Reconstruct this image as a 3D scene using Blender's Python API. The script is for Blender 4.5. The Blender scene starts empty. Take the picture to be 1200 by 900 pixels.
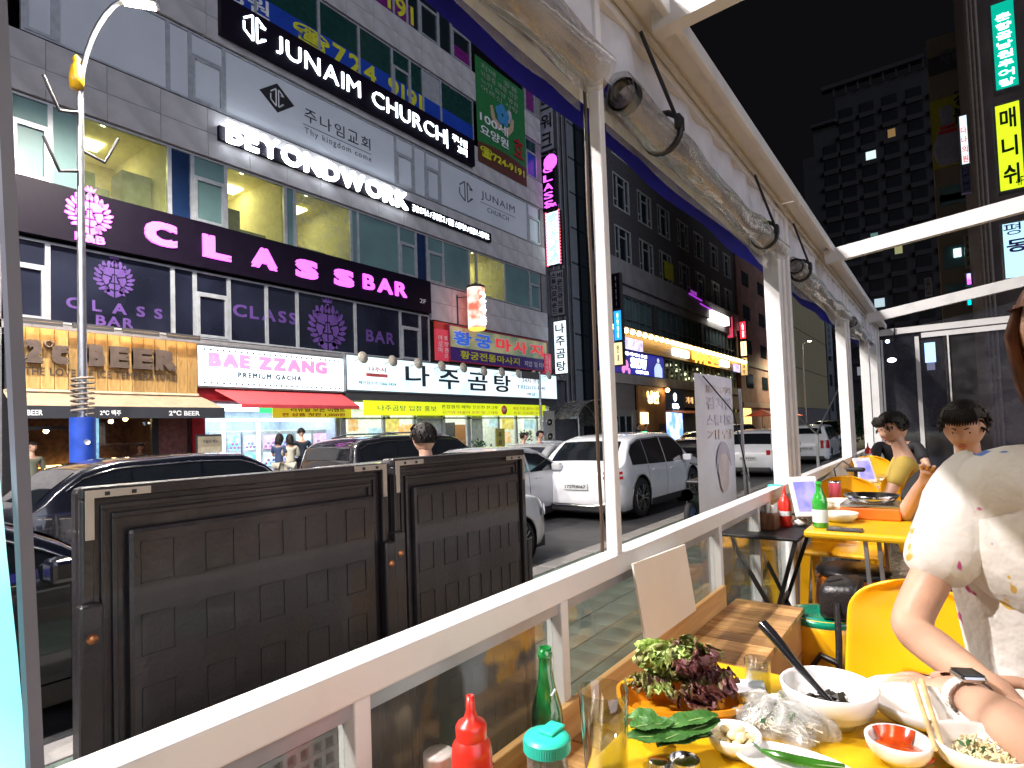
import bpy, bmesh, math, random
import numpy as np
from mathutils import Vector, Matrix
random.seed(7); rng = np.random.RandomState(7)
SC = bpy.context.scene
C = SC.collection
R = math.radians

# ------------------------------------------------------------------ camera
EYE = 1.8                                   # metres above the road
F, CX, CY, HS = 688.0, 600.0, 480.0, 0.035   # measured on the 1200 px wide photograph
def _n(a): return a / np.linalg.norm(a)
_d1 = np.array([510, 8, F]); _d2 = np.array([-930, 8 + HS*1440, F])
_Y = _n(_d1); _U = _n(np.cross(_d1, _d2)); _U = -_U if _U[1] > 0 else _U
_X = np.cross(_Y, _U); _X = -_X if _X[0] < 0 else _X
MW = np.array([_X, _Y, _U])
cam_d = bpy.data.cameras.new('camera'); cam = bpy.data.objects.new('camera', cam_d); C.objects.link(cam)
cam_d.sensor_width = 36; cam_d.lens = F/1200*36; cam_d.shift_y = 30/1200
cam_d.clip_start = 0.03; cam_d.clip_end = 2000
_r = MW @ np.array([1, 0, 0]); _u = MW @ np.array([0, -1, 0]); _b = MW @ np.array([0, 0, -1])
cam.matrix_world = Matrix(((_r[0], _u[0], _b[0], 0), (_r[1], _u[1], _b[1], 0), (_r[2], _u[2], _b[2], EYE), (0, 0, 0, 1)))
SC.camera = cam
SC.view_settings.view_transform = 'Standard'; SC.view_settings.look = 'None'
SC.view_settings.exposure = 0.3; SC.view_settings.gamma = 1.0

# ------------------------------------------------------------------ night sky and its glow, plus an added facade fill
W = bpy.data.worlds.new("World"); SC.world = W; W.use_nodes = True
nt = W.node_tree; bg = nt.nodes['Background']
sky = nt.nodes.new('ShaderNodeTexSky'); sky.sky_type = 'NISHITA'; sky.sun_disc = False
sky.sun_elevation = R(-7); sky.sun_rotation = R(60); sky.altitude = 20; sky.dust_density = 3
mx = nt.nodes.new('ShaderNodeMix'); mx.data_type = 'RGBA'; mx.inputs[0].default_value = 0.985
nt.links.new(sky.outputs[0], mx.inputs[6]); mx.inputs[7].default_value = (0.033, 0.033, 0.042, 1)
nt.links.new(mx.outputs[2], bg.inputs[0]); bg.inputs[1].default_value = 0.10
sun_d = bpy.data.lights.new('facade_fill_sun', 'SUN'); sun_d.energy = 0.95; sun_d.angle = R(45); sun_d.color = (0.80, 0.84, 1.0)  # wide sun added to give the facade an even fill
sun = bpy.data.objects.new('facade_fill_sun', sun_d); C.objects.link(sun)
sun.rotation_euler = Vector((-0.9, 0.3, -0.32)).to_track_quat('-Z', 'Y').to_euler()
sun.location = (0, -10, 30)
try:
    SC.cycles.use_denoising = True; SC.cycles.max_bounces = 8; SC.cycles.transparent_max_bounces = 24
    SC.cycles.sample_clamp_indirect = 6; SC.cycles.caustics_reflective = False; SC.cycles.caustics_refractive = False
except Exception: pass

# ------------------------------------------------------------------ measuring: a photograph pixel onto a real plane
def ray(u, v): return MW @ np.array([(u-CX)/F, (v-CY)/F, 1.0])
def onX(u, v, x): r = ray(u, v); t = x/r[0]; return Vector((x, t*r[1], EYE+t*r[2]))
def onY(u, v, y): r = ray(u, v); t = y/r[1]; return Vector((t*r[0], y, EYE+t*r[2]))
def onZ(u, v, z): r = ray(u, v); t = (z-EYE)/r[2]; return Vector((t*r[0], t*r[1], z))

# ------------------------------------------------------------------ mesh helpers
class MB:
    def __init__(s): s.v = []; s.f = []; s.sm = []; s.mi = []; s.m = None; s.cur = 0
    def _a(s, vs, fs, smooth=False):
        k = len(s.v)
        s.v += [tuple(v) for v in vs]; s.f += [tuple(i+k for i in f) for f in fs]
        s.sm += [smooth]*len(fs); s.mi += [s.cur]*len(fs)
        return s
    def box(s, x0, x1, y0, y1, z0, z1):
        if x0 > x1: x0, x1 = x1, x0
        if y0 > y1: y0, y1 = y1, y0
        if z0 > z1: z0, z1 = z1, z0
        return s._a([(x0,y0,z0),(x1,y0,z0),(x1,y1,z0),(x0,y1,z0),(x0,y0,z1),(x1,y0,z1),(x1,y1,z1),(x0,y1,z1)],
             [(0,3,2,1),(4,5,6,7),(0,1,5,4),(1,2,6,5),(2,3,7,6),(3,0,4,7)])
    def bbox(s, x0, x1, y0, y1, z0, z1, b=0.01):
        bm = bmesh.new(); bmesh.ops.create_cube(bm, size=1)
        for v in bm.verts: v.co = Vector(((x0+x1)/2+v.co.x*abs(x1-x0), (y0+y1)/2+v.co.y*abs(y1-y0), (z0+z1)/2+v.co.z*abs(z1-z0)))
        bmesh.ops.bevel(bm, geom=list(bm.edges), offset=b, segments=2, affect='EDGES', profile=.5)
        return s.frombm(bm)
    def frombm(s, bm, smooth=False):
        bm.verts.index_update()
        s._a([v.co[:] for v in bm.verts], [[v.index for v in f.verts] for f in bm.faces], smooth); bm.free(); return s
    def bar(s, a, b, w, h=None, up=(0,0,1)):
        a = Vector(a); b = Vector(b); h = w if h is None else h; d = (b-a).normalized(); up = Vector(up)
        if abs(d.dot(up)) > .98: up = Vector((1,0,0))
        x = d.cross(up).normalized()*w/2; y = x.cross(d).normalized()*h/2
        return s._a([a-x-y, a+x-y, a+x+y, a-x+y, b-x-y, b+x-y, b+x+y, b-x+y],
             [(0,1,2,3),(7,6,5,4),(0,4,5,1),(1,5,6,2),(2,6,7,3),(3,7,4,0)])
    def tube(s, pts, r, n=8, cap=True, smooth=True):
        pts = [Vector(p) for p in pts]; rs = r if isinstance(r, (list, tuple)) else [r]*len(pts)
        vs = []; px = None
        for i, p in enumerate(pts):
            d = (pts[min(i+1, len(pts)-1)] - pts[max(i-1, 0)]).normalized()
            if px is None:
                px = d.cross(Vector((0,0,1)) if abs(d.z) < .9 else Vector((1,0,0))).normalized()
            else:
                px = (px - d*px.dot(d)).normalized()
            py = d.cross(px)
            for k in range(n):
                a = 2*math.pi*k/n; vs.append(p + (px*math.cos(a)+py*math.sin(a))*rs[i])
        fs = [(i*n+k, i*n+(k+1)%n, (i+1)*n+(k+1)%n, (i+1)*n+k) for i in range(len(pts)-1) for k in range(n)]
        s._a(vs, fs, smooth)
        if cap:
            m = len(pts)-1
            s._a(vs[:n], [tuple(range(n))[::-1]]); s._a(vs[m*n:], [tuple(range(n))])
        return s
    def lathe(s, prof, c=(0,0,0), n=24, smooth=True, cap=False, sx=1, sy=1):
        vs = [(c[0]+r*math.cos(2*math.pi*k/n)*sx, c[1]+r*math.sin(2*math.pi*k/n)*sy, c[2]+z) for r, z in prof for k in range(n)]
        fs = [(i*n+k, i*n+(k+1)%n, (i+1)*n+(k+1)%n, (i+1)*n+k) for i in range(len(prof)-1) for k in range(n)]
        s._a(vs, fs, smooth)
        if cap:
            s._a(vs[:n], [tuple(range(n))[::-1]]); s._a(vs[-n:], [tuple(range(n))])
        return s
    def grid(s, fn, nu, nv, smooth=True, closeu=False):
        vs = [fn(i/(nu if closeu else nu-1), j/(nv-1)) for j in range(nv) for i in range(nu)]
        q = nu if closeu else nu-1
        fs = [(j*nu+i, j*nu+(i+1)%nu, (j+1)*nu+(i+1)%nu, (j+1)*nu+i) for j in range(nv-1) for i in range(q)]
        return s._a(vs, fs, smooth)
    def poly(s, pts, d=None):
        """polygon, extruded by vector d when given"""
        n = len(pts); pts = [Vector(p) for p in pts]
        if d is None: return s._a(pts, [tuple(range(n))])
        d = Vector(d); vs = pts + [p+d for p in pts]
        nrm = Vector((0,0,0))
        for i in range(n): nrm += pts[i].cross(pts[(i+1) % n])
        fs = [tuple(range(n)), tuple(range(n, 2*n))[::-1]] + [(i, i+n, (i+1)%n+n, (i+1)%n) for i in range(n)]
        if nrm.dot(d) > 0: fs = [f[::-1] for f in fs]
        return s._a(vs, fs)
    def ico(s, c, r, sub=1, sc=(1,1,1)):
        bm = bmesh.new(); bmesh.ops.create_icosphere(bm, subdivisions=sub, radius=1)
        for v in bm.verts: v.co = Vector((c[0]+v.co.x*r*sc[0], c[1]+v.co.y*r*sc[1], c[2]+v.co.z*r*sc[2]))
        return s.frombm(bm, True)
    def xf(s, mt, start=0):
        s.v[start:] = [tuple(mt @ Vector(v)) for v in s.v[start:]]; return s
    def mesh(s, name, mats):
        me = bpy.data.meshes.new(name); me.from_pydata(s.v, [], s.f); me.update()
        mats = mats if isinstance(mats, (list, tuple)) else [mats]
        for m in mats: me.materials.append(m)
        me.polygons.foreach_set('use_smooth', s.sm)
        if len(mats) > 1: me.polygons.foreach_set('material_index', s.mi)
        return me
    def build(s, name, mats, parent=None):
        return link(name, s.mesh(name, mats), parent)
def link(name, me, parent=None, loc=None):
    o = bpy.data.objects.new(name, me); C.objects.link(o)
    if parent is not None:
        o.parent = parent
        w = pworld(parent); o.matrix_parent_inverse = w.inverted()
        if loc is not None: o.location = loc
    elif loc is not None: o.location = loc
    return o
def pworld(o):
    m = o.matrix_basis.copy()
    if o.parent: m = pworld(o.parent) @ o.matrix_parent_inverse @ m
    return m
def tag(o, label=None, cat=None, group=None, kind=None):
    if label: o['label'] = label
    if cat: o['category'] = cat
    if group: o['group'] = group
    if kind: o['kind'] = kind
    return o
def thing(name, loc, label, cat, group=None, rz=0):
    o = bpy.data.objects.new(name, None); C.objects.link(o); o.location = loc; o.rotation_euler = (0, 0, rz)
    o.empty_display_size = .1
    return tag(o, label, cat, group)
def solo(mb, name, m, label, cat, group=None):
    """a thing that is one mesh: origin moved to its base"""
    vs = np.array(mb.v); c = Vector(((vs[:,0].min()+vs[:,0].max())/2, (vs[:,1].min()+vs[:,1].max())/2, vs[:,2].min()))
    mb.v = [tuple(Vector(v)-c) for v in mb.v]
    o = mb.build(name, m); o.location = c
    return tag(o, label, cat, group)
def struct(mb, name, m): return tag(mb.build(name, m), kind='structure')
def local(mb, name, m, parent):
    """part whose vertices are already in the parent's own frame"""
    o = bpy.data.objects.new(name, mb.mesh(name, m)); C.objects.link(o); o.parent = parent; return o
def copy_tree(o, parent=None):
    c = o.copy(); C.objects.link(c)
    if parent is not None: c.parent = parent
    for ch in [k for k in bpy.data.objects if k.parent == o]: copy_tree(ch, c)
    return c
def smoothsub(o, lv=1):
    m = o.modifiers.new('subd', 'SUBSURF'); m.levels = lv; m.render_levels = lv; return o

# ------------------------------------------------------------------ lettering
_gc = {}
_tcu = bpy.data.curves.new('t', 'FONT'); _tcu.size = 1; _tcu.extrude = .02; _tcu.resolution_u = 3
_tc = (_tcu, bpy.data.objects.new('t', _tcu))
def glyphs(s, bold=0.0, spacing=1.0):
    key = (s, bold, spacing)
    if key not in _gc:
        cu = _tc[0]; cu.body = s; cu.space_character = spacing
        me = bpy.data.meshes.new_from_object(_tc[1])
        v = np.array([x.co[:] for x in me.vertices]) if len(me.vertices) else np.zeros((1, 3))
        f = [tuple(p.vertices) for p in me.polygons]
        bpy.data.meshes.remove(me)
        if bold > .012 and len(f):     # heavier strokes: slightly shifted copies, each a hair lower than the last
            vs, fs, n0 = [v], list(f), len(v)
            for q, (dx, dy) in enumerate(((-1,-1),(1,-1),(-1,1),(1,1))):
                w = v.copy(); w[:,0] += dx*bold*.85; w[:,1] += dy*bold*.85; w[:,2] = w[:,2]*(1-.03*(q+1)); vs.append(w)
                fs += [tuple(i+n0*(q+1) for i in g) for g in f]
            v, f = np.concatenate(vs), fs
        _gc[key] = (v, f)
    return _gc[key]
def text(s, o, ux, uz, w, h, d, name, m, parent, bold=0.0, spacing=1.0, shear=0.0, arc=None):
    """lettering fitted into w x h; o is its lower left corner, ux/uz the reading and up directions, d its depth"""
    v, f = glyphs(s, bold, spacing)
    lo = v.min(0); hi = v.max(0); sp = np.maximum(hi-lo, 1e-6); q = (v-lo)/sp
    o = Vector(o); ux = Vector(ux).normalized(); uz = Vector(uz).normalized(); n = ux.cross(uz)
    mb = MB()
    vs = [o + ux*(a*w + shear*b*h) + uz*(b*h) + n*(c*d) for a, b, c in q]
    mb._a(vs, f)
    return mb.build(name, m, parent)
def letters(s, o, ux, uz, w, h, d, m, parent, bold=0.0, gap=.14, name='letter', heights=None):
    """channel letters, each an object of its own, filling w x h"""
    ws = []
    for ch in s:
        if ch == ' ': ws.append(.3); continue
        v, f = glyphs(ch, bold); ws.append(v[:,0].max()-v[:,0].min())
    tot = sum(ws)+gap*(len(s)-1); k = w/tot; x = 0
    for i, ch in enumerate(s):
        if ch != ' ':
            hh = h*(heights[i] if heights else 1)
            text(ch, Vector(o)+Vector(ux).normalized()*x*k, ux, uz, ws[i]*k, hh, d, name, m, parent, bold)
        x += ws[i]+gap

# ------------------------------------------------------------------ materials
def _mat(name):
    m = bpy.data.materials.new(name); m.use_nodes = True
    return m, m.node_tree, m.node_tree.nodes['Principled BSDF']
def _coord(nt, scale, space='Object', stretch=(1,1,1)):
    tc = nt.nodes.new('ShaderNodeTexCoord'); mp = nt.nodes.new('ShaderNodeMapping')
    mp.inputs['Scale'].default_value = [scale*k for k in stretch]; nt.links.new(tc.outputs[space], mp.inputs[0]); return mp.outputs[0]
def pm(name, col, rough=.6, metal=0.0, var=.12, scale=6, bump=0.0, bscale=60, stretch=(1,1,1), spec=.5, coat=0, col2=None, rvar=.1, sss=0, detail=5, thr=None):
    m, nt, b = _mat(name); L = nt.links
    co = _coord(nt, scale, stretch=stretch)
    nz = nt.nodes.new('ShaderNodeTexNoise'); nz.inputs['Scale'].default_value = 1; nz.inputs['Detail'].default_value = detail; L.new(co, nz.inputs[0])
    rp = nt.nodes.new('ShaderNodeValToRGB')
    c2 = col2 if col2 else tuple(min(1, c*(1+var)) for c in col)
    c1 = col if col2 else tuple(c*(1-var) for c in col)
    t0, t1 = thr if thr else (.35, .65)
    rp.color_ramp.elements[0].position = t0; rp.color_ramp.elements[1].position = t1
    rp.color_ramp.elements[0].color = (*c1, 1); rp.color_ramp.elements[1].color = (*c2, 1)
    L.new(nz.outputs[0], rp.inputs[0]); L.new(rp.outputs[0], b.inputs['Base Color'])
    mr = nt.nodes.new('ShaderNodeMapRange'); mr.inputs[3].default_value = max(0, rough-rvar); mr.inputs[4].default_value = min(1, rough+rvar)
    L.new(nz.outputs[0], mr.inputs[0]); L.new(mr.outputs[0], b.inputs['Roughness'])
    b.inputs['Metallic'].default_value = metal; b.inputs['Specular IOR Level'].default_value = spec; b.inputs['Coat Weight'].default_value = coat
    b.inputs['Coat Roughness'].default_value = .05
    if sss: b.inputs['Subsurface Weight'].default_value = sss; b.inputs['Subsurface Scale'].default_value = .01; b.inputs['Subsurface Radius'].default_value = (1, .4, .2)
    if bump:
        co2 = _coord(nt, bscale, stretch=stretch); n2 = nt.nodes.new('ShaderNodeTexNoise'); n2.inputs['Scale'].default_value = 1; n2.inputs['Detail'].default_value = 4
        L.new(co2, n2.inputs[0]); bp = nt.nodes.new('ShaderNodeBump'); bp.inputs['Strength'].default_value = bump; bp.inputs['Distance'].default_value = .01
        L.new(n2.outputs[0], bp.inputs['Height']); L.new(bp.outputs[0], b.inputs['Normal'])
    return m
def em(name, col, strength, col2=None, scale=3, base=None):
    m, nt, b = _mat(name)
    b.inputs['Base Color'].default_value = (*(base or tuple(min(.8, c) for c in col)), 1); b.inputs['Roughness'].default_value = .5
    b.inputs['Emission Strength'].default_value = strength; b.inputs['Emission Color'].default_value = (*col, 1)
    if col2:
        co = _coord(nt, scale); nz = nt.nodes.new('ShaderNodeTexNoise'); nz.inputs['Scale'].default_value = 1; nt.links.new(co, nz.inputs[0])
        rp = nt.nodes.new('ShaderNodeValToRGB'); rp.color_ramp.elements[0].color = (*col, 1); rp.color_ramp.elements[1].color = (*col2, 1)
        rp.color_ramp.elements[0].position = .38; rp.color_ramp.elements[1].position = .62
        nt.links.new(nz.outputs[0], rp.inputs[0]); nt.links.new(rp.outputs[0], b.inputs['Emission Color'])
    return m
def pane(name, tint=(1,1,1), refl=.08, rough=.02, ior=1.45, dust=0.0, alpha=1.0, bump=0):
    """thin clear sheet: mostly see-through, mirror-like at grazing angles"""
    m = bpy.data.materials.new(name); m.use_nodes = True; nt = m.node_tree; nt.nodes.clear(); L = nt.links
    out = nt.nodes.new('ShaderNodeOutputMaterial'); tr = nt.nodes.new('ShaderNodeBsdfTransparent'); tr.inputs[0].default_value = (*tint, 1)
    gl = nt.nodes.new('ShaderNodeBsdfGlossy'); gl.inputs['Roughness'].default_value = rough
    fr = nt.nodes.new('ShaderNodeLayerWeight'); fr.inputs[0].default_value = .5
    pw_ = nt.nodes.new('ShaderNodeMath'); pw_.operation = 'POWER'; pw_.inputs[1].default_value = 3.6; L.new(fr.outputs['Facing'], pw_.inputs[0])
    ad = nt.nodes.new('ShaderNodeMath'); ad.operation = 'MULTIPLY_ADD'; ad.use_clamp = True; ad.inputs[1].default_value = min(1, (ior-1)*2); ad.inputs[2].default_value = refl; L.new(pw_.outputs[0], ad.inputs[0])
    mx = nt.nodes.new('ShaderNodeMixShader'); L.new(ad.outputs[0], mx.inputs[0]); L.new(tr.outputs[0], mx.inputs[1]); L.new(gl.outputs[0], mx.inputs[2])
    last = mx
    if bump:
        co = _coord(nt, 9); nz = nt.nodes.new('ShaderNodeTexNoise'); nz.inputs['Scale'].default_value = 1; L.new(co, nz.inputs[0])
        bp = nt.nodes.new('ShaderNodeBump'); bp.inputs['Strength'].default_value = bump; bp.inputs['Distance'].default_value = .03
        L.new(nz.outputs[0], bp.inputs['Height']); L.new(bp.outputs[0], gl.inputs['Normal']); L.new(bp.outputs[0], fr.inputs['Normal'])
    if dust or alpha < 1:
        df = nt.nodes.new('ShaderNodeBsdfDiffuse'); df.inputs[0].default_value = (.6, .6, .58, 1)
        m2 = nt.nodes.new('ShaderNodeMixShader'); co = _coord(nt, 5); nz = nt.nodes.new('ShaderNodeTexNoise'); nz.inputs['Detail'].default_value = 6
        nz.inputs['Scale'].default_value = 1; L.new(co, nz.inputs[0]); mr = nt.nodes.new('ShaderNodeMapRange')
        mr.inputs[1].default_value = .3; mr.inputs[2].default_value = .8; mr.inputs[3].default_value = dust*.3; mr.inputs[4].default_value = dust*1.4
        L.new(nz.outputs[0], mr.inputs[0]); L.new(mr.outputs[0], m2.inputs[0]); L.new(mx.outputs[0], m2.inputs[1]); L.new(df.outputs[0], m2.inputs[2]); last = m2
    L.new(last.outputs[0], out.inputs[0])
    return m
def glass(name, col=(1,1,1), rough=0.0, ior=1.45):
    m, nt, b = _mat(name); b.inputs['Base Color'].default_value = (*col, 1); b.inputs['Roughness'].default_value = rough
    b.inputs['Transmission Weight'].default_value = 1; b.inputs['IOR'].default_value = ior; return m
def wood(name, c1, c2, stretch=(1, 14, 14), scale=2.2, rough=.45, bump=.25):
    m, nt, b = _mat(name); L = nt.links
    co = _coord(nt, scale, stretch=stretch); nz = nt.nodes.new('ShaderNodeTexNoise'); nz.inputs['Scale'].default_value = 1; nz.inputs['Detail'].default_value = 8; nz.inputs['Distortion'].default_value = 1.2
    L.new(co, nz.inputs[0]); rp = nt.nodes.new('ShaderNodeValToRGB'); rp.color_ramp.elements[0].color = (*c1, 1); rp.color_ramp.elements[1].color = (*c2, 1)
    rp.color_ramp.elements[0].position = .3; rp.color_ramp.elements[1].position = .68
    L.new(nz.outputs[0], rp.inputs[0])
    oi = nt.nodes.new('ShaderNodeObjectInfo'); mr = nt.nodes.new('ShaderNodeMapRange'); mr.inputs[3].default_value = .72; mr.inputs[4].default_value = 1.25; L.new(oi.outputs['Random'], mr.inputs[0])
    hs = nt.nodes.new('ShaderNodeHueSaturation'); L.new(rp.outputs[0], hs.inputs['Color']); L.new(mr.outputs[0], hs.inputs['Value'])
    L.new(hs.outputs[0], b.inputs['Base Color']); b.inputs['Roughness'].default_value = rough
    bp = nt.nodes.new('ShaderNodeBump'); bp.inputs['Strength'].default_value = bump; bp.inputs['Distance'].default_value = .004; L.new(nz.outputs[0], bp.inputs['Height']); L.new(bp.outputs[0], b.inputs['Normal'])
    return m
K = {}
K['stone'] = pm('grey_stone', (.44,.425,.44), .7, var=.14, scale=1.6, bump=.3, bscale=30, stretch=(1,1,1))
K['stoned'] = pm('stone_joint', (.22,.21,.22), .8)
K['frame'] = pm('aluminium_frame', (.42,.44,.48), .4, .3)
K['framed'] = pm('dark_frame', (.05,.055,.07), .4)
K['teal'] = pm('teal_film_glass', (.12,.21,.22), .15, var=.2, scale=.8, spec=.8)
K['navy'] = pm('navy_panel', (.012,.03,.09), .25, var=.2, scale=1)
K['ink'] = pm('black_film_glass', (.012,.014,.028), .22, var=.3, scale=.8)
K['black'] = pm('black', (.012,.012,.014), .5)
K['sblack'] = pm('sign_black', (.007,.004,.012), .5, spec=.12)
K['dark'] = pm('dark_grey', (.05,.05,.055), .6)
K['darkglass'] = pm('dark_glass', (.012,.02,.024), .08, spec=.9)
K['white'] = pm('white_paint', (.72,.72,.74), .45, var=.04)
K['whitefilm'] = pm('white_film_panel', (.60,.63,.69), .4, var=.05, scale=.5)
K['metal'] = pm('galvanised', (.45,.46,.48), .32, .85, var=.1)
K['steel'] = pm('stainless', (.6,.6,.6), .2, 1)
K['clear'] = pane('clear_glass')
K['led'] = em('white_led', (.85,.95,1), 7)
K['ledsoft'] = em('white_letter_led', (.80,.90,1), 4)
K['pink'] = em('magenta_led', (.86,.13,1), 1.35)
K['warm'] = em('warm_bulb', (1,.62,.25), 30)
K['red'] = pm('red_paint', (.55,.03,.02), .4)
K['yellow'] = pm('yellow_paint', (.75,.5,.02), .4)
K['rubber'] = pm('rubber', (.012,.012,.013), .7, bump=.2)
UY = (0,1,0); UZ = (0,0,1); UX = (1,0,0)
# ================================================================== ground
FX = -16.0                                   # the facade line across the street
def asphalt():
    m = pm('asphalt', (.035,.035,.04), .45, var=.25, scale=3, bump=.5, bscale=120, col2=(.06,.058,.06), rvar=.18); return m
struct(MB().box(-600, 600, -300, 900, -.5, -.03), 'ground', pm('far_ground', (.04,.04,.04), .9))
mb = MB(); mb.grid(lambda a, b: (-13.0+a*8.9, -25+b*265, 0), 12, 60, False); struct(mb, 'road', asphalt())
# near pavement: kerb stones and greenish paving slabs
pave = struct(MB().box(-3.86, 12, -25, 240, -.02, .136), 'near_pavement', pm('pavement_base', (.07,.075,.07), .9))
kst = MB().bbox(-.13, .13, -.49, .49, -.06, .15, .012).mesh('kerb_stone', pm('kerb_granite', (.20,.19,.18), .7, bump=.3))
for i in range(52): link('kerb_stone', kst, pave, None).location = (-4.0, -3.5+i, 0)
gslab = pm('green_paving', (.075,.105,.085), .75, var=.35, scale=3, bump=.4, bscale=70)
sl = MB().bbox(-.145, .145, -.145, .145, 0, .012, .004).mesh('paving_slab', gslab)
n = 0
for j in range(46):
    for i in range(6):
        y = -.5+j*.3
        x = -3.7+i*.3
        link('paving_slab', sl, pave).location = (x, y, .137+random.uniform(0, .002)); n += 1
rest = MB()
for j in range(46):
    for i in range(4):
        x, y = -1.9+i*.3, -.5+j*.3; rest.box(x-.145, x+.145, y-.145, y+.145, .137, .149)
for j in range(60):
    for i in range(10):
        x, y = -3.7+i*.3, 13.3+j*.3; rest.box(x-.145, x+.145, y-.145, y+.145, .137, .149)
tag(rest.build('paving_field', gslab, pave), kind='stuff')
yl = MB().box(-4.42, -4.32, -25, 120, .002, .006); struct(yl, 'yellow_road_line', pm('worn_yellow_line', (.42,.30,.06), .7, var=.3, scale=9))
struct(MB().box(-8.6, -8.45, -25, 120, .002, .006), 'centre_road_line', pm('worn_yellow_line_b', (.42,.30,.06), .7, var=.3, scale=9))
fp = struct(MB().box(FX-4, -12.95, -25, 240, -.02, .28), 'far_pavement', pm('far_paving', (.14,.13,.125), .8, bump=.3, scale=4))
fk = MB()
for i in range(60): fk.bbox(-12.98, -12.8, -6+i, -5.02+i, -.06, .15, .012)
tag(fk.build('kerb_row', pm('kerb_granite_b', (.22,.21,.20), .7, bump=.3), fp), kind='stuff')
# the terrace under the tent: a gravel bed on a raised base
gr = pm('gravel_bed', (.16,.12,.08), .9, var=.5, scale=40, bump=.9, bscale=90, col2=(.34,.27,.2))
struct(MB().box(-.86, 6, -4, 12, .14, .565), 'terrace', gr)
peb = MB()
for k in range(2600):
    y = random.uniform(1.6, 7.5); x = random.uniform(-.72, 1.2)
    r = random.uniform(.006, .016); a = random.random()*3
    c = (x, y, .566); p = []
    for q in range(5):
        t = a+q*1.257; p.append((x+r*math.cos(t)*random.uniform(.8,1.2), y+r*math.sin(t)*random.uniform(.8,1.2), .565))
    kk = len(peb.v); peb.v += p+[(x, y, .565+r*.7)]; 
    for q in range(5): peb.f.append((kk+q, kk+(q+1)%5, kk+5)); peb.sm.append(True); peb.mi.append(0)
tag(peb.build('gravel', pm('pebbles', (.2,.15,.1), .8, col2=(.5,.42,.33), scale=60)), 'loose tan gravel covering the floor of the tent', 'gravel', kind='stuff')
# ================================================================== the commercial building across the street
def yu(u, z, x=FX):
    """y of the point on plane x, at height z, seen in photograph column u"""
    a = (u-CX)/F; zz = z-EYE
    return (a*(MW[0,2]*x+MW[2,2]*zz) - (MW[0,0]*x+MW[2,0]*zz)) / (MW[1,0]-a*MW[1,2])
ROOMX = FX-3.6
cb = thing('commercial_building', (FX-.5, 14, .28), 'grey stone commercial building with lit signs across the street, nearest of the row', 'building')
Y0, Y1 = 2.2, 24.9
m = MB()
m.box(FX-12, FX-.16, Y0-.3, Y0, .28, 26); m.box(FX-12, FX-.16, Y1, Y1+.05, .28, 26)         # end walls
m.box(FX-12, ROOMX, Y0, Y1, .28, 26)
for z in (4.5, 7.73, 11.05, 14.38, 17.7, 21.0, 24.3): m.box(ROOMX, FX-.17, Y0, Y1, z-.22, z-.02)
for (a, b) in ((9.66, 11.05), (13.07, 14.38), (16.4, 17.7), (19.75, 21.0), (23.2, 26)): m.box(FX-.17, FX-.05, Y0-.3, Y1+.05, a, b)
m.box(FX-.17, FX-.05, 16.5, Y1, 6.3, 7.72)
m.box(FX-.17, FX-.05, Y0-.3, 3.55, .28, 9.66); m.box(FX-.17, FX-.05, Y0-.3, 3.55, 11.05, 13.07); m.box(FX-.17, FX-.05, Y0-.3, 3.55, 14.38, 16.4)
m.box(FX-.17, FX-.05, 24.55, Y1+.05, 4.5, 23)
m.box(FX-.17, FX-.05, Y0-.3, Y1+.05, 4.40, 4.58)
m.build('wall', K['stoned'], cb)
pc = {}
def clad(y0, y1, z0, z1, rows=2, w=1.24):
    n = max(1, round((y1-y0)/w)); w = (y1-y0)/n; h = (z1-z0)/rows
    key = (round(w, 3), round(h, 3))
    if key not in pc: pc[key] = MB().bbox(-.03, .03, -w/2+.004, w/2-.004, -h/2+.004, h/2-.004, .005).mesh('cladding_panel', K['stone'])
    for r in range(rows):
        for i in range(n):
            o = link('cladding_panel', pc[key], cb); o.location = (FX-.02+random.uniform(-.003,.003), y0+(i+.5)*w, z0+(r+.5)*h)
clad(Y0-.3, Y1, 9.67, 11.04); clad(Y0-.3, Y1, 13.08, 14.37); clad(Y0-.3, Y1, 16.41, 17.69); clad(Y0-.3, Y1, 19.76, 20.98)
clad(16.55, Y1, 6.3, 7.71); clad(Y0-.3, 3.52, 4.6, 9.64, 6); clad(Y0-.3, 3.52, 11.06, 13.06, 2); clad(Y0-.3, 3.52, 14.4, 16.4, 2)

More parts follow.
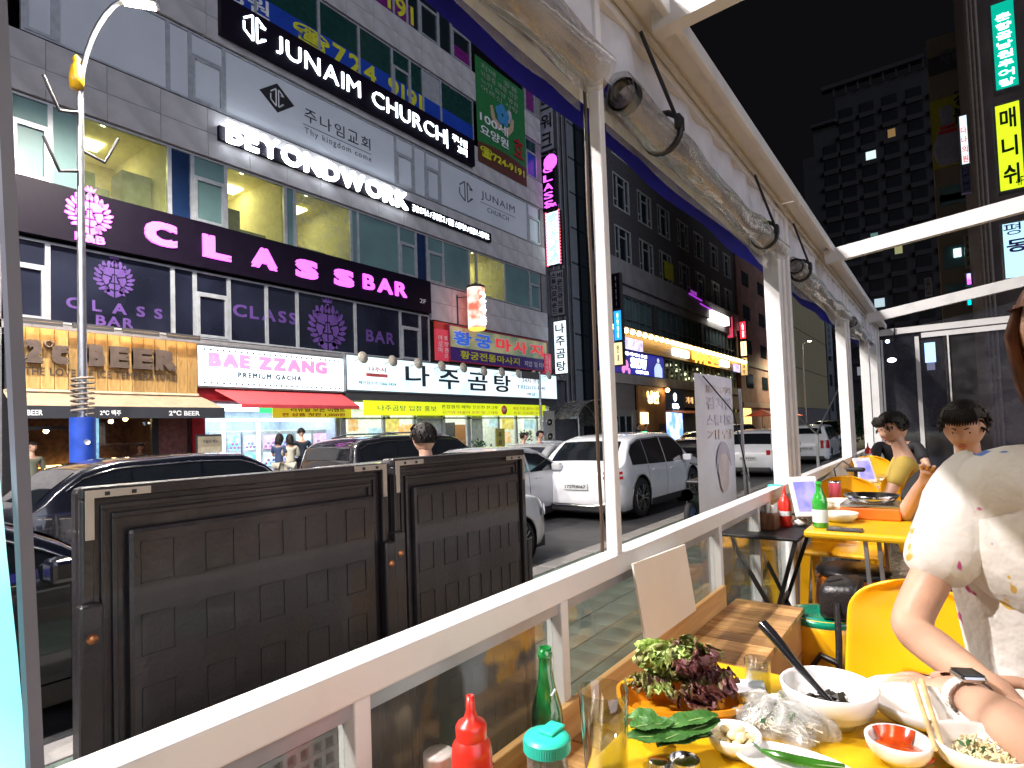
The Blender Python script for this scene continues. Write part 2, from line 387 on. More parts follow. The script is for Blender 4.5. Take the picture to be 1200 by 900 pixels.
def window(y0, y1, z0, z1, mat, kind='fixed', blinds=False, parent=None, x=FX-.1, fm=None, t=.05, inset=None):
    parent = parent or cb; fm = fm or K['frame']
    f = MB(); xa, xb = x-.05, x+.05
    f.box(xa, xb, y0, y0+t, z0, z1); f.box(xa, xb, y1-t, y1, z0, z1); f.box(xa, xb, y0+t, y1-t, z0, z0+t); f.box(xa, xb, y0+t, y1-t, z1-t, z1)
    zs = None
    if kind == 'case':
        zs = z0+(z1-z0)*.68; f.box(xa, xb, y0+t, y1-t, zs-t/2, zs+t/2)
        s = .07; a, b, c, d = y0+t, y1-t, z0+t, zs-t/2
        f.box(xa+.02, xb+.02, a, a+s, c, d); f.box(xa+.02, xb+.02, b-s, b, c, d); f.box(xa+.02, xb+.02, a+s, b-s, c, c+s); f.box(xa+.02, xb+.02, a+s, b-s, d-s, d)
    w = f.build('window', fm, parent)
    if zs is None: MB().box(x-.006, x+.006, y0+t, y1-t, z0+t, z1-t).build('pane', mat, w)
    else:
        MB().box(x-.006, x+.006, y0+t+.07, y1-t-.07, z0+t+.07, zs-t/2-.07).build('pane', mat if inset is None else inset, w)
        MB().box(x-.006, x+.006, y0+t, y1-t, zs+t/2, z1-t).build('pane', mat, w)
    if blinds:
        b = MB(); z = z0+.16; top = zs-.12 if zs else z1-.1
        while z < top:
            b.poly([(x-.09, y0+.14, z), (x-.09, y1-.14, z), (x-.05, y1-.14, z+.035), (x-.05, y0+.14, z+.035)], (0, 0, .006)); z += .085
        b.build('blind', pm('blind_slats', (.32,.36,.34), .5) if 'bl' not in K else K['bl'], w)
    return w
K['bl'] = pm('blind_slats', (.30,.35,.34), .5)
K['lit'] = pane('lit_room_glass', tint=(.85,.88,.70), refl=.03, dust=.05)
K['lit2'] = pane('curtained_glass', tint=(.8,.85,.6), refl=.03, dust=.25)
K['tealp'] = pm('teal_blind_glass', (.12,.21,.215), .42, var=.15, scale=.7, spec=.25)
# third floor: offices, partly lit
z0, z1 = 7.76, 9.64
def F3(ua, ub, mat, kind='fixed', blinds=False): return window(yu(ua, 8.7), yu(ub, 8.7), z0, z1, mat, kind, blinds)
F3(12, 60, K['tealp'], 'case', True); F3(60, 97, K['tealp']); F3(97, 200, K['lit']); F3(200, 227, K['navy']); F3(227, 266, K['tealp'], 'case', True)
F3(266, 336, K['lit']); F3(336, 347, K['tealp']); F3(347, 413, K['lit2']); F3(413, 421, K['tealp']); F3(421, 469, K['tealp']); F3(469, 489, K['tealp'], 'case', True)
F3(489, 502, K['navy']); F3(502, 521, K['tealp'], 'case', True); F3(521, 551, K['tealp']); F3(551, 560, K['lit2']); F3(560, 593, K['lit2']); F3(593, 622, K['tealp']); F3(622, 634, K['tealp'], 'case')
rooms = MB(); rooms.box(ROOMX, ROOMX+.04, 3.6, 24.5, z0-.2, 10.8)
for u in (200, 336, 421, 470, 551, 595): y = yu(u, 8.7); rooms.box(ROOMX+.04, FX-.2, y-.05, y+.05, z0-.2, 10.8)
rooms.box(ROOMX+.04, FX-.2, 3.6, 24.5, 10.0, 10.1); rooms.build('office_interior', pm('office_walls', (.68,.63,.44), .8, var=.06), cb)
fur = MB()
for (ua, ub, h) in ((105, 128, .9), (128, 145, .55), (160, 195, 1.2), (276, 300, 1.0), (300, 330, .45), (360, 400, .4), (425, 450, .7), (452, 466, 1.1)):
    fur.box(FX-1.6, FX-.9, yu(ua, 8.7), yu(ub, 8.7), z0-.2, z0+h)
fur.build('cabinet', pm('grey_cabinet', (.25,.27,.24), .6), cb)
K['office'] = em('office_lamp', (1,.90,.58), 15)
K['downlight'] = em('downlight', (.9,1,.95), 25)
for (ua, ub) in ((110, 165), (275, 330), (352, 405), (425, 460), (555, 590)):
    a, b = yu(ua, 8.7), yu(ub, 8.7)
    MB().box(FX-2.6, FX-2.0, a+.1, b-.1, 9.95, 9.99).build('ceiling_light', K['office'], cb)
    MB().lathe([(.0,.0),(.06,.0),(.06,.03),(0,.03)], (FX-.9, (a+b)/2, 9.96), 12).build('downlight', K['downlight'], cb)
for (ua, ub) in ((110, 152), (286, 322), (424, 440)):
    MB().box(FX-3.5, FX-3.44, yu(ua, 8.7), yu(ub, 8.7), 8.5, 8.95).build('wall_light', K['office'], cb)
# fourth floor: church behind white film
z0, z1 = 11.1, 13.04
def F4(ua, ub, kind='fixed', mat=None): return window(yu(ua, 12.1), yu(ub, 12.1), z0, z1, mat or K['whitefilm'], kind)
for a in ((25, 68, 'case'), (68, 198), (198, 224), (224, 264, 'case'), (264, 465), (465, 486, 'case'), (486, 500), (500, 517, 'case'), (517, 620), (620, 634, 'case')): F4(*a)
# fifth floor: dark windows with a blue band of print
z0, z1 = 14.4, 16.38
K['blue'] = pm('blue_print_film', (.015,.06,.42), .3, var=.1, scale=1)
K['purple'] = pm('purple_print_film', (.16,.015,.16), .3)
K['greeng'] = pm('dark_green_glass', (.012,.05,.045), .12, spec=.8)
def F5(ua, ub, kind='fixed', mat=None): return window(yu(ua, 15.4), yu(ub, 15.4), z0, z1, mat or K['greeng'], kind)
for a in ((60, 140), (140, 230), (230, 300), (300, 375), (375, 422), (422, 461), (461, 482, 'case'), (482, 497), (497, 518, 'fixed', K['frame']), (518, 556)): F5(*a)
window(yu(617, 15.4), yu(630, 15.4), z0, z1, K['greeng'], 'case', inset=K['blue'])
bb = MB().box(FX-.085, FX-.075, yu(60, 14.8), yu(556, 14.8), 14.45, 15.25).build('blue_print_band', K['blue'], cb)
z0, z1 = 17.72, 19.7
def F6(ua, ub, kind='fixed', mat=None): return window(yu(ua, 18.7), yu(ub, 18.7), z0, z1, mat or K['darkglass'], kind)
for a in ((300, 400), (400, 462), (462, 478), (478, 492), (492, 515, 'case'), (515, 530), (530, 553, 'case')): F6(*a)
window(yu(615, 18.7), yu(628, 18.7), z0, z1, K['darkglass'], 'case', inset=K['purple'])
MB().box(FX-.085, FX-.075, yu(300, 18), yu(486, 18), 17.8, 18.6).build('purple_print_band', K['purple'], cb)
MB().box(FX-.085, FX-.075, yu(530, 18), yu(553, 18), 17.8, 18.4).build('purple_print_band', K['purple'], cb)
K['ylet'] = pm('yellow_print', (.62,.62,.03), .5)
text('9191', (FX-.07, yu(436, 18.1), 17.85), UY, UZ, yu(486, 18.1)-yu(436, 18.1), .75, .01, 'lettering', K['ylet'], cb, .02)
K['wprint'] = pm('white_print', (.75,.76,.78), .5)
text('병원', (FX-.07, yu(262, 14.9), 14.6), UY, UZ, yu(317, 14.9)-yu(262, 14.9), .6, .01, 'lettering', K['wprint'], cb, .02)
letters('☎724-9191', (FX-.07, yu(345, 14.9), 14.52), UY, UZ, yu(496, 14.9)-yu(345, 14.9), .68, .01, K['ylet'], cb, .03, gap=.12, heights=[1,1,1,1,.12,1,1,1,1])
# second floor: black film panes printed with the bar's name
z0, z1 = 4.6, 6.44
def F2(ua, ub, kind='fixed', mat=None): return window(yu(ua, 5.5), yu(ub, 5.5), z0, z1, mat or K['ink'], kind)
for a in ((8, 57, 'case'), (57, 204), (204, 230), (230, 270, 'case'), (270, 314), (314, 350), (350, 418), (418, 471), (471, 494, 'case'), (494, 505)): F2(*a)
K['purp'] = pm('purple_print', (.10,.045,.22), .5)
lp = thing('window_print', (FX-.08, yu(240, 5), 4.6), 'purple lion and bar name printed on the black second floor panes', 'window print')
def lion(cy, cz, r, d, x, mat, parent, crown=True):
    """round mane of curved locks, a long face and a small crown"""
    s = MB(); P = lambda a, b: (x, cy+a*r, cz+b*r)
    def blob(pts): s.poly([P(*p) for p in pts], (d, 0, 0))
    for i in range(20):
        t = -math.pi/2 + .34 + i*(2*math.pi-.68)/19; w = .135
        r0, r1 = .60, 1.0 if i % 2 == 0 else .94
        bend = .16*(1 if math.cos(t) > 0 else -1)
        f = lambda rr, tt: (rr*math.cos(tt), rr*math.sin(tt))
        blob([f(r0, t-w*.55), f((r0+r1)/2, t-w*.95+bend*.5), f(r1*.97, t-w*.5+bend), f(r1, t+w*.2+bend), f((r0+r1)/2, t+w*.95+bend*.5), f(r0, t+w*.4)])
    for sg in (-1, 1):                       # half a face each, the gaps read as eyes, nose and mouth
        g = lambda L: [(sg*a*1.13, b*1.05) for a, b in (L if sg > 0 else L[::-1])]
        blob(g([(.02,.50),(.30,.52),(.46,.36),(.44,.16),(.30,.12),(.12,.08),(.10,.20),(.02,.22)]))
        blob(g([(.46,.10),(.50,-.10),(.36,-.38),(.24,-.30),(.22,-.12),(.14,-.02),(.22,.04)]))
        blob(g([(.02,.16),(.08,.12),(.10,-.10),(.17,-.22),(.02,-.24)]))
        blob(g([(.03,-.30),(.20,-.28),(.26,-.42),(.14,-.56),(.03,-.60)]))
        blob(g([(.03,-.66),(.16,-.62),(.34,-.46),(.42,-.60),(.28,-.84),(.03,-.98)]))
        blob(g([(.48,.40),(.56,.52),(.44,.60),(.34,.56)]))
    if crown: blob([(-.2,1.02),(.2,1.02),(.28,1.24),(.13,1.12),(.07,1.30),(0,1.12),(-.07,1.30),(-.13,1.12),(-.28,1.24)])
    return s.build('lion_emblem', mat, parent)
xp = FX-.09
lion(yu(136, 5.6), 5.86, .46, .006, xp, K['purp'], lp)
letters('CLASS', (xp, yu(79, 5.3), 5.0), UY, UZ, yu(192, 5.3)-yu(79, 5.3), .26, .006, K['purp'], lp, .03, gap=.5)
text('BAR', (xp, yu(114, 4.85), 4.68), UY, UZ, yu(158, 4.85)-yu(114, 4.85), .24, .006, 'lettering', K['purp'], lp, .03, 1.2)
lion(yu(386, 5.4), 5.42, .78, .006, xp, K['purp'], lp)
letters('CLASS', (xp, yu(275, 5.4), 5.35), UY, UZ, yu(350, 5.4)-yu(275, 5.4), .36, .006, K['purp'], lp, .03, gap=.15)
text('BAR', (xp, yu(431, 5.3), 5.12), UY, UZ, yu(464, 5.3)-yu(431, 5.3), .42, .006, 'lettering', K['purp'], lp, .03, 1.2)

# ------------------------------------------------------------------ signs on that building
def board(name, label, cat, y0, y1, z0, z1, mat, d=.12, x=FX, edge=None):
    t = thing(name, (x, (y0+y1)/2, z0), label, cat)
    MB().box(x, x+d, y0, y1, z0, z1).build('board', mat, t)
    if edge:
        e = MB(); k = .05
        e.box(x, x+d+.02, y0-k, y0, z0-k, z1+k); e.box(x, x+d+.02, y1, y1+k, z0-k, z1+k); e.box(x, x+d+.02, y0, y1, z1, z1+k); e.box(x, x+d+.02, y0, y1, z0-k, z0)
        e.build('edge_trim', edge, t)
    return t
s = board('bar_sign', 'long black sign with glowing magenta bar lettering and lion emblem', 'sign', 3.62, 16.4, 6.5, 7.74, K['sblack'], .14)
x = FX+.14
lion(yu(102, 7.3), 7.24, .50, .03, x, K['pink'], s)
text('R&B', (x, yu(85, 6.8), 6.55), UY, UZ, yu(120, 6.8)-yu(85, 6.8), .19, .03, 'lettering', K['pink'], s, .05)
for ch, ua, ub, za, zb in (('C',166,204,6.83,7.44), ('L',234,267,6.8,7.42), ('A',291,321,6.82,7.42), ('S',343,369,6.8,7.38), ('S',388,411,6.8,7.36)):
    text(ch, (x, yu(ua, 7.1), za), UY, UZ, yu(ub, 7.1)-yu(ua, 7.1), zb-za, .05, 'letter', K['pink'], s, .075)
letters('BAR', (x, yu(422, 7.1), 6.88), UY, UZ, yu(473, 7.1)-yu(422, 7.1), .52, .05, K['pink'], s, .03)
text('2F', (x, yu(489, 6.9), 6.82), UY, UZ, yu(496, 6.9)-yu(489, 6.9), .16, .01, 'lettering', K['wprint'], s)
s = board('church_sign', 'black sign with white glowing church lettering high on the grey facade', 'sign', 8.28, 19.3, 13.28, 14.42, K['sblack'], .2)
x = FX+.2
def clogo(cy, cz, h, w, d, x, mat, parent, outline=True):
    g = MB(); T = .035*h/.5
    def st(a, b): g.bar((x+d/2, cy+a[0]*w, cz+a[1]*h), (x+d/2, cy+b[0]*w, cz+b[1]*h), T, d, (1,0,0))
    for sg in (-1, 1):
        st((sg*.08,.5), (sg*.08,-.5)); st((sg*.08,.5), (sg*.42,.22)); st((sg*.08,-.5), (sg*.42,-.22))
    st((.42,.22), (.22,.22)); st((-.42,-.22), (-.42,.1)); st((.42,-.22), (.25,-.3))
    return g.build('emblem', mat, parent)
clogo((yu(279,13.8)+yu(309,13.8))/2, 13.9, .75, yu(309,13.8)-yu(279,13.8), .03, x, K['ledsoft'], s)
letters('JUNAIM CHURCH', (x, yu(319, 13.8), 13.55), UY, UZ, yu(517, 13.8)-yu(319, 13.8), .56, .04, K['ledsoft'], s, .006, gap=.14)
MB().box(x, x+.02, yu(519,13.8), yu(520.3,13.8), 13.42, 14.2).build('divider', K['ledsoft'], s)
text('주나임', (x, yu(526, 13.9), 13.88), UY, UZ, yu(543, 13.9)-yu(526, 13.9), .3, .02, 'lettering', K['ledsoft'], s, .015)
text('교회', (x, yu(532, 13.7), 13.5), UY, UZ, yu(543, 13.7)-yu(532, 13.7), .3, .02, 'lettering', K['ledsoft'], s, .015)
K['bprint'] = pm('black_print', (.012,.012,.015), .5); K['gprint'] = pm('grey_print', (.09,.10,.12), .5)
lp = thing('church_window_print', (FX-.08, 12, 11.1), 'church name and diamond emblem printed on white fourth floor panels', 'window print')
cy, cz = (yu(306,12.1)+yu(347,12.1))/2, 12.33; w = (yu(347,12.1)-yu(306,12.1))/2
MB().poly([(xp, cy-w, cz), (xp, cy, cz-.46), (xp, cy+w, cz), (xp, cy, cz+.46)], (.006,0,0)).build('diamond', K['bprint'], lp)
clogo(cy, cz, .55, w*.9, .004, xp+.006, K['wprint'], lp)
letters('주나임교회', (xp, yu(359,12), 12.02), UY, UZ, yu(436,12)-yu(359,12), .42, .006, K['bprint'], lp, 0, gap=.25)
MB().box(xp, xp+.005, yu(357,12), yu(437,12), 11.88, 11.90).build('rule', K['gprint'], lp)
text('Thy kingdom come', (xp, yu(359,11.7), 11.55), UY, UZ, yu(437,11.7)-yu(359,11.7), .26, .005, 'lettering', K['gprint'], lp, 0, 1.25)
cy = (yu(539,12.1)+yu(557,12.1))/2; clogo(cy, 12.15, .85, yu(557,12.1)-yu(539,12.1), .005, xp, K['gprint'], lp)
text('JUNAIM', (xp, yu(566,12.1), 12.12), UY, UZ, yu(605,12.1)-yu(566,12.1), .42, .005, 'lettering', K['gprint'], lp, 0, 1.15)
text('CHURCH', (xp, yu(573,11.8), 11.68), UY, UZ, yu(598,11.8)-yu(573,11.8), .22, .005, 'lettering', K['gprint'], lp, 0, 1.15)
MB().box(xp, xp+.005, yu(565,12), yu(606,12), 12.0, 12.02).build('rule', K['gprint'], lp)
a, b = onX(266,172,FX+.2), onX(266,147,FX+.2); e = onX(478,250,FX+.2)
s = thing('office_sign', (FX, 12, 10.2), 'white glowing office lettering on a thin black board above the lit windows', 'sign')
MB().box(FX, FX+.14, yu(254,10.6), yu(573,10.3), 10.22, 10.62).build('board', K['sblack'], s)
letters('BEYONDWORK', (FX+.15, a.y, 10.2), UY, UZ, e.y-a.y, .62, .1, em('white_channel_led', (.88,.95,1), 5), s, .03, gap=.09)
text('공유오피스 / 공유창고 / 렌탈 스튜디오 / 유튜브 스튜디오', (FX+.14, yu(480,10.4), 10.28), UY, UZ, yu(570,10.4)-yu(480,10.4), .27, .02, 'lettering', K['ledsoft'], s, .01)

# the long green hospital banner
tl, tr, bl = onX(555,33,FX+.02), onX(615,78,FX+.02), onX(556,160,FX+.02)
gy0, gy1 = tl.y, yu(615, 16); gt, gb = 18.55, 13.75
s = thing('hospital_banner', (FX+.02, gy0, gb), 'tall green hospital banner with a blue flower emblem and phone number', 'banner')
MB().grid(lambda i, j: (FX+.03+.02*math.sin(i*7)*math.sin(j*3), gy0+(gy1-gy0)*i, gb+.9+(gt-gb-.9)*j), 10, 12).build('green_field', pm('green_banner', (.02,.17,.05), .5, var=.1), s)
MB().grid(lambda i, j: (FX+.035, gy0+(gy1-gy0)*i, gb+.9*j+(.16*math.sin(math.pi*i)**1 if j > .5 else 0)), 10, 4).build('brown_field', pm('brown_banner', (.10,.035,.02), .5), s)
for j, (tx, zz, hh) in enumerate((('치매 · 중풍', 18.1, .26), ('뇌졸중 재활 전문', 17.75, .28), ('노인 요양 병원', 17.42, .24), ('어르신 사랑', 17.1, .24))):
    text(tx, (FX+.06, gy0+.35, zz), UY, UZ, (gy1-gy0)*.75, hh, .006, 'lettering', pm('pale_green_print', (.3,.42,.3), .5), s)
em1 = MB()
for i in range(5):
    t = math.pi/2+i*1.2566; em1.lathe([(0,0),(.3,0)], (0,0,0), 10); 
em1 = MB()
cyy, czz = (gy0+gy1)/2, 16.55
for i in range(5):
    t = math.pi/2+i*1.2566
    em1.poly([(FX+.06, cyy+.30*math.cos(t)+.24*math.cos(q), czz+.30*math.sin(t)+.24*math.sin(q)) for q in [k*math.pi/5 for k in range(10)]], (.006+.001*i,0,0))
em1.build('flower_emblem', pm('emblem_blue', (.05,.25,.5), .5), s)
for sg in (-1, 1):
    MB().poly([(FX+.055, cyy+sg*aa, czz+bb_) for aa, bb_ in ((.15,-.55),(.55,-.35),(.72,.15),(.9,.1),(.85,-.4),(.5,-.78),(.15,-.8))][::sg], (.006,0,0)).build('hand_emblem', pm('emblem_tan', (.5,.36,.25), .5), s)
text('100세', (FX+.06, gy0+.18, 15.62), UY, UZ, (gy1-gy0)*.56, .46, .006, 'lettering', K['wprint'], s, .02)
text('요양원', (FX+.06, gy0+.18, 15.05), UY, UZ, (gy1-gy0)*.56, .46, .006, 'lettering', K['wprint'], s, .02)
text('효', (FX+.06, gy0+(gy1-gy0)*.72, 14.95), UY, UZ, (gy1-gy0)*.22, .95, .006, 'lettering', pm('dark_red_print', (.35,.02,.02), .5), s, .02)
text('☎724-9191', (FX+.06, gy0+.15, 14.05), UY, UZ, (gy1-gy0)*.9, .48, .006, 'lettering', K['ylet'], s, .03)

# massage shop signs right of the bar
ma, mb_ = yu(524,5.4), yu(638,5.4)
s = board('massage_sign', 'colourful massage shop signboard above the white restaurant sign', 'sign', ma, mb_, 4.75, 6.15, em('massage_board_glow', (.32,.30,.16), .5, (.03,.12,.10), 1.2), .16, edge=pm('magenta_trim', (.35,.03,.08), .5))
x = FX+.16
for ch, k, c in (('황',.03,(.03,.12,.6)), ('궁',.22,(.03,.12,.6)), ('마',.42,(.7,.05,.04)), ('사',.60,(.7,.05,.04)), ('지',.79,(.7,.05,.04))):
    o = Vector((x, ma+k*(mb_-ma), 5.42))
    text(ch, o-Vector((0,.05,.04)), UY, UZ, (mb_-ma)*.17, .64, .012, 'letter_outline', K['wprint'], s, .07)
    text(ch, o+Vector((.012,0,0)), UY, UZ, (mb_-ma)*.155, .56, .015, 'letter', em('massage_red' if c[0] > .5 else 'massage_blue', c, .5), s, .03)
MB().box(x, x+.01, ma, mb_, 4.75, 5.3).build('purple_strip', pm('violet_board', (.07,.03,.2), .4), s)
text('황궁전통마사지', (x+.01, ma+.6, 4.86), UY, UZ, (mb_-ma)*.58, .34, .01, 'lettering', K['ylet'], s, .02)
text('지압 및 타이', (x+.01, ma+(mb_-ma)*.72, 4.86), UY, UZ, (mb_-ma)*.26, .26, .01, 'lettering', K['wprint'], s, .01)
for ua, ub, tx1, tx2, lab in ((509,528,'피부관리','아로마','red vertical poster left of the massage sign'), (628,637,'스포츠','발마사지','red vertical poster right of the massage sign')):
    a_, b_ = yu(ua,5.4)+(.45 if ua > 600 else 0), yu(ub,5.4)-(.1 if ua < 600 else -.35)
    q = board('poster_sign', lab, 'sign', a_, b_, 4.7 if ua < 600 else 4.62, 5.95 if ua < 600 else 5.6, em('poster_red', (.5,.04,.07), .45), .1 if ua < 600 else .22)
    w = (b_-a_)
    for j, tx in enumerate((tx1, tx2)):
        for i, ch in enumerate(tx): text(ch, (FX+(.1 if ua < 600 else .22), a_+w*(.56-.42*j), 5.5-i*.24-(.2 if ua > 600 else 0)), UY, UZ, w*.3, .2, .01, 'lettering', K['wprint'], q, .01)
    q2 = MB().box(FX-.02, FX+.03, a_, b_, 5.98, 6.25); q2.build('upper_plate', K['red'], q)
# drum-shaped bracket sign
py = yu(541, 6.9); s = thing('drum_sign', (FX+.5, py, 5.9), 'small red and white lit drum sign on a bracket above the massage shop', 'sign')
MB().lathe([(0,0),(.36,0),(.36,1.65),(0,1.65)], (FX+.8, py, 6.05), 20).build('drum', em('drum_glow', (1,.10,.06), 1.6, (1,.7,.6), 2.2), s)
MB().lathe([(.38,0),(.38,.08),(.1,.2),(0,.2)], (FX+.8, py, 7.7), 20).build('cap', K['dark'], s)
MB().lathe([(0,0),(.3,.05),(.36,.12)], (FX+.8, py, 5.93), 20).build('yellow_base', em('drum_yellow', (1,.7,.1), 1), s)
MB().bar((FX, py-.3, 6.2), (FX+.5, py, 6.2), .04).bar((FX, py-.3, 7.4), (FX+.5, py, 7.4), .04).bar((FX+.05, py-.3, 6.1), (FX+.05, py-.3, 7.5), .04).build('bracket', K['dark'], s)
for i, ch in enumerate('24층'): text(ch, (FX+1.17, py-.22, 7.1-i*.48), UY, UZ, .4, .38, .01, 'lettering', K['ledsoft'], s, .03)

# projecting strip signs at the building's right end, facing up the street
def blade(name, label, za, zb, u0, u1, y, mat, side, txt=None, tm=None, n=1, z0t=None, extra=0):
    p0, p1 = onY(u0, 300, y).x, onY(u1, 300, y).x
    t = thing(name, (p0, y, za), label, 'sign')
    MB().box(p0, p1, y, y+.25, za, zb).build('sign_box', side, t)
    MB().box(p0+.05, p1-.05, y-.01, y, za+.05, zb-.05).build('sign_face', mat, t)
    if txt:
        cols = txt if isinstance(txt, (list, tuple)) else [txt]; w = (p1-p0-.14)/len(cols)
        for c, tx in enumerate(cols):
            hh = (zb-za-.2)/len(tx)
            for i, ch in enumerate(tx):
                if ch != ' ': text(ch, (p0+.07+w*c+w*.1, y-.012, zb-.1-(i+1)*hh+hh*.12), UX, UZ, w*.8, hh*.76, .012, 'letter', tm, t, .02)
    return t
by = 25.1
def zat(v, u=645): return onY(u, v, by).z
blade('blade_sign', 'white vertical sign with dark office name, topmost of the strip', zat(176), zat(60), 637, 655, by, pm('white_blade', (.42,.45,.52), .4), K['dark'], '비욘드워크', K['bprint'])
t = blade('blade_sign', 'black vertical sign with glowing magenta bar name', zat(246), zat(180), 637.5, 654, by, K['sblack'], K['black'], ' CLASS', K['pink'])
px = onY(645, 190, by).x; q = MB(); q.ico((px, by-.02, zat(190)), .42, 2, (1,.08,1)); q.build('emblem', K['pink'], t)
text('BAR', (onY(640,241,by).x, by-.012, zat(243)), UX, UZ, .65, .18, .01, 'lettering', K['pink'], t, .02)
t = blade('blade_sign', 'bright blinking white blue vertical sign edged with red dots', zat(312), zat(248), 640, 657, by, em('screen_glow', (.25,.6,1), 1.5, (1,.9,.95), 3.5), K['black'], ['황궁마사지'], em('green_letters', (.4,1,.5), 1.2))
for i in range(18):
    for xx in (onY(641, 280, by).x, onY(656.3, 280, by).x): MB().ico((xx, by-.03, zat(311)+(zat(249)-zat(311))*i/17), .05, 1).build('dot_lamp', em('red_dot', (1,.1,.15), 3) if 'rdot' not in K else K['rdot'], t) if i % 1 == 0 else None
blade('blade_sign', 'grey vertical sign with two columns of black lettering', zat(372), zat(318), 643, 660, by, pm('grey_blade', (.30,.31,.36), .4), K['dark'], ['스튜디오비욘드', '비욘드큐브홀'], K['bprint'])
blade('blade_sign', 'white lit vertical restaurant sign, lowest of the strip', zat(440), zat(377), 645, 661, by, em('white_blade_glow', (.75,.92,1), 1.1), K['dark'], '나주곰탕', K['bprint'])
br = MB()
for v in (178, 247, 315, 375):
    for u in (642, 648, 654): br.bar((onY(u,v,by).x, by+.1, zat(v)-.25), (onY(u,v,by).x, by+.1, zat(v)+.25), .05)
o = br.build('sign_bracket', K['metal'], cb)
# ================================================================== shops at street level
# ---- beer pub: a plank board washed by lamps above, metal letters, awning
ba, bbb = 3.6, 7.42
s = thing('pub_sign', (FX, 5.5, 3.3), 'wooden plank pub sign lit warm from above with metal letters', 'sign')
pl = wood('weathered_gold_planks', (.30,.17,.05), (.55,.34,.12), (1, 3, .6), 3, .6)
n = 15; w = (bbb-ba)/n
pmesh = MB().bbox(-.03, .03, -w/2+.006, w/2-.006, 0, 1.32, .006).mesh('plank', pl)
for i in range(n): o = link('plank', pmesh, s); o.location = (FX+.3+random.uniform(-.004,.004), ba+(i+.5)*w, 3.08); 
MB().box(FX-.1, FX+.26, ba, bbb, 3.08, 4.42).build('backing', K['dark'], s)
MB().box(FX-.1, FX+.36, ba-.02, bbb+.02, 3.02, 3.075).build('ledge', pm('cream_ledge', (.6,.5,.35), .5), s)
mt = pm('brushed_brown_metal', (.16,.12,.10), .4, .4)
for ch, ua, ub in (('2',27,49), ('c',59,79), ('B',102,121), ('E',127,150), ('E',154,177), ('R',180,205)):
    text(ch, (FX+.36, yu(ua, 3.9, FX+.36), 3.62), UY, UZ, yu(ub,3.9,FX+.36)-yu(ua,3.9,FX+.36), .5 if ch != 'c' else .42, .12, 'letter', mt, s, .08)
MB().lathe([(.05,0),(.085,0),(.085,.1),(.05,.1),(.05,0)], (0,0,0), 16).xf(Matrix.Translation((FX+.36, yu(56,4.05,FX+.36), 4.05)) @ Matrix.Rotation(R(90), 4, 'Y')).build('letter', mt, s)
text('THE LOVE OF ICE TEMPERATURE', (FX+.335, yu(28,3.4,FX+.33), 3.38), UY, UZ, yu(205,3.4,FX+.33)-yu(28,3.4,FX+.33), .16, .012, 'lettering', mt, s, .0, 1.1)
K['wash'] = em('amber_wash_strip', (1,.55,.16), 60)
for i in range(4):
    y = ba+.45+i*.98
    MB().box(FX+.52, FX+.58, y-.4, y+.4, 4.50, 4.56).build('lamp_housing', K['dark'], s)
    MB().box(FX+.525, FX+.545, y-.38, y+.38, 4.488, 4.497).build('lamp_strip', K['wash'], s)
    MB().box(FX+.565, FX+.58, y-.4, y+.4, 4.43, 4.497).build('lamp_shade', K['dark'], s)
    MB().bar((FX, y, 4.53), (FX+.55, y, 4.53), .03).build('lamp_arm', K['dark'], s)
t = thing('pub_awning', (FX+.3, 5.6, 2.4), 'tan pub awning with a black printed valance', 'awning')
MB().poly([(FX+.3, ba-.1, 3.0), (FX+.3, bbb+.1, 3.0), (FX+1.3, bbb+.2, 2.66), (FX+1.3, ba-.2, 2.66)], (0,0,-.02)).build('canopy', pm('tan_canvas', (.34,.25,.17), .8, bump=.2), t)
MB().box(FX+1.29, FX+1.31, ba-.2, bbb+.2, 2.4, 2.66).build('valance', pm('black_canvas', (.02,.022,.03), .8), t)
for ua, ub, tx in ((14,50,'2℃ BEER'), (117,142,'2℃ 맥주'), (198,234,'2℃ BEER')):
    text(tx, (FX+1.312, yu(ua,2.5,FX+1.31), 2.46), UY, UZ, yu(ub,2.5,FX+1.31)-yu(ua,2.5,FX+1.31), .12, .004, 'lettering', K['wprint'], t, .03)
def room(name, y0, y1, z1, depth, wall, floor=None, parent=None):
    r = MB(); x1 = FX-.1; x0 = x1-depth
    r.box(x0-.05, x0, y0, y1, .28, z1); r.box(x0, x1, y0-.05, y0, .28, z1); r.box(x0, x1, y1, y1+.05, .28, z1); r.box(x0, x1, y0, y1, z1, z1+.05)
    return r.build(name, wall, parent or cb)
brick = pm('pub_brick', (.10,.045,.03), .8, var=.4, scale=8, bump=.5)
room('pub_interior', 3.7, 7.1, 2.95, 3.0, brick)
f = MB()
f.box(FX-.1, FX, 3.55, 3.75, .28, 3.0); f.box(FX-.1, FX, 4.75, 4.85, .28, 3); f.box(FX-.1, FX, 6.45, 6.6, .28, 3); f.box(FX-.1, FX, 3.75, 4.75, .28, .9); f.box(FX-.1, FX, 4.85, 6.45, .28, 1.0)
f.box(FX-.1, FX, 3.75, 4.75, 2.2, 2.28)
f.build('shopfront_frame', K['black'], cb)
f = MB(); f.box(FX-.15, FX-.02, 6.6, 7.3, .28, 3.0); f.build('brick_pier', pm('red_brick_pier', (.16,.06,.05), .8, var=.3, scale=10, bump=.6), cb)
MB().box(FX-.06, FX-.05, 4.85, 6.45, 1.0, 2.95).build('shop_pane', K['clear'], cb)
MB().box(FX-3.0, FX-2.9, 4.9, 6.6, 1.28, 1.34).build('shelf_light', em('yellow_strip', (1,.7,.2), 5), cb)
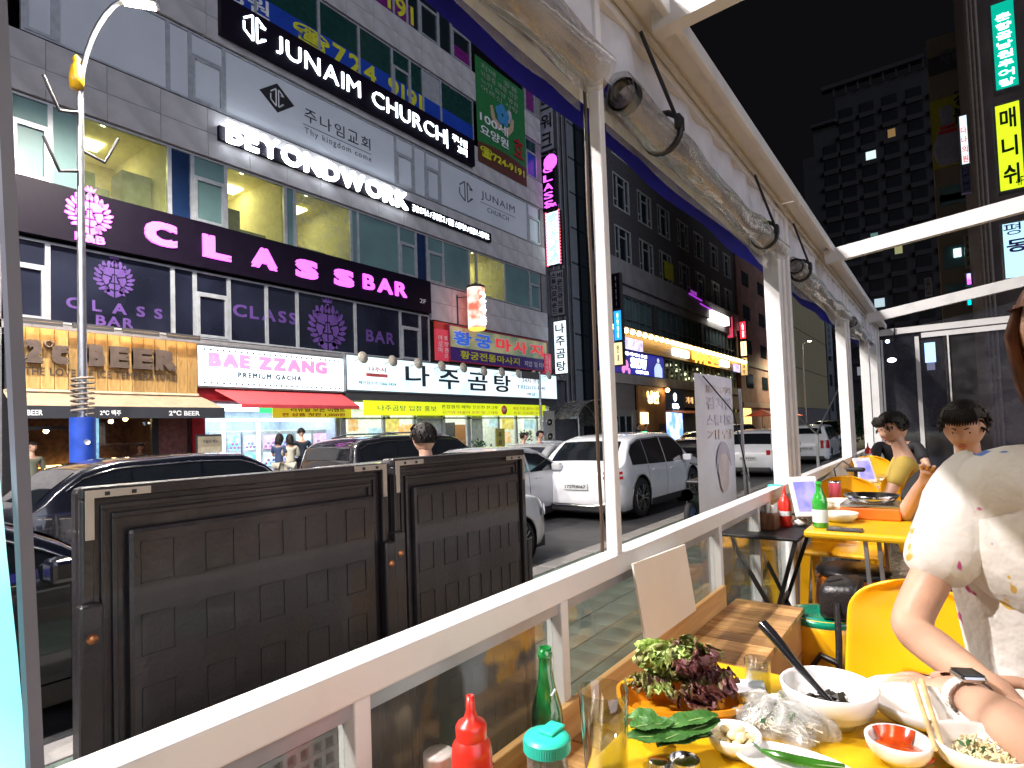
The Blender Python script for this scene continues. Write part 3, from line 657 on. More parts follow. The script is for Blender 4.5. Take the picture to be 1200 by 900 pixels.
MB().box(FX-.4, FX-.36, 5.1, 5.42, 1.5, 2.5).build('glass_print', em('blue_figure_sign', (.4,.8,1), .9, (.1,.3,.6), 8), cb)
for i, (u, v) in enumerate(((26,505),(54,505),(112,495),(130,494),(147,491),(188,488),(187,477))):
    p = onX(u, v, FX-.8-.2*(i%2))
    t = thing('pendant_bulb', tuple(p), ['bare amber bulb hanging at the pub doorway, leftmost','bare amber bulb over the person in the pub doorway','small amber bulb just right of the blue post wrap','small amber bulb beside the blue figure print','bright bare amber bulb in the middle of the pub window','small yellow wall lamp low at the right of the pub','small yellow wall lamp high at the right of the pub'][i], 'lamp')
    MB().ico(tuple(p), .055 if i < 5 else .04, 2).build('bulb', K['warm'], t); MB().bar(tuple(p), (p.x, p.y, 2.95), .012).build('cord', K['black'], t)
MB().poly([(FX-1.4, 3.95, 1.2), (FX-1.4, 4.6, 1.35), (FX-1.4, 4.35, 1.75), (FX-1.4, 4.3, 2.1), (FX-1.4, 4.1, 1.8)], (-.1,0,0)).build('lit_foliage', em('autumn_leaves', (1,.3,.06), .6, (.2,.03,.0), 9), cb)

# ---- gacha shop
ga, gb_ = yu(224,3.9), yu(396.5,3.9)
s = board('gacha_sign', 'bright white gacha shop sign with pink lettering and dotted border', 'sign', ga+.02, gb_-.03, 3.30, 4.36, em('white_sign_glow', (.80,.93,1), 1.15), .3, edge=K['metal'])
x = FX+.3
kp = em('pink_print_lit', (1,.22,.42), .75); kg = pm('slate_print', (.03,.08,.12), .5)
letters('BAE ZZANG', (x, yu(244,3.95,x), 3.82), UY, UZ, yu(383,3.95,x)-yu(244,3.95,x), .38, .02, kp, s, .075, gap=.06)
letters('PREMIUM GACHA', (x, yu(279,3.6,x), 3.56), UY, UZ, yu(353,3.6,x)-yu(279,3.6,x), .15, .01, kg, s, .04, gap=.25)
d = MB()
for i in range(26):
    y = ga+.2+i*(gb_-ga-.4)/25
    for z in (3.38, 4.27): d.lathe([(0,0),(.028,0),(.028,.01)], (0,0,0), 8).xf(Matrix.Translation((x+.002, y, z)) @ Matrix.Rotation(R(90), 4, 'Y'), len(d.v)-24)
tag(d.build('border_dots', kg, s), kind='stuff')
f = MB(); f.box(FX-.1, FX+.12, 7.42, gb_, 2.92, 3.26); f.box(FX-.1, FX+.02, 7.42, 7.75, .28, 2.92)
f.build('red_fascia', pm('red_fascia', (.45,.02,.03), .4), cb)
t = thing('red_awning', (FX+.3, 9.8, 2.6), 'pinkish red folding awning over the gacha shop window', 'awning')
MB().poly([(FX+.3, yu(245,3.15), 3.2), (FX+.3, gb_-.1, 3.2), (FX+1.1, gb_-.05, 2.78), (FX+1.1, yu(258,3.15), 2.78)], (0,0,-.015)).build('canopy', pm('red_canvas', (.62,.07,.08), .7, bump=.2), t)
MB().box(FX+1.09, FX+1.11, yu(258,3.15), gb_-.05, 2.68, 2.78).build('valance', pm('red_canvas_b', (.5,.05,.06), .7), t)
ya, yb_ = yu(320,2.65,FX+.1), yu(412,2.65,FX+.1)
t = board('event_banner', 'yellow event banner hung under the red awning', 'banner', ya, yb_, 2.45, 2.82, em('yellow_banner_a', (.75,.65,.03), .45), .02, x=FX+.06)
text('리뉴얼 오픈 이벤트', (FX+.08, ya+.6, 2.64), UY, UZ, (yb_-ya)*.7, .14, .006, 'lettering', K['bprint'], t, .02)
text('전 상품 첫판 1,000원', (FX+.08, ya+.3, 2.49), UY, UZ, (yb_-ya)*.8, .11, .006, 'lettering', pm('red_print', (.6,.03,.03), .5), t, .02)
MB().box(FX+.02, FX+.05, yu(303,2.7), yu(320,2.7), 2.6, 2.78).build('exit_lamp', em('green_lamp', (.05,1,.25), 1.2), t)
room('gacha_interior', 7.8, gb_-.1, 2.85, 3.2, pm('gacha_walls', (.55,.62,.7), .7))
K['shopw'] = em('cool_ceiling', (.75,.9,1), 3.0)
MB().box(FX-3.0, FX-.3, 7.9, gb_-.2, 2.80, 2.84).build('ceiling_light', K['shopw'], cb)
for a, b, c, d_ in ((yu(243,2.3),yu(386,2.3),2.36,2.42),):
    MB().box(FX-.02, FX+.02, a, b, c, d_).build('neon_tube', K['led'], cb)
for u in (262, 303): y = yu(u,1.5); MB().box(FX-.02, FX+.02, y-.04, y+.04, .5, 2.42).build('neon_tube', K['led'], cb)
# capsule machines, each a thing
scr = [em('machine_cyan', (.1,.7,1), .9, (.8,.3,.9), 6), em('machine_white', (.6,.85,1), 1.1, (.2,.5,.9), 5), em('machine_pink', (1,.4,.7), .8, (.3,.7,1), 7)]
lbl = ['grey cabinet with a blue logo, leftmost in the gacha shop','stack of glowing capsule machines behind the first neon tube','cyan lit capsule machine between the neon tubes','capsule machine with pink toys left of the standing people','bright capsule machine behind the standing people','white claw machine right of the standing people','claw machine with blue glass near the shop edge','last claw machine beside the restaurant']
for i, (u0, u1) in enumerate(((245,261),(266,283),(285,301),(307,326),(328,343),(346,366),(366,386),(388,402))):
    a, b = yu(u0,1.6,FX-.6), yu(u1,1.6,FX-.6)
    t = thing('capsule_machine', (FX-.9, (a+b)/2, .28), lbl[i], 'vending machine', 'machines lined up in the gacha shop')
    MB().bbox(FX-1.2, FX-.6, a, b, .28, 2.1, .03).build('cabinet', pm('cabinet_white', (.5,.55,.6), .4) if 'cabw' not in K else K['cabw'], t)
    for j in range(3): MB().box(FX-.6, FX-.585, a+.05, b-.05, .5+j*.52, .92+j*.52).build('screen', scr[(i+j) % 3], t)
    g = MB()
    for j in range(3):
        for q in range(5): g.ico((FX-.57, a+.1+(b-a-.2)*q/4, .58+j*.52+.1*(q % 2)), .05, 1)
    tag(g.build('capsule', pm('toy_capsules', (.7,.2,.3), .3, col2=(.2,.4,.8), scale=9), t), kind='stuff')
t = thing('menu_board', (FX+.9, yu(243,1.3,FX+.9), .28), 'cream standing menu board at the pub corner', 'menu board')
a = yu(232,1.4,FX+.9); b = yu(259,1.4,FX+.9)
MB().box(FX+.9, FX+.95, a, b, .5, 1.95).build('panel', pm('menu_cream', (.5,.42,.28), .6), t)
MB().box(FX+.88, FX+.9, a-.04, b+.04, .28, 2.0).build('frame', K['dark'], t)
MB().box(FX+.95, FX+.955, a+.06, b-.06, .7, 1.68).build('printed_sheet', pm('menu_sheet', (.62,.55,.38), .6, scale=9), t)
for j, tx in enumerate(('오늘의 메뉴', '2℃ 맥주', '감자튀김', '오징어구이', '치킨 세트')): text(tx, (FX+.956, a+.1, 1.78-j*.2 if j == 0 else 1.6-j*.18), UY, UZ, b-a-.2, .09, .003, 'lettering', K['gprint'], t)

# ---- the white restaurant
na, nb = yu(398,4), yu(645,4)
s = board('restaurant_sign', 'long pale blue lit restaurant sign with dark brush lettering', 'sign', na, nb, 3.36, 4.5, em('pale_sign_glow', (.55,.82,1), .95, (.85,.95,1), .7), .35, edge=K['metal'])
x = FX+.35
for ch, ua, ub, za, zb in (('나',475,503,3.6,4.38), ('주',514,538,3.55,4.32), ('곰',548,571,3.56,4.3), ('탕',579,598,3.55,4.3)):
    text(ch, (x, yu(ua,4,x), za), UY, UZ, yu(ub,4,x)-yu(ua,4,x), zb-za, .02, 'letter', pm('charcoal_print', (.03,.04,.055), .5) if 'chp' not in K else K['chp'], s, .02)
rp = pm('faded_red_print', (.7,.12,.12), .5)
text('나주시', (x, yu(432,4.1,x), 4.02), UY, UZ, yu(452,4.1,x)-yu(432,4.1,x), .16, .01, 'lettering', rp, s, .02)
MB().box(x, x+.012, yu(429,3.9,x), yu(454,3.9,x), 3.84, 3.95).build('red_plate', rp, s)
text('체인점문의 1566-2424', (x, yu(420,3.6,x), 3.56), UY, UZ, yu(464,3.6,x)-yu(420,3.6,x), .12, .01, 'lettering', kg, s, .01)
text('24시 영업', (x, yu(612,4.1,x), 4.05), UY, UZ, yu(633,4.1,x)-yu(612,4.1,x), .22, .01, 'lettering', rp, s, .01)
text('T.032)523-1040', (x, yu(606,3.8,x), 3.72), UY, UZ, yu(639,3.8,x)-yu(606,3.8,x), .2, .01, 'lettering', kg, s, .01)
text('배달', (x, yu(618,3.6,x), 3.46), UY, UZ, yu(627,3.6,x)-yu(618,3.6,x), .14, .01, 'lettering', kg, s, .01)
for i, (u, v) in enumerate(((425,419),(460,423),(490,426),(517.5,429),(543,431),(567,435),(588,436),(607.5,438),(626,439),(643,440))):
    p = onX(u, v, FX+.75)
    t = tag(thing('round_lamp', tuple(p), ['leftmost','second','third','fourth','fifth','sixth','seventh','eighth','ninth','rightmost'][i]+' round cream lamp from the left on top of the restaurant sign', 'lamp'), group='round lamps along the restaurant sign')
    MB().lathe([(0,-.06),(.12,-.05),(.2,0),(.2,.03),(0,.05)], (0,0,0), 18).xf(Matrix.Translation(p) @ Matrix.Rotation(R(80), 4, 'Y')).build('lamp_head', pm('cream_lamp', (.5,.46,.38), .5) if 'crl' not in K else K['crl'], t)
    MB().bar((p.x-.05, p.y, p.z), (FX+.1, p.y, p.z-.1), .03).build('lamp_arm', K['metal'], t)
f = MB(); f.box(FX-.1, FX+.33, na, nb, 3.02, 3.33); f.build('dark_fascia', K['dark'], cb)
ya, yb_ = yu(418,2.85), yu(632,2.85)
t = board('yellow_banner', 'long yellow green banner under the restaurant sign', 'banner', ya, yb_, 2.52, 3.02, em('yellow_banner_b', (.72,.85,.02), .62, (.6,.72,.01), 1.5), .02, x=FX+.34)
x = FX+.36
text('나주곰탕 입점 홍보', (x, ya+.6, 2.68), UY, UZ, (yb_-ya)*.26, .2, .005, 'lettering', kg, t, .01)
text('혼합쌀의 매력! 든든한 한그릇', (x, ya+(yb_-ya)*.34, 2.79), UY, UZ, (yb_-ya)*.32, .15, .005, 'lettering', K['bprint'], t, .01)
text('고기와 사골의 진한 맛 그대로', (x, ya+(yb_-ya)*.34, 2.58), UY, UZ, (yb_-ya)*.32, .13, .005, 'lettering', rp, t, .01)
MB().lathe([(0,0),(.2,0),(.2,.01),(0,.01)], (0,0,0), 20).xf(Matrix.Translation((x, ya+(yb_-ya)*.7, 2.77)) @ Matrix.Rotation(R(90), 4, 'Y')).build('round_seal', pm('seal_red', (.7,.12,.08), .5), t)
text('탕', (x+.012, ya+(yb_-ya)*.69, 2.7), UY, UZ, .2, .16, .004, 'lettering', K['wprint'], t)
text('매일 직접 끓이는 곰탕', (x, ya+(yb_-ya)*.76, 2.78), UY, UZ, (yb_-ya)*.2, .14, .005, 'lettering', rp, t, .01)
text('포장 가능합니다', (x, ya+(yb_-ya)*.76, 2.58), UY, UZ, (yb_-ya)*.2, .12, .005, 'lettering', rp, t, .01)
room('restaurant_interior', na+.1, nb-.1, 3.0, 3.4, pm('restaurant_walls', (.68,.72,.66), .7))
MB().box(FX-3.2, FX-.4, na+.3, nb-.3, 2.94, 2.98).build('ceiling_light', em('warm_white_ceiling', (.95,1,.88), 3.2), cb)
f = MB()
for u in (404, 451, 456, 487, 521, 549, 551, 585, 606, 630): y = yu(u,1.8); f.box(FX-.1, FX, y-.06, y+.06, .28, 3.0)
f.box(FX-.1, FX, na, nb, 2.4, 2.46)
f.build('shopfront_frame', K['frame'], cb)
MB().box(FX-.06, FX-.055, na+.1, nb-.1, .3, 3.0).build('shop_pane', K['clear'], cb)
def item(name, ua, ub, za, zb, x, mat, d=.03): return MB().box(x-d, x, yu(ua,(za+zb)/2,x), yu(ub,(za+zb)/2,x), za, zb).build(name, mat, cb)
item('wooden_door', 534, 551, .3, 2.2, FX-1.6, wood('shop_door_wood', (.22,.09,.03), (.4,.18,.07)), .05)
item('door_frame', 521, 534, .3, 2.3, FX-1.62, K['dark'], .05)
item('white_tile_wall', 489, 520, .3, 2.9, FX-.12, pm('white_tile', (.68,.72,.7), .3))
item('white_tile_wall', 553, 566, .3, 2.9, FX-.12, pm('white_tile_b', (.68,.74,.72), .3))
pk = [em('food_print_a', (.8,.45,.1), .6, (.9,.85,.6), 7), em('food_print_b', (.5,.75,.8), .7, (.2,.3,.3), 5), em('food_print_c', (.9,.8,.2), .6, (.4,.2,.1), 6)]
for i, (ua, ub, za, zb) in enumerate(((408,420,2.0,2.4),(432,447,1.6,2.1),(452,468,1.95,2.4),(470,484,1.7,2.2),(573,583,2.05,2.4),(588,602,1.9,2.4),(590,598,1.3,1.8),(614,628,1.9,2.35),(448,455,1.2,1.6))):
    item('poster', ua, ub, za, zb, FX+.01+.003*i, pk[i % 3], .006)
item('ramen_disc', 466, 474, 1.75, 2.15, FX+.04, pk[0], .01)
t = thing('standing_banner', (FX+.6, yu(586,1.2,FX+.6), .28), 'yellow green standing sign beside the restaurant door', 'sign')
MB().box(FX+.58, FX+.64, yu(581,1.3,FX+.6), yu(591,1.3,FX+.6), .35, 1.95).build('panel', pm('olive_panel', (.35,.32,.08), .5), t)
for i, ch in enumerate('주차가능'): text(ch, (FX+.641, yu(583.5,1.3,FX+.6), 1.55-i*.33), UY, UZ, .22, .24, .004, 'lettering', K['bprint'], t, .02)
t = thing('bowl_poster', (FX+.4, nb, .28), 'grey poster board showing two bowls at the right end of the restaurant', 'sign')
a, b = yu(637,2,FX+.4), yu(650,2,FX+.4)
MB().box(FX+.38, FX+.42, a, b, 1.0, 2.75).build('panel', pm('poster_grey', (.35,.33,.28), .5), t)
for z in (1.5, 2.2): MB().lathe([(.12,0),(.28,.0),(.3,.02),(.28,.03)], (0,0,0), 18).xf(Matrix.Translation((FX+.42,(a+b)/2,z)) @ Matrix.Rotation(R(90), 4, 'Y') @ Matrix.Diagonal((.6,1,1,1))).build('bowl_print', K['wprint'], t)
# potted plants at the restaurant door and curb
def leafy(mb, c, r, h, n, ls, seed=0):
    rr = random.Random(seed)
    for i in range(n):
        a = rr.random()*6.283; q = r*math.sqrt(rr.random()); z = rr.random()**.7*h
        p = Vector((c[0]+q*math.cos(a), c[1]+q*math.sin(a), c[2]+z)); d = Vector((rr.uniform(-1,1), rr.uniform(-1,1), rr.uniform(-.2,1))).normalized(); e = d.cross(Vector((rr.uniform(-1,1),rr.uniform(-1,1),.3))).normalized()
        s_ = ls*rr.uniform(.6,1.3); k = len(mb.v)
        mb.v += [tuple(p), tuple(p+d*s_*.5+e*s_*.22), tuple(p+d*s_), tuple(p+d*s_*.5-e*s_*.22)]; mb.f.append((k,k+1,k+2,k+3)); mb.sm.append(False); mb.mi.append(0)
K['leaf'] = pm('leaf_green', (.03,.09,.03), .5, var=.5, scale=4)
for (u, xx, lab, h) in ((617, FX+1.4, 'bright leafy pot plant at the restaurant door with a white flower', 1.2), (562, FX+.8, 'dark narrow pot plant beside the restaurant door', .9), (573, FX+.8, 'spiky pot plant low at the restaurant window', .6)):
    y = yu(u, 1.2, xx); t = thing('potted_plant', (xx, y, .28), lab, 'plant')
    MB().lathe([(0,0),(.14,0),(.2,.35),(.17,.35),(.16,.3),(0,.3)], (xx,y,.28), 16).build('pot', pm('clay_pot', (.2,.1,.06), .7), t)
    l = MB(); leafy(l, (xx,y,.58), .25, h, 160, .16, int(u)); l.build('foliage', K['leaf'], t)
# ================================================================== alley, pipes and canopy right of the first building
K['concd'] = pm('dark_concrete', (.09,.093,.105), .7, var=.25, scale=1.2, bump=.2)
al = thing('alley_wall', (-17.2, 28, .28), 'dark grey rendered wall with pipes in the gap between the two buildings', 'wall')
MB().box(-24, -17.2, 24.96, 30.3, .28, 24).build('wall', K['concd'], al)
for y, r_, z1 in ((26.0,.07,24), (26.6,.05,24), (28.4,.09,24), (28.9,.05,20), (29.4,.04,24)):
    MB().tube([(-17.1, y, 3.0), (-17.1, y, z1)], r_, 8).build('pipe', pm('pipe_grey', (.16,.17,.19), .5) if 'pipe' not in K else K['pipe'], al)
for i in range(9):
    MB().bbox(-17.2, -17.12, 29.55, 30.25, 3.2+i*2.1, 5.2+i*2.1, .02).build('tile', pm('alley_tile', (.17,.19,.21), .5), al)
def ac_unit(p, label):
    t = thing('aircon_unit', p, label, 'air conditioner'); x, y, z = p
    MB().bbox(x, x+.35, y-.45, y+.45, z, z+.65, .03).build('case', pm('ac_case', (.2,.2,.2), .5), t)
    MB().lathe([(.25,0),(.27,.01),(.27,.03),(.25,.03)], (0,0,0), 20).xf(Matrix.Translation((x+.35,y,z+.33)) @ Matrix.Rotation(R(90),4,'Y')).build('fan_grille', K['dark'], t)
    MB().box(x-.1, x+.36, y-.4, y-.35, z-.05, z).box(x-.1, x+.36, y+.35, y+.4, z-.05, z).build('bracket', K['metal'], t)
ac_unit((-17.1, 27.3, 4.5), 'grey air conditioner hanging in the alley beside the lit restaurant blade sign')
t = thing('arched_canopy', (-15.5, 27.3, .28), 'arched translucent canopy on posts at the alley entrance', 'canopy')
c = MB(); rb = MB()
def arc(a, x, r=2.3): return (x, 27.2+r*math.cos(a), 1.75+1.55*math.sin(a))
c.grid(lambda i, j: arc(R(8)+i*R(150), -17.2+j*2.6), 14, 2)
for x in (-17.1, -15.9, -14.6): rb.tube([arc(R(8)+k*R(150)/12, x) for k in range(13)], .035, 6)
c.build('cover', pane('smoky_cover', tint=(.45,.38,.3), refl=.1, dust=.3), t)
for x in (-17.1, -15.9, -14.6): MB().tube([arc(R(8)+k*R(150)/12, x) for k in range(13)], .035, 6).build('rib', K['metal'], t)
for (x, y) in ((-14.6, 29.4), (-14.6, 25.2), (-17, 29.4)): MB().tube([(x,y,.28),(x,y,2.1 if y > 28 else 2.4)], .04, 8).build('post', K['metal'], t)
p = onX(628, 370, -14.6)
t = thing('thin_pole', (-14.4, p.y-.2, .28), 'thin grey utility pole in front of the alley', 'pole')
MB().tube([(-14.4, p.y-.2, .28), (-14.4, p.y-.2, 4.4)], .06, 8).build('shaft', K['metal'], t); MB().bar((-14.4,p.y-1.6,4.2),(-14.4,p.y-.2,4.2),.08,.3).build('arm', K['metal'], t)
MB().bbox(-14.36,-14.2,p.y-.35,p.y-.05,1.6,2.2,.02).build('meter_box', K['frame'], t)
t = thing('leafy_shrub', (-14.5, 27.6, .28), 'low green shrub beside the arched canopy', 'shrub'); l = MB(); leafy(l, (-14.5,27.6,.3), .8, .95, 500, .2, 5); l.build('foliage', K['leaf'], t)
MB().tube([(-14.5,27.6,.28),(-14.5,27.6,.8)], .05).build('stem', K['dark'], t)

# ================================================================== second building: dark brick offices over a lit restaurant row
b2 = thing('office_building', (FX, 45, .28), 'dark office building with white framed windows and a row of warm bulbs', 'building')
E2 = 58.6; A2 = 30.4
K['b2dark'] = pm('dark_brick', (.085,.082,.09), .8, var=.3, scale=6, bump=.3)
K['b2grey'] = pm('pale_stone_band', (.30,.29,.30), .7, var=.15, scale=1)
m = MB(); m.box(FX-12, FX-.3, A2, E2, .28, 32)
m.build('core', K['darkglass'], b2)
m = MB()
wins = [33.0, 36.6, 40.0, 43.9, 47.6, 51.6, 55.4]; ww = 2.35
rowsz = [12.3+3.35*k for k in range(6)]
for k, z in enumerate(rowsz):
    z1 = z+2.2; nz = rowsz[k+1] if k+1 < len(rowsz) else 33
    m.box(FX-.3, FX, A2, E2, z1, nz)
    e = A2
    for w_ in wins: m.box(FX-.3, FX, e, w_, z, z1); e = w_+ww
    m.box(FX-.3, FX, e, E2, z, z1)
m.build('dark_wall', K['b2dark'], b2)
wf = MB(); t_ = .09
wf.box(-.12,.02,0,t_,0,2.2); wf.box(-.12,.02,ww-t_,ww,0,2.2); wf.box(-.12,.02,t_,ww-t_,0,t_); wf.box(-.12,.02,t_,ww-t_,2.2-t_,2.2)
for a in (.62, 1.7): wf.box(-.1,.0,a,a+.07,t_,2.2-t_)
wf.box(-.1,0,t_,.62,.5,.57); wf.box(-.1,0,.69,1.7,1.55,1.62); wf.box(-.1,0,1.77,ww-t_,.5,.57)
wfm = wf.mesh('window', pm('white_window_frame', (.5,.52,.52), .5)); wpm = MB().box(-.09,-.08,t_,ww-t_,t_,2.2-t_).mesh('pane', K['darkglass'])
cur = MB().box(-.25,-.2,1.8,ww-.1,.1,2.1).mesh('curtain', pm('pale_curtain', (.22,.23,.22), .8))
for k, z in enumerate(rowsz):
    for j, w_ in enumerate(wins):
        o = link('window', wfm, b2); o.location = Vector((FX-.02, w_, z)); 
        for me in (wpm, cur) if (k+j) % 2 else (wpm,):
            q = bpy.data.objects.new(me.name.split('.')[0], me); C.objects.link(q); q.parent = o
MB().box(FX-.02, FX+.02, 40.9, 42.6, 12.6, 13.9).build('yellow_sheet', pm('yellow_sheet', (.5,.5,.03), .5), b2)
m = MB(); m.box(FX-.3, FX+.25, A2, E2, 10.8, 12.25); m.box(FX-.3, FX+.05, A2, E2, 10.2, 10.8)
m.box(FX-.3, FX+.1, A2, E2, 4.55, 5.15)
m.build('stone_band', K['b2grey'], b2)
for y in (30.4, 38.3, 48.0, 57.9): MB().box(FX-.3, FX+.12, y, y+.7, 7.9, 10.2).build('pillar', K['b2dark'], b2)
for a, b in ((31.1, 38.3), (39.0, 48.0), (48.7, 57.9)):
    n = int((b-a)/.95); w_ = (b-a)/n
    f = MB()
    for i in range(n+1): f.box(FX-.2, FX-.05, a+i*w_-.04, a+i*w_+.04, 8.1, 10.2)
    for z in (8.1, 8.7, 10.12): f.box(FX-.2, FX-.05, a, b, z, z+.07)
    w = f.build('window', pm('teal_frame', (.2,.24,.25), .5) if 'tf' not in K else K['tf'], b2); MB().box(FX-.22, FX-.2, a, b, 8.1, 10.2).build('pane', K['teal'], w)
# golden fascia with bulbs
t = thing('golden_fascia', (FX, 45, 6.9), 'long golden slatted restaurant fascia lit by a row of bulbs', 'sign')
gp = wood('golden_slats', (.22,.13,.04), (.4,.26,.1), (1,1,9), 2, .5)
for i in range(6): MB().box(FX, FX+.2, A2, E2, 6.72+i*.185, 6.89+i*.185).build('slat', gp, t)
MB().box(FX, FX+.75, A2, E2, 7.86, 7.95).build('lamp_ledge', K['dark'], t)
gb2 = MB().ico((0,0,0), .16, 2).mesh('bulb', em('warm_globe', (1,.66,.25), 14))
for i in range(31): o = link('bulb', gb2, t); o.location = Vector((FX+.6, A2+.5+i*.93, 7.7))
gold = em('gold_letter', (1,.6,.1), 1.1)
letters('비어가든호프', (FX+.22, 45.2, 6.75), UY, UZ, 6.6, .95, .1, gold, t, .03, gap=.05)
for a, b, z, lab in ((41.2,44.2,6.95,'led_panel'), (52.2,54.6,6.95,'led_panel')): MB().box(FX+.2, FX+.35, a, b, z, z+.5).build(lab, K['led'], t)
for a, b in ((A2+1.2, 35.8), (56.2, 58.2)): MB().box(FX+.2, FX+.3, a, b, 6.7, 7.4).build('screen', em('violet_screen', (.3,.3,.9), 1.0, (.9,.8,1), 2) if 'vs' not in K else K['vs'], t)
t = thing('show_banner', (FX, 36, 5.15), 'dark violet illuminated poster board with white lettering and singer figure', 'sign')
MB().box(FX, FX+.1, A2+.6, 39.7, 5.2, 6.65).build('board', em('violet_poster', (.03,.02,.12), .8, (.02,.03,.35), .5), t)
text('SHOW', (FX+.1, 34.3, 5.6), UY, UZ, 2.4, .65, .03, 'lettering', K['ledsoft'], t, .05)
text('매일밤 라이브 공연', (FX+.1, 32.6, 6.35), UY, UZ, 4.2, .2, .02, 'lettering', K['ledsoft'], t, .02)
text('OPEN 6PM', (FX+.1, 35.0, 5.28), UY, UZ, 1.9, .2, .02, 'lettering', K['ledsoft'], t, .02)
g = MB(); g.poly([(FX+.1,38.0,5.2),(FX+.1,39.3,5.2),(FX+.1,39.35,5.8),(FX+.1,38.95,6.15),(FX+.1,38.4,6.15),(FX+.1,38.0,5.8)], (.02,0,0)); g.ico((FX+.12,38.68,6.35), .17, 2, (.3,1,1)); g.build('figure_print', em('blue_figure', (.5,.65,1), .9), t)
g = MB()
for y, z, r_ in ((33.6,5.7,.35),(33.2,5.4,.25),(34.0,5.35,.2)): g.ico((FX+.1,y,z), r_, 2, (.05,1,1))
g.build('glow_print', em('pink_glow', (.9,.3,.7), .8), t)
# second floor glazing with inner lights
f = MB()
for i in range(20): f.box(FX-.15, FX, 40.2+i*.92, 40.28+i*.92, 5.2, 6.7)
f.box(FX-.15, FX, 40.2, 57.8, 5.95, 6.02); f.box(FX-.15, FX, 40.2, 57.8, 5.15, 5.2); f.box(FX-.15, FX, 40.2, 57.8, 6.62, 6.7)
w = f.build('window', pm('green_frame', (.25,.3,.25), .5), b2); MB().box(FX-.17, FX-.16, 40.2, 57.8, 5.2, 6.65).build('pane', K['clear'], w)
il = MB()
for k in range(26): il.ico((FX-.22, random.uniform(40.8, 57), random.uniform(5.4, 6.5)), random.uniform(.06,.14), 1)
tag(il.build('inner_light', em('inner_glow', (.9,.9,.55), 3), w), kind='stuff')
# ground floor
K['gbw'] = pm('greybrown_wall', (.19,.17,.16), .7); MB().box(FX-.25, FX, A2, 34.9, 2.9, 4.55).build('shop_wall', K['gbw'], b2); MB().box(FX-.25, FX, 43.3, 58.6, 3.2, 4.5).build('shop_wall', K['gbw'], b2)
m = MB(); m.box(FX-.25, FX-.02, A2, 58.6, .28, 2.9); m.build('shop_front', pm('shop_front_grey', (.2,.2,.19), .6), b2)
MB().box(FX-.02, FX+.02, 31.5, 34.3, .4, 2.5).build('glass_door', K['darkglass'], b2)
for y in (31.5, 32.4, 33.3, 34.2): MB().box(FX+.02, FX+.06, y, y+.1, .4, 2.5).build('door_frame', K['frame'], b2)
t = thing('wooden_shop_front', (FX, 37.3, .28), 'tall orange wooden shop front with glowing brush emblem', 'shop front')
for i in range(9): MB().box(FX, FX+.15, 35.1+i*.5, 35.58+i*.5, .3, 4.5).build('board', wood('orange_front', (.3,.13,.04), (.42,.2,.07), (1,1,8), 2, .5) if 'owf' not in K else K['owf'], t)
text('낭만', (FX+.16, 36.5, 3.35), UY, UZ, 1.9, .85, .04, 'lettering', em('warm_letters', (1,.8,.35), 3), t, .05)
MB().box(FX+.15, FX+.3, 35.3, 36.2, 2.0, 2.75).build('lit_plate', em('warm_plate', (1,.75,.35), 3), t)
MB().ico((FX+.5, 39.2, 4.3), .14, 2).build('spot_lamp', K['warm'], t); MB().bar((FX,39.2,4.4),(FX+.5,39.2,4.4),.05).build('lamp_arm', K['dark'], t)
MB().box(FX+.15, FX+.2, 38.2, 39.3, .3, 2.0).build('door', K['dark'], t)
for a in (36.8, 38.0): MB().box(FX+.3, FX+.34, a, a+.7, .3, 1.5).build('chalk_board', K['dark'] if a < 37 else pm('cream_board', (.5,.4,.25), .6), t)
t = thing('blue_shop_front', (FX, 41.5, .28), 'navy shop front with white emblem and bright blue window', 'shop front')
MB().box(FX, FX+.12, 39.7, 43.3, 2.95, 4.5).build('board', pm('navy_board', (.03,.06,.16), .5), t)
g = MB(); g.ico((FX+.13,41.5,3.9), .32, 2, (.1,1,1)); g.box(FX+.12,FX+.16,41.0,42.0,3.3,3.42); g.build('emblem', K['ledsoft'], t)
text('국수나무', (FX+.13, 40.9, 3.05), UY, UZ, 1.3, .22, .02, 'lettering', K['ledsoft'], t, .02)
MB().box(FX-.02, FX+.02, 39.9, 43.1, .4, 2.8).build('lit_window', em('blue_shop_window', (.15,.35,1), 1.6, (.8,.85,1), 1.2), t)
MB().poly([(FX,39.7,2.95),(FX,46.4,2.95),(FX+1,46.4,2.7),(FX+1,39.7,2.7)], (0,0,-.03)).build('awning', pm('orange_canvas', (.5,.15,.07), .7), t)
text('가게', (FX+.02, 44.0, 3.5), UY, UZ, 1.5, .5, .04, 'lettering', em('tan_letters', (.9,.6,.3), .6), b2, .02)
# corner signs of the second building
def blade2(label, y, x0, x1, za, zb, mat, txt, tm):
    t = thing('blade_sign', (x0, y, za), label, 'sign')
    MB().box(x0, x1, y, y+.3, za, zb).build('sign_box', K['dark'], t); MB().box(x0+.06, x1-.06, y-.012, y, za+.06, zb-.06).build('sign_face', mat, t)
    hh = (zb-za-.3)/len(txt)
    for i, ch in enumerate(txt): text(ch, (x0+.25, y-.014, zb-.15-(i+1)*hh+hh*.1), UX, UZ, x1-x0-.5, hh*.8, .014, 'letter', tm, t, .02)
y = 30.3
def B2(label, u0, u1, v0, v1, yy, mat, txt, tm): 
    p, q = onY(u0, v0, yy), onY(u1, v1, yy); blade2(label, yy, p.x, q.x, q.z, p.z, mat, txt, tm)
B2('black vertical sign with small white lettering beside the tent post', 716, 728, 321, 362, y, K['sblack'], '이비인후과', K['wprint'])
B2('bright blue vertical sign on the corner of the dark office building', 718, 730, 364, 399, y, em('blue_blade', (.02,.3,1), 1.5), '정형외과', K['ledsoft'])
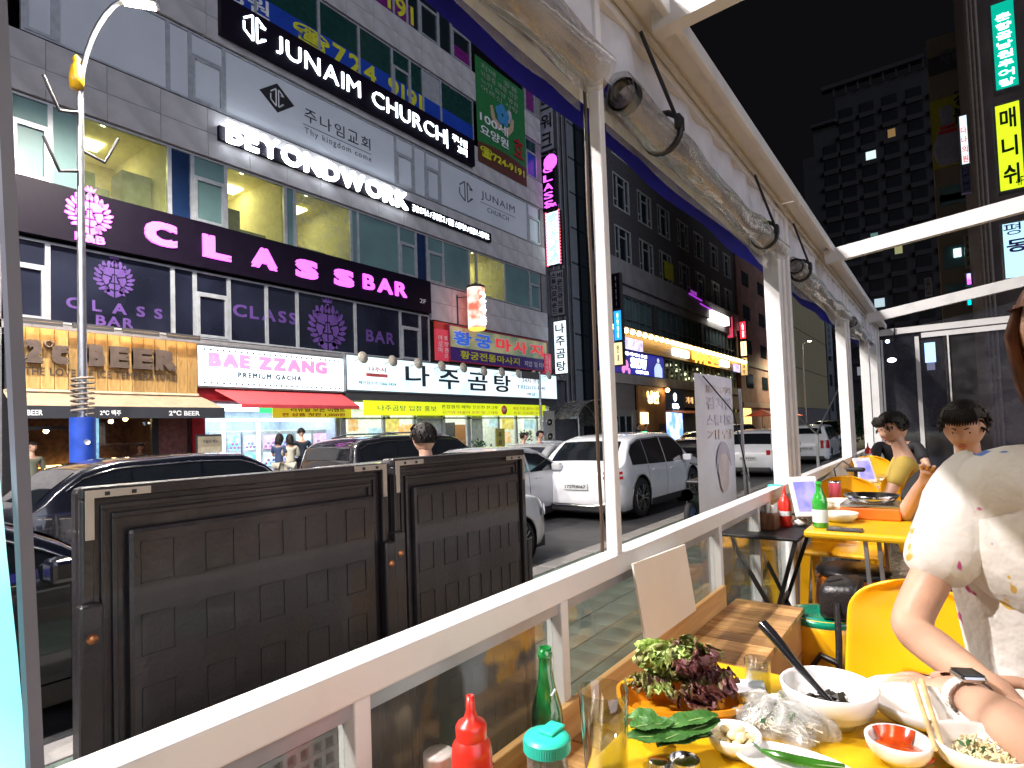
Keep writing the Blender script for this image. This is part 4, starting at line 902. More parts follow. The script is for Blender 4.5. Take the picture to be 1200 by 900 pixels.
B2('cream lit vertical sign beneath the blue one', 718, 731, 401, 428, y, em('cream_blade', (1,.8,.45), 1.0), '안과', K['bprint'])
y = 58.9
B2('red upper sign on the far corner of the dark office building', 866, 875, 377, 397, y, em('red_blade', (1,.03,.05), 1.8), '술집', K['ledsoft'])
B2('cream lit sign beneath the red one at the far corner', 867, 876, 400, 417, y, em('cream_blade_b', (1,.7,.35), 2.2), '호프', K['red'])
B2('amber lit sign lowest at the far corner', 867, 877, 419, 440, y, em('amber_blade', (.8,.5,.2), .8), '노래방', K['bprint'])
y = 56.2
B2('red pink poster panel on the dark office building end', 848, 860, 372, 396, y, em('pink_red_panel', (.8,.05,.12), .8), '주점', K['wprint'])
MB().box(FX, FX+.5, 50.0, 54.6, 10.75, 11.5).build('white_light_box', em('white_box', (1,.95,.85), 5), b2)
for a, b, c_ in (((45.0,12.1),(48,12.0),0), ((47.5,11.7),(52,11.55),0)): MB().bar((FX+.3,a[0],a[1]),(FX+.3,b[0],b[1]),.06).build('violet_tube', em('violet_tube', (.5,.05,.8), .8) if 'vt' not in K else K['vt'], b2)
text('STUDIO', (FX+.32, 45.3, 12.15), UY, UZ, 1.4, .3, .03, 'lettering', em('violet_letter', (.45,.08,.6), .5), b2)

# third building, panel clad hall and dark block far down the street
def block(name, label, x, y0, y1, z1, mat, rows, cols, wmat, ww_=1.6, wh=1.3, z0=3.5, skip=0, deep=14, frame=True):
    t = thing(name, (x, (y0+y1)/2, 0), label, 'building')
    MB().box(x-deep, x, y0, y1, 0, z1).build('wall', mat, t)
    me = MB().box(-.05,.04,0,ww_,0,wh).mesh('window', wmat)
    dz = (z1-z0)/rows; dy = (y1-y0)/cols
    for r in range(rows):
        for c in range(cols): o = link('window', me, t); o.location = Vector((x+.02, y0+dy*c+(dy-ww_)/2, z0+dz*r+.4))
    return t
b3 = block('brick_building', 'dim red brown building past the dark offices', FX, 59.5, 78, 26, pm('dim_brick', (.20,.11,.09), .8, var=.25, scale=1, bump=.3), 6, 3, K['darkglass'], 2.4, 1.4, 5)
# its near end wall carries small windows too
for z in (5.0, 9.0, 13, 17.0):
    MB().box(FX-3.2, FX-1.4, 59.4, 59.5, z, z+1.3).build('window', pm('dim_beige_pane', (.16,.11,.08), .6), b3)
for z in (3.4, 7.6): MB().box(FX-.02, FX+.15, 59.5, 78, z, z+.5).build('stone_band', pm('pale_band', (.22,.17,.14), .7), b3)
MB().box(FX+.02, FX+.1, 59.6, 62.2, 1.0, 3.3).build('lit_panel', em('warm_entrance', (1,.65,.2), 1.6), b3)
t = thing('red_parasol', (-13.9, 64, .28), 'red orange parasols over street tables past the dark office building', 'parasol')
for i in range(3):
    y = 58+i*5; MB().lathe([(1.7,0),(.1,.6),(0,.62)], (-13.9,y,2.45), 8, False).build('canopy', pm('red_parasol', (.6,.06,.02), .7), t); MB().tube([(-13.9,y,.28),(-13.9,y,2.9)], .03).build('pole', K['metal'], t)
hall = thing('panel_hall', (FX, 98, 0), 'windowless hall of pale metal panels lit by a street lamp', 'building')
pl_ = pm('beige_metal_panel', (.26,.23,.14), .5, .0, var=.1, scale=.2)
MB().box(FX-14, FX-.1, 82, 112, 0, 30).build('wall', K['b2dark'], hall)
pmesh = MB().bbox(0,.08,.04,2.96,.04,5.4,.02).mesh('panel', pl_)
for i in range(10):
    for j in range(5): o = link('panel', pmesh, hall); o.location = Vector((FX-.1, 82+3*i, 3.7+j*5.45))
block('dark_block', 'dark unlit block behind the panel hall with a small blue sign', FX, 113, 150, 34, K['concd'], 7, 7, K['darkglass'], 2.6, 2.0, 3)
t = thing('blade_sign', (-15.4, 112, 12.9), 'narrow pale blue vertical sign on the far dark block', 'sign'); 
p, q = onY(968, 375, 112), onY(975.5, 417, 112)
MB().box(p.x, q.x, 112, 112.3, q.z, p.z).build('sign_box', pm('pale_blue_blade', (.25,.32,.42), .5), t)
for i, ch in enumerate('자동차학원'): text(ch, (p.x+.2, 111.99, p.z-1.0-i*(p.z-q.z)/5.2), UX, UZ, q.x-p.x-.4, .8, .02, 'letter', K['bprint'], t)
lf = thing('street_tree', (-3.5, 36, .13), 'dark green roadside tree wrapped in netting beyond the white boxy car', 'tree')
l = MB(); 
for k in range(14): leafy(l, (-3.4+random.uniform(-.9,.9), 36+random.uniform(-1,1), .3+random.uniform(0,1.6)), .6, .8, 130, .2, k)
l.build('crown', pm('dull_green', (.03,.10,.05), .7, var=.4, scale=2), lf); MB().tube([(-3.5,36,.13),(-3.5,36,1.6)], [.09,.05]).build('trunk', K['dark'], lf)

# apartment tower beyond the end of the street
tw = thing('apartment_tower', (-10, 120, 0), 'tall unlit apartment tower with a few bright windows against the black sky', 'building')
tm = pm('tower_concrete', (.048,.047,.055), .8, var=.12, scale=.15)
def tx(u, v=200): return onY(u, v, 120).x
xa, xb, xc, xd, xe = tx(941,190), tx(953,160), tx(968,120), tx(1078,100), tx(1100,100)
m = MB()
za, zb_, zc = onY(941,187,120).z, onY(953,157,120).z, onY(970,117,120).z
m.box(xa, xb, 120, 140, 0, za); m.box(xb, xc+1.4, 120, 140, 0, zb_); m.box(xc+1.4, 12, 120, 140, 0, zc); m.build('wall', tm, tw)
m = MB(); 
for k in range(9):
    x = xc+1.2+k*1.9; m.box(x, x+.25, 119.6, 120, zc, zc+1.6)
m.box(xc-.6, xd+.8, 119.3, 121, zc+1.6, zc+2.3); m.box(xb-.2, xc+1.4, 119.3, 121, zb_+.9, zb_+1.4); m.build('roof_frame', tm, tw)
wm = MB().box(0,2.1,-.06,.02,0,1.7).mesh('window', pm('tower_pane', (.022,.023,.028), .4)); 
fb = MB().box(-.15,2.25,-.35,0,-.9,-.05).mesh('balcony', tm)
lit = {(12,2):(.8,1,.9), (12,3):None}
cols = [xb+1.6, xc+2.0, xc+5.2, xc+8.6, xc+12.1, xc+15.4]
top = int((zc-3)/2.9)
litw = [(2, top-3, (.75,1,.95), 3.0), (3, top-2, (1,.55,.2), .5), (2, top-8, (.4,.8,.7), .5), (3, top-9, (.9,.9,.4), .8), (2, top-12, (.7,.9,1), 2.0), (0, top-13, (.6,.9,.8), .9), (1, top-16, (.8,.9,1), .5), (2, top-17, (.6,.8,1), 2.2), (4, top-16, (.8,.8,.9), .7)]
ld = {(a, b): (c_, d_) for a, b, c_, d_ in litw}
for ci, x in enumerate(cols):
    for fl in range(3, top+1):
        z = fl*2.9+.9
        if ci == 0 and z > zb_-3: continue
        me = wm
        if (ci, fl) in ld:
            c_, d_ = ld[(ci, fl)]; d_ *= .28; me = MB().box(.5,2.0 if d_ > .5 else 1.6,-.06,.02,0,1.5).mesh('window', em('lit_pane', c_, d_))
        o = link('window', me, tw); o.location = Vector((x, 119.98, z))
        o = link('balcony', fb, tw); o.location = Vector((x, 119.98, z))

# ================================================================== buildings on our own side of the street
bg_ = thing('beige_building', (2, 44, 0), 'dim beige building with a bowling pin poster on our side of the street', 'building')
bx0 = onY(1085, 50, 44).x
def R4(y, ul, vt, ur, vb): p, q = onY(ul, vt, y), onY(ur, vb, y); return p.x, q.x, q.z, p.z
MB().box(bx0, bx0+14, 44, 60, 0, onY(1086,47,44).z).build('wall', pm('beige_tile', (.20,.16,.11), .7, var=.1, scale=.4), bg_)
K['posty'] = pm('dull_yellow_poster', (.32,.30,.01), .6)
a, b, c_, d_ = R4(44, 1087, 120, 1160, 200); 
MB().box(a+.1, a+6, 43.9, 44, onY(1092,200,44).z, onY(1092,120,44).z).build('poster', K['posty'], bg_)
px_, pz0, pz1 = onY(1110,150,44).x, onY(1110,194,44).z, onY(1108,124,44).z; h = pz1-pz0
MB().lathe([(0,0),(.12*h,.0),(.18*h,.12*h),(.21*h,.3*h),(.15*h,.5*h),(.08*h,.68*h),(.085*h,.8*h),(.10*h,.88*h),(.08*h,.97*h),(0,h)], (px_, 43.9, pz0), 24, sy=.12).build('pin_print', pm('pin_grey', (.28,.27,.32), .6), bg_)
MB().box(px_-.10*h, px_+.10*h, 43.65, 43.8, pz0+.6*h, pz0+.63*h).box(px_-.12*h, px_+.12*h, 43.62, 43.8, pz0+.52*h, pz0+.56*h).build('pin_stripe', K['red'], bg_)
text('강력', (onY(1118,126,44).x, 43.89, onY(1118,127,44).z), UX, UZ, 1.5, 1.0, .03, 'lettering', K['bprint'], bg_, .03)
text('볼링장', (onY(1118,146,44).x, 43.89, onY(1118,147,44).z), UX, UZ, 1.9, 1.0, .03, 'lettering', K['bprint'], bg_, .03)
a = onY(1088,80,44); MB().box(a.x, a.x+5, 43.9, 44, onY(1090,90,44).z, onY(1090,70,44).z).build('dark_band', K['dark'], bg_)
text('재활의학과', (onY(1101,76,44).x, 43.89, onY(1101,79,44).z), UX, UZ, 2.8, .9, .03, 'lettering', K['gprint'], bg_, .02)
for v0, v1 in ((222,244), (292,318), (336,350), (232, 240)): MB().box(bx0+.2, bx0+2.3, 43.9, 43.98, onY(1094,v1,44).z, onY(1094,v0,44).z).build('window', K['teal'], bg_)
MB().box(onY(1117,290,44).x, onY(1126,290,44).x, 43.85, 43.9, onY(1120,302,44).z, onY(1120,292,44).z).build('lit_window', em('pale_cyan_window', (.6,1,1), 1.5), bg_)
rb_ = thing('corner_building', (4, 24, 0), 'brown piped building carrying tall lit vertical signs on our side', 'building')
MB().box(onY(1140,100,30).x, 18, 30, 43, 0, 34).build('wall', pm('brown_panel', (.13,.10,.09), .7, var=.2, scale=.6), rb_)
for u in (1141, 1146, 1151): x = onY(u,150,29.8).x; MB().tube([(x,29.85,0),(x,29.85,34)], .08).build('pipe', pm('rust_pipe', (.2,.15,.12), .6), rb_)
def sign_u(label, y, ul, vt, ur, vb, mat, rows, tm, bold=.03, tail=None):
    a, b, c_, d_ = R4(y, ul, vt, ur, vb)
    t = thing('projecting_sign', (a, y, c_), label, 'sign'); MB().box(a, b, y, y+.3, c_, d_).build('sign_box', K['metal'], t)
    MB().box(a+.06, b-.06, y-.01, y, c_+.06, d_-.06).build('sign_face', mat, t)
    hh = (d_-c_)*.94/len(rows)
    for i, ch in enumerate(rows):
        if ch != ' ': text(ch, (a+(b-a)*.22, y-.012, d_-(d_-c_)*.03-(i+1)*hh+hh*.14), UX, UZ, (b-a)*.56, hh*.72, .014, 'letter', tm, t, bold)
    if tail: text(tail, (a+(b-a)*.62, y-.012, c_+.12), UX, UZ, (b-a)*.28, .28, .012, 'lettering', tm, t)
    return t
sign_u('tall green lit sign with white lettering at the top right', 24, 1158, 6, 1197, 100, em('green_sign', (.0,.42,.28), .9), ' 춘향골남원추어탕', K['ledsoft'], 0)
sign_u('tall yellow green lit sign with three dark characters', 24, 1163, 124, 1204, 220, em('lime_sign', (.72,.98,.02), .9), '매니쉬', pm('dark_print', (.03,.04,.01), .5), tail='4F')
a, b, c_, d_ = R4(24, 1172, 262, 1240, 330)
t = thing('projecting_sign', (a, 24, c_), 'pale blue lit sign below the yellow green one, with violet lettering', 'sign'); MB().box(a, b, 24, 24.3, c_, d_).build('sign_box', K['metal'], t)
MB().box(a+.05, b-.05, 23.99, 24, onY(1172,305,24).z-.6, d_-.05).build('sign_face', em('pale_blue_sign', (.5,.85,1), 1.0), t)
vi = pm('violet_print', (.06,.02,.3), .5)
text('평생', (onY(1176,276,24).x, 23.985, onY(1176,277,24).z), UX, UZ, .95, .36, .014, 'lettering', vi, t, .01)
text('동행', (onY(1180,295,24).x, 23.985, onY(1180,297,24).z), UX, UZ, 1.0, .42, .014, 'lettering', vi, t, .03)
sign_u('narrow white blue lit clinic sign with red lettering', 33, 1122, 136, 1138, 192, em('clinic_sign', (.7,.9,1), 1.1), ' 다나의원', em('red_letter', (1,.1,.05), .6), .02)
sign_u('navy vertical sign under the narrow clinic sign', 33, 1125, 196, 1139, 224, pm('navy_blade', (.03,.035,.12), .4), '요양원', pm('blue_grey_print', (.2,.24,.4), .5), .02)
sign_u('thin red lit sign behind the piped corner', 31, 1149, 138, 1152.5, 172, em('thin_red', (1,.3,.2), 1.5), '  ', K['red'])
sign_u('small olive vertical sign low on the beige building', 43, 1129, 275, 1142, 312, pm('olive_sign', (.25,.22,.10), .5), '삼택배A', K['bprint'], .02)
sign_u('tiny cyan and violet lit sign above the tent end', 40, 1131, 320, 1140, 334, em('cyan_violet', (0,.85,.9), 2, (.7,.1,.9), 1.3), '  ', K['red'])
sign_u('cyan lit strip just under the last rafter', 41, 1132, 346, 1140, 358, em('cyan_strip', (0,.85,.9), 1.6), '  ', K['red'])
sign_u('grey narrow blade sign low beside the apartment tower', 50, 1083, 326, 1093, 346, pm('grey_blade_b', (.25,.26,.28), .5), '스튜디오', K['bprint'], .02)

# ================================================================== street lamps
def street_lamp(base, height, head, label, energy=900, col=(1,.93,.75), wrap=False, cat='street lamp', basket=True, glow=None):
    t = thing('street_lamp', base, label, cat); b = Vector(base); h = Vector(head)
    z1 = base[2]+height
    MB().tube([b, (b.x,b.y,b.z+height*.5), (b.x,b.y,z1)], [.085,.07,.055], 12).build('pole', K['metal'], t)
    if wrap:
        MB().tube([(b.x,b.y,b.z+.1),(b.x,b.y,b.z+2.05)], .2, 16).build('blue_wrap', pm('blue_wrap', (.02,.07,.42), .45), t)
        MB().lathe([(0,0),(.05,0),(.05,.01)], (0,0,0), 12).xf(Matrix.Translation((b.x+.205,b.y,b.z+1.6)) @ Matrix.Rotation(R(90),4,'Y')).build('round_mark', K['wprint'], t)
        pts = [(b.x+.17*math.cos(k*.8), b.y+.17*math.sin(k*.8), b.z+2.1+k*.012) for k in range(60)]
        MB().tube(pts, .022, 6).build('coiled_cable', pm('cable_bundle', (.3,.25,.2), .5), t)
        MB().lathe([(0,0),(.11,.02),(.12,.2),(.09,.42),(.05,.5),(.07,.58),(0,.66)], (b.x+.02,b.y-.06,z1+.1), 12).build('yellow_beacon', pm('beacon_yellow', (.75,.42,.01), .35), t)
        for s_, dz in ((-1,.0),(1,-.7),(-1,-1.1)):
            MB().tube([(b.x,b.y,z1+dz-.3),(b.x+.1,b.y+s_*.35,z1+dz-.45),(b.x+.1,b.y+s_*.5,z1+dz-.1),(b.x+.1,b.y+s_*.58,z1+dz+.1)], .03, 6).build('hook', K['dark'], t)
    mid = Vector((b.x, b.y, z1)); e = Vector((h.x, h.y, h.z+.05))
    pts = [mid+(e-mid)*k+Vector((0,0,1))*(.35*math.sin(math.pi*k)) + Vector((0,0,0)) for k in [i/8 for i in range(9)]]
    pts = [mid] + [Vector((mid.x+(e.x-mid.x)*(k**1.8), mid.y+(e.y-mid.y)*(k**1.8), mid.z+(e.z-mid.z)*(1-(1-k)**1.3))) for k in [i/8 for i in range(1, 9)]]
    MB().tube(pts, .045, 8).build('arm', K['metal'], t)
    d = Vector((e.x-mid.x, e.y-mid.y, 0)).normalized(); c_ = e+d*.25
    MB().bar(e-d*.05+Vector((0,0,.05)), c_+d*.35+Vector((0,0,.05)), .26, .1).build('lamp_head', K['metal'], t)
    MB().bar(e+d*.02-Vector((0,0,.012)), c_+d*.3-Vector((0,0,.012)), .2, .02).build('lamp_glass', em('street_lamp_glow', (1,.93,.6), 40) if 'slg' not in K else K['slg'], t)
    ld_ = bpy.data.lights.new('lamp_light', 'SPOT'); ld_.energy = energy; ld_.color = col; ld_.spot_size = R(165); ld_.spot_blend = .6; ld_.shadow_soft_size = .15
    lo = bpy.data.objects.new('lamp_light', ld_); C.objects.link(lo); lo.parent = t; lo.location = (c_.x-b.x, c_.y-b.y, c_.z-.08-b.z)
    return t
K['slg'] = em('street_lamp_glow', (1,.93,.6), 40)
street_lamp((-12.6, yu(97,2,-12.6), .28), 8.0, onX(143, 4, -12.2), 'grey street lamp with a blue wrapped foot and yellow beacon before the pub', 5000, (1,.92,.8), wrap=True)
street_lamp((-3.6, -6, .13), 8.0, (-5.4, -6, 9.8), 'added unseen fill lamp on the near pavement well behind the viewer', 5000, (1,.93,.90))  # out-of-view lamp added to brighten the facade
street_lamp((-3.6, -1.2, .13), 9.0, (-5.6, -.8, 11.5), 'added unseen fill lamp on the near pavement just left of the tent', 5500, (1,.93,.90))  # another unseen lamp, added as fill for the building opposite
street_lamp((-12.6, -10, .28), 10.0, (-9.6, -9.6, 13.0), 'tall added unseen fill lamp on the far pavement left of the pub', 16000, (1,.93,.90))  # strong lamp added out of view to lift the facade
p = onX(940, 400, -12.4); street_lamp((-12.4, p.y, .28), p.z-.9, (-12.0, p.y+.8, p.z), 'distant street lamp glowing in front of the panel hall', 8000, (1,.9,.55))
# ================================================================== vehicles
def interp(xs, ys, x): return float(np.interp(x, xs, ys))
class Shape:
    """a car body: length L along +y (rear at 0), ground at z=0. top/belt/width curves along y"""
    def __init__(s, L, W, H, kind):
        s.L, s.W, s.H = L, W, H
        if kind == 'suv':   # fast roof, raked tailgate
            s.ty = [0,.012,.03,.055,.10,.16,.24,.45,.60,.665,.72,.78,.86,.93,.975,1]
            s.tz = [.50,.57,.62,.67,.80,.925,.98,1,.985,.90,.76,.655,.625,.58,.50,.42]
            s.by = [0,.1,.5,.75,.9,1]; s.bz = [.60,.615,.585,.58,.54,.42]; s.roof = (.14,.63)
            s.win = [(.12,.27),(.275,.46),(.47,.70)]; s.rz = (.63,.90)
        elif kind == 'box':
            s.ty = [0,.01,.025,.05,.09,.2,.5,.62,.70,.75,.8,.88,.95,.985,1]
            s.tz = [.45,.56,.66,.90,.97,1,1,.985,.86,.70,.64,.62,.58,.50,.4]
            s.by = [0,.1,.5,.75,.9,1]; s.bz = [.60,.60,.58,.58,.54,.4]; s.roof = (.08,.65)
            s.win = [(.07,.24),(.26,.46),(.475,.70)]; s.rz = (.62,.9)
        elif kind == 'sedan':
            s.ty = [0,.01,.04,.10,.17,.24,.34,.48,.58,.66,.72,.80,.9,.97,1]
            s.tz = [.45,.6,.70,.73,.76,.88,.985,1,.97,.85,.70,.66,.60,.50,.4]
            s.by = [0,.1,.5,.75,.9,1]; s.bz = [.64,.68,.65,.64,.56,.4]; s.roof = (.30,.60)
            s.win = [(.20,.28),(.30,.47),(.485,.68)]; s.rz = (.76,.93)
        elif kind == 'hatch':
            s.ty = [0,.01,.025,.07,.13,.2,.45,.60,.68,.75,.80,.88,.95,.985,1]
            s.tz = [.45,.56,.64,.82,.95,.985,1,.98,.86,.70,.645,.62,.56,.47,.36]
            s.by = [0,.1,.5,.75,.9,1]; s.bz = [.62,.62,.59,.58,.53,.36]; s.roof = (.14,.62)
            s.win = [(.08,.24),(.26,.45),(.465,.70)]; s.rz = (.64,.9)
        s.zs = .17 if kind != 'sedan' else .14
    def top(s, t): return interp(s.ty, s.tz, t)*s.H
    def belt(s, t): return min(interp(s.by, s.bz, t)*s.H, s.top(t))
    def half(s, t):      # plan outline
        w = 1.0
        if t < .08: w = 1-.16*(1-t/.08)**2
        if t > .86: w = 1-.24*((t-.86)/.14)**2
        return w*s.W/2
    def wid(s, t, z):
        h = s.half(t); b = s.belt(t); k = s.zs*1.0
        if z <= b:
            q = (z-k)/(b-k+1e-6); return h*(.93+.07*math.sin(min(1,max(0,q))*math.pi*.72+.25) if q < 1 else .98)
        wb = h*(.93+.07*math.sin(math.pi*.72+.25)); q = (z-b)/(s.H-b+1e-6); return wb*(1-.235*q**1.15)
    def ring(s, t, n1=7, n2=6, n3=5):
        y = t*s.L; tp = s.top(t); b = s.belt(t); pts = []; z0 = s.zs
        if t > .93: z0 += .1*(t-.93)/.07
        if t < .05: z0 += .1*(1-t/.05)
        pts.append((0,y,z0)); pts.append((s.wid(t,z0)*.92,y,z0))
        for i in range(n1):
            z = z0+.04+(b-z0-.04)*i/(n1-1); pts.append((s.wid(t,z),y,z))
        rad = min(.09, (tp-b)*.5+.005); ze = tp-rad
        for i in range(1, n2+1):
            z = b+(ze-b)*i/n2; z = max(z, b+.0008*i); pts.append((s.wid(t,max(z,b)),y,z))
        we = s.wid(t,max(ze,b))
        for i in range(1, n3+1):
            a = i/n3*math.pi/2
            pts.append((we*(1-.0*i)-(we*.24)*(1-math.cos(a)), y, ze+rad*.82*math.sin(a)))
        wl = pts[-1][0]
        for k in (.66, .33, 0): pts.append((wl*k, y, tp-rad*.18*(k**2)))
        return pts
def rim_mesh(mb, c, r, sgn, n=5, w=.11):
    x = sgn; o = Vector(c)
    def P(a, rr, dx): return (o.x+dx, o.y+rr*math.cos(a), o.z+rr*math.sin(a))
    N = 28
    for (r0, d0, r1, d1) in ((r, -.01, r*.94, .02), (r*.94, .02, r*.90, -.05), (r*.2, .015, .001, .02), (r*.2, .015, r*.2, -.04)):
        vs = [P(2*math.pi*k/N, r0, d0*x) for k in range(N)]+[P(2*math.pi*k/N, r1, d1*x) for k in range(N)]
        mb._a(vs, [(k,(k+1)%N,N+(k+1)%N,N+k) for k in range(N)], True)
    for i in range(n):
        a = 2*math.pi*i/n
        for off in (-.16, .16):
            q = [P(a+off-.055*1.2, r*.18, .012*x), P(a+off+.055*1.2, r*.18, .012*x), P(a+off*1.25+.07, r*.93, .012*x), P(a+off*1.25-.07, r*.93, .012*x)]
            mb.poly(q, (-.03*x,0,0))
K['carglass'] = pm('car_glass', (.008,.01,.013), .05, spec=1.0, var=.1, rvar=.02, coat=.5)
K['tyre'] = pm('tyre', (.014,.014,.015), .75, bump=.2)
K['rim'] = pm('alloy', (.40,.41,.43), .25, .9)
K['trim'] = pm('car_trim', (.016,.016,.018), .5)
K['chrome'] = pm('chrome', (.75,.75,.78), .12, 1)
K['lampred'] = pm('tail_lamp_red', (.42,.008,.015), .2, coat=1)
K['lampredon'] = em('tail_lamp_lit', (1,.03,.03), .9)
K['lampclear'] = pm('headlamp', (.5,.52,.55), .12, .3, coat=1)
K['lampon'] = em('headlamp_on', (1,1,.75), 25)
def paint(name, c, fl=.0, rough=.25): return pm(name, c, rough, .0, var=.03, coat=1.0, rvar=.04)
P_white = paint('pearl_white_paint', (.74,.75,.78)); P_navy = paint('dark_navy_paint', (.004,.005,.010)); P_black = paint('black_paint', (.008,.008,.011)); P_silver = paint('silver_paint', (.45,.46,.48))
def car(name, label, kind, L, Wd, H, wr, pos, rz, pnt, cat='car', wheels=(.17,.79), plate=None, rear_lamps=None, front_on=False, script=None, rails=False, nspoke=5, group=None, lod=1):
    S = Shape(L, Wd, H, kind)
    t = thing(name, pos, label, cat, group, rz)
    ts = sorted(set([0,.006,.015,.03,.05,.075,.1,.13,.16,.2,.25,.3,.35,.4,.45,.5,.55,.6,.635,.67,.7,.73,.77,.81,.85,.89,.92,.95,.975,.99,1]))
    rings = [S.ring(q) for q in ts]; m = len(rings[0]); off = L*.5
    vs = []; fs = []
    for rg in rings:
        for p in rg: vs.append((p[0], p[1]-off, p[2]))
        for p in rg[1:-1][::-1]: vs.append((-p[0], p[1]-off, p[2]))
    n = 2*m-2
    wy = [w_*L-off for w_ in wheels]
    for i in range(len(rings)-1):
        for k in range(n):
            fs.append((i*n+k, i*n+(k+1)%n, (i+1)*n+(k+1)%n, (i+1)*n+k))
    mb = MB(); mb._a(vs, fs, True)
    for i, rev in ((0, False), (len(rings)-1, True)):
        idx = [i*n+k for k in range(n)]
        mb._a([vs[j] for j in idx], [tuple(range(n)) if rev else tuple(range(n))[::-1]], True)
    body = local(mb, 'body', pnt, t)
    try:
        bm = bmesh.new(); bm.from_mesh(body.data); bmesh.ops.remove_doubles(bm, verts=bm.verts, dist=.0005); bmesh.ops.recalc_face_normals(bm, faces=bm.faces); bm.to_mesh(body.data); bm.free()
    except Exception: pass
    # wheel openings cut away, then dark wells
    cut = MB()
    for y in wy:
        N = 24
        for sg in (-1, 1):
            xa, xb = sg*(Wd/2+.1), sg*(Wd/2-.32)
            ra = wr*1.16
            v = [(xa, y+ra*math.cos(2*math.pi*k/N), wr+ra*math.sin(2*math.pi*k/N)) for k in range(N)]
            d = xb-xa
            cut.poly(v, (d, 0, 0))
    co = local(cut, 'cutter', K['trim'], t); 
    md = body.modifiers.new('b', 'BOOLEAN'); md.object = co; md.solver = 'EXACT'; md.operation = 'DIFFERENCE'
    dg = bpy.context.evaluated_depsgraph_get(); me = bpy.data.meshes.new_from_object(body.evaluated_get(dg), depsgraph=dg)
    body.modifiers.clear(); body.data = me; bpy.data.objects.remove(co)
    w = MB()
    for y in wy:
        for sg in (-1, 1):
            xa, xb = sg*(Wd/2-.02), sg*(Wd/2-.33); N = 20; ra = wr*1.15
            v1 = [(xa, y+ra*math.cos(2*math.pi*k/N), wr+ra*math.sin(2*math.pi*k/N)) for k in range(N)]
            v2 = [(xb, p[1], p[2]) for p in v1]; w._a(v1+v2, [(k,(k+1)%N,N+(k+1)%N,N+k) for k in range(N)]+[tuple(range(N,2*N))])
    w.box(-Wd/2*.86, Wd/2*.86, -L/2*.93, L/2*.93, S.zs-.03, S.zs+.12)
    local(w, 'underbody', K['trim'], t)
    # side cladding strip
    c = MB()
    for sg in (-1, 1):
        y0, y1 = wy[0]+wr*1.22, wy[1]-wr*1.22; c = MB()
        c.grid(lambda a, b: (sg*(S.wid((y0+(y1-y0)*a+off)/L, .3)+.012), y0+(y1-y0)*a, S.zs+.02+.13*b), 8, 2)
        local(c, 'sill_trim', K['trim'], t)
    # door seams and handles
    sm = MB(); hd = MB()
    for sg in (-1, 1):
        for tt in (S.win[1][0]-.003, S.win[1][1]+.004, S.win[2][1]-.005):
            zt = S.belt(tt); pts = [(sg*(S.wid(tt, z)+.001), tt*L-off, z) for z in np.linspace(S.zs+.14, zt, 6)]
            local(MB().tube(pts, .004, 4), 'door_seam', K['trim'], t)
        for tt in (S.win[1][0]+.035, S.win[2][0]+.03):
            z = S.belt(tt)-.12; x = sg*(S.wid(tt, z)+.02); local(MB().bbox(x-.012, x+.012, tt*L-off, tt*L-off+.2, z, z+.028, .006), 'door_handle', pnt, t)
    # side glass
    for sg in (-1, 1):
        for wi, (a, b) in enumerate(S.win):
            g = MB()
            def fn(u, v):
                tt = a+(b-a)*u; zl = S.belt(tt)+.02; zh = max(zl+.004, S.top(tt)-.13)
                z = zl+(zh-zl)*v; return (sg*(S.wid(tt, z)+.006), tt*L-off, z)
            g.grid(fn, 9, 5); local(g, 'window', K['carglass'], t)
    # chrome line over the side glass
    ch = MB()
    for sg in (-1, 1):
        a, b = S.win[0][0], S.win[-1][1]
        ch.tube([(sg*(S.wid(q, S.top(q)-.12)+.008), q*L-off, max(S.top(q)-.115, S.belt(q)+.03)) for q in np.linspace(a, b, 16)], .009, 5)
    local(ch, 'window_trim', K['chrome'] if kind != 'box' else K['trim'], t)
    # windscreen and rear glass lie on the body's slope
    def slope(t0, t1, k):
        g = MB()
        def fn(u, v):
            tt = t0+(t1-t0)*v; tp = S.top(tt); rad = min(.09, (tp-S.belt(tt))*.5+.005); x = (S.wid(tt, max(tp-rad, S.belt(tt)))*.80)*(2*u-1)
            dz = (S.top(min(1, tt+.01))-S.top(max(0, tt-.01)))/(.02*L); nrm = Vector((0, -dz, 1)).normalized()
            e = .007; return (x, tt*L-off+nrm.y*e, tp+nrm.z*e-.016*abs(2*u-1)**2)
        g.grid(fn, 9, 9); return g
    if kind == 'suv': rr = (.060, .150)
    elif kind in ('box', 'hatch'): rr = (.036 if kind != 'hatch' else .032, .105 if kind != 'box' else .056)
    else: rr = (.175, .30)
    local(slope(rr[0], rr[1], 0), 'rear_window', K['carglass'], t)
    local(slope(.625 if kind != 'sedan' else .60, .735 if kind != 'sedan' else .71, 0), 'windscreen', K['carglass'], t)
    # wheels
    for y in wy:
        for sg in (-1, 1):
            tw_ = .235; x = sg*(Wd/2-.02)
            ty = MB(); pr = [(wr*.70,0),(wr*.93,.0),(wr*.985,.03),(wr,.07),(wr,tw_-.07),(wr*.985,tw_-.03),(wr*.93,tw_),(wr*.70,tw_)]
            ty.lathe(pr, (0,0,0), 32).xf(Matrix.Translation((x-(0 if sg < 0 else tw_) , y, wr)) @ Matrix.Rotation(R(90), 4, 'Y'))
            wh = local(MB().lathe([(0,0),(wr*.68,0),(wr*.72,.03)], (0,0,0), 28).xf(Matrix.Translation((x-sg*.12, y, wr)) @ Matrix.Rotation(R(90), 4, 'Y')), 'wheel', K['trim'], t)
            q = local(ty, 'tyre', K['tyre'], wh)
            rm = MB(); rim_mesh(rm, (x, y, wr), wr*.74, sg, nspoke); local(rm, 'rim', K['rim'], wh)
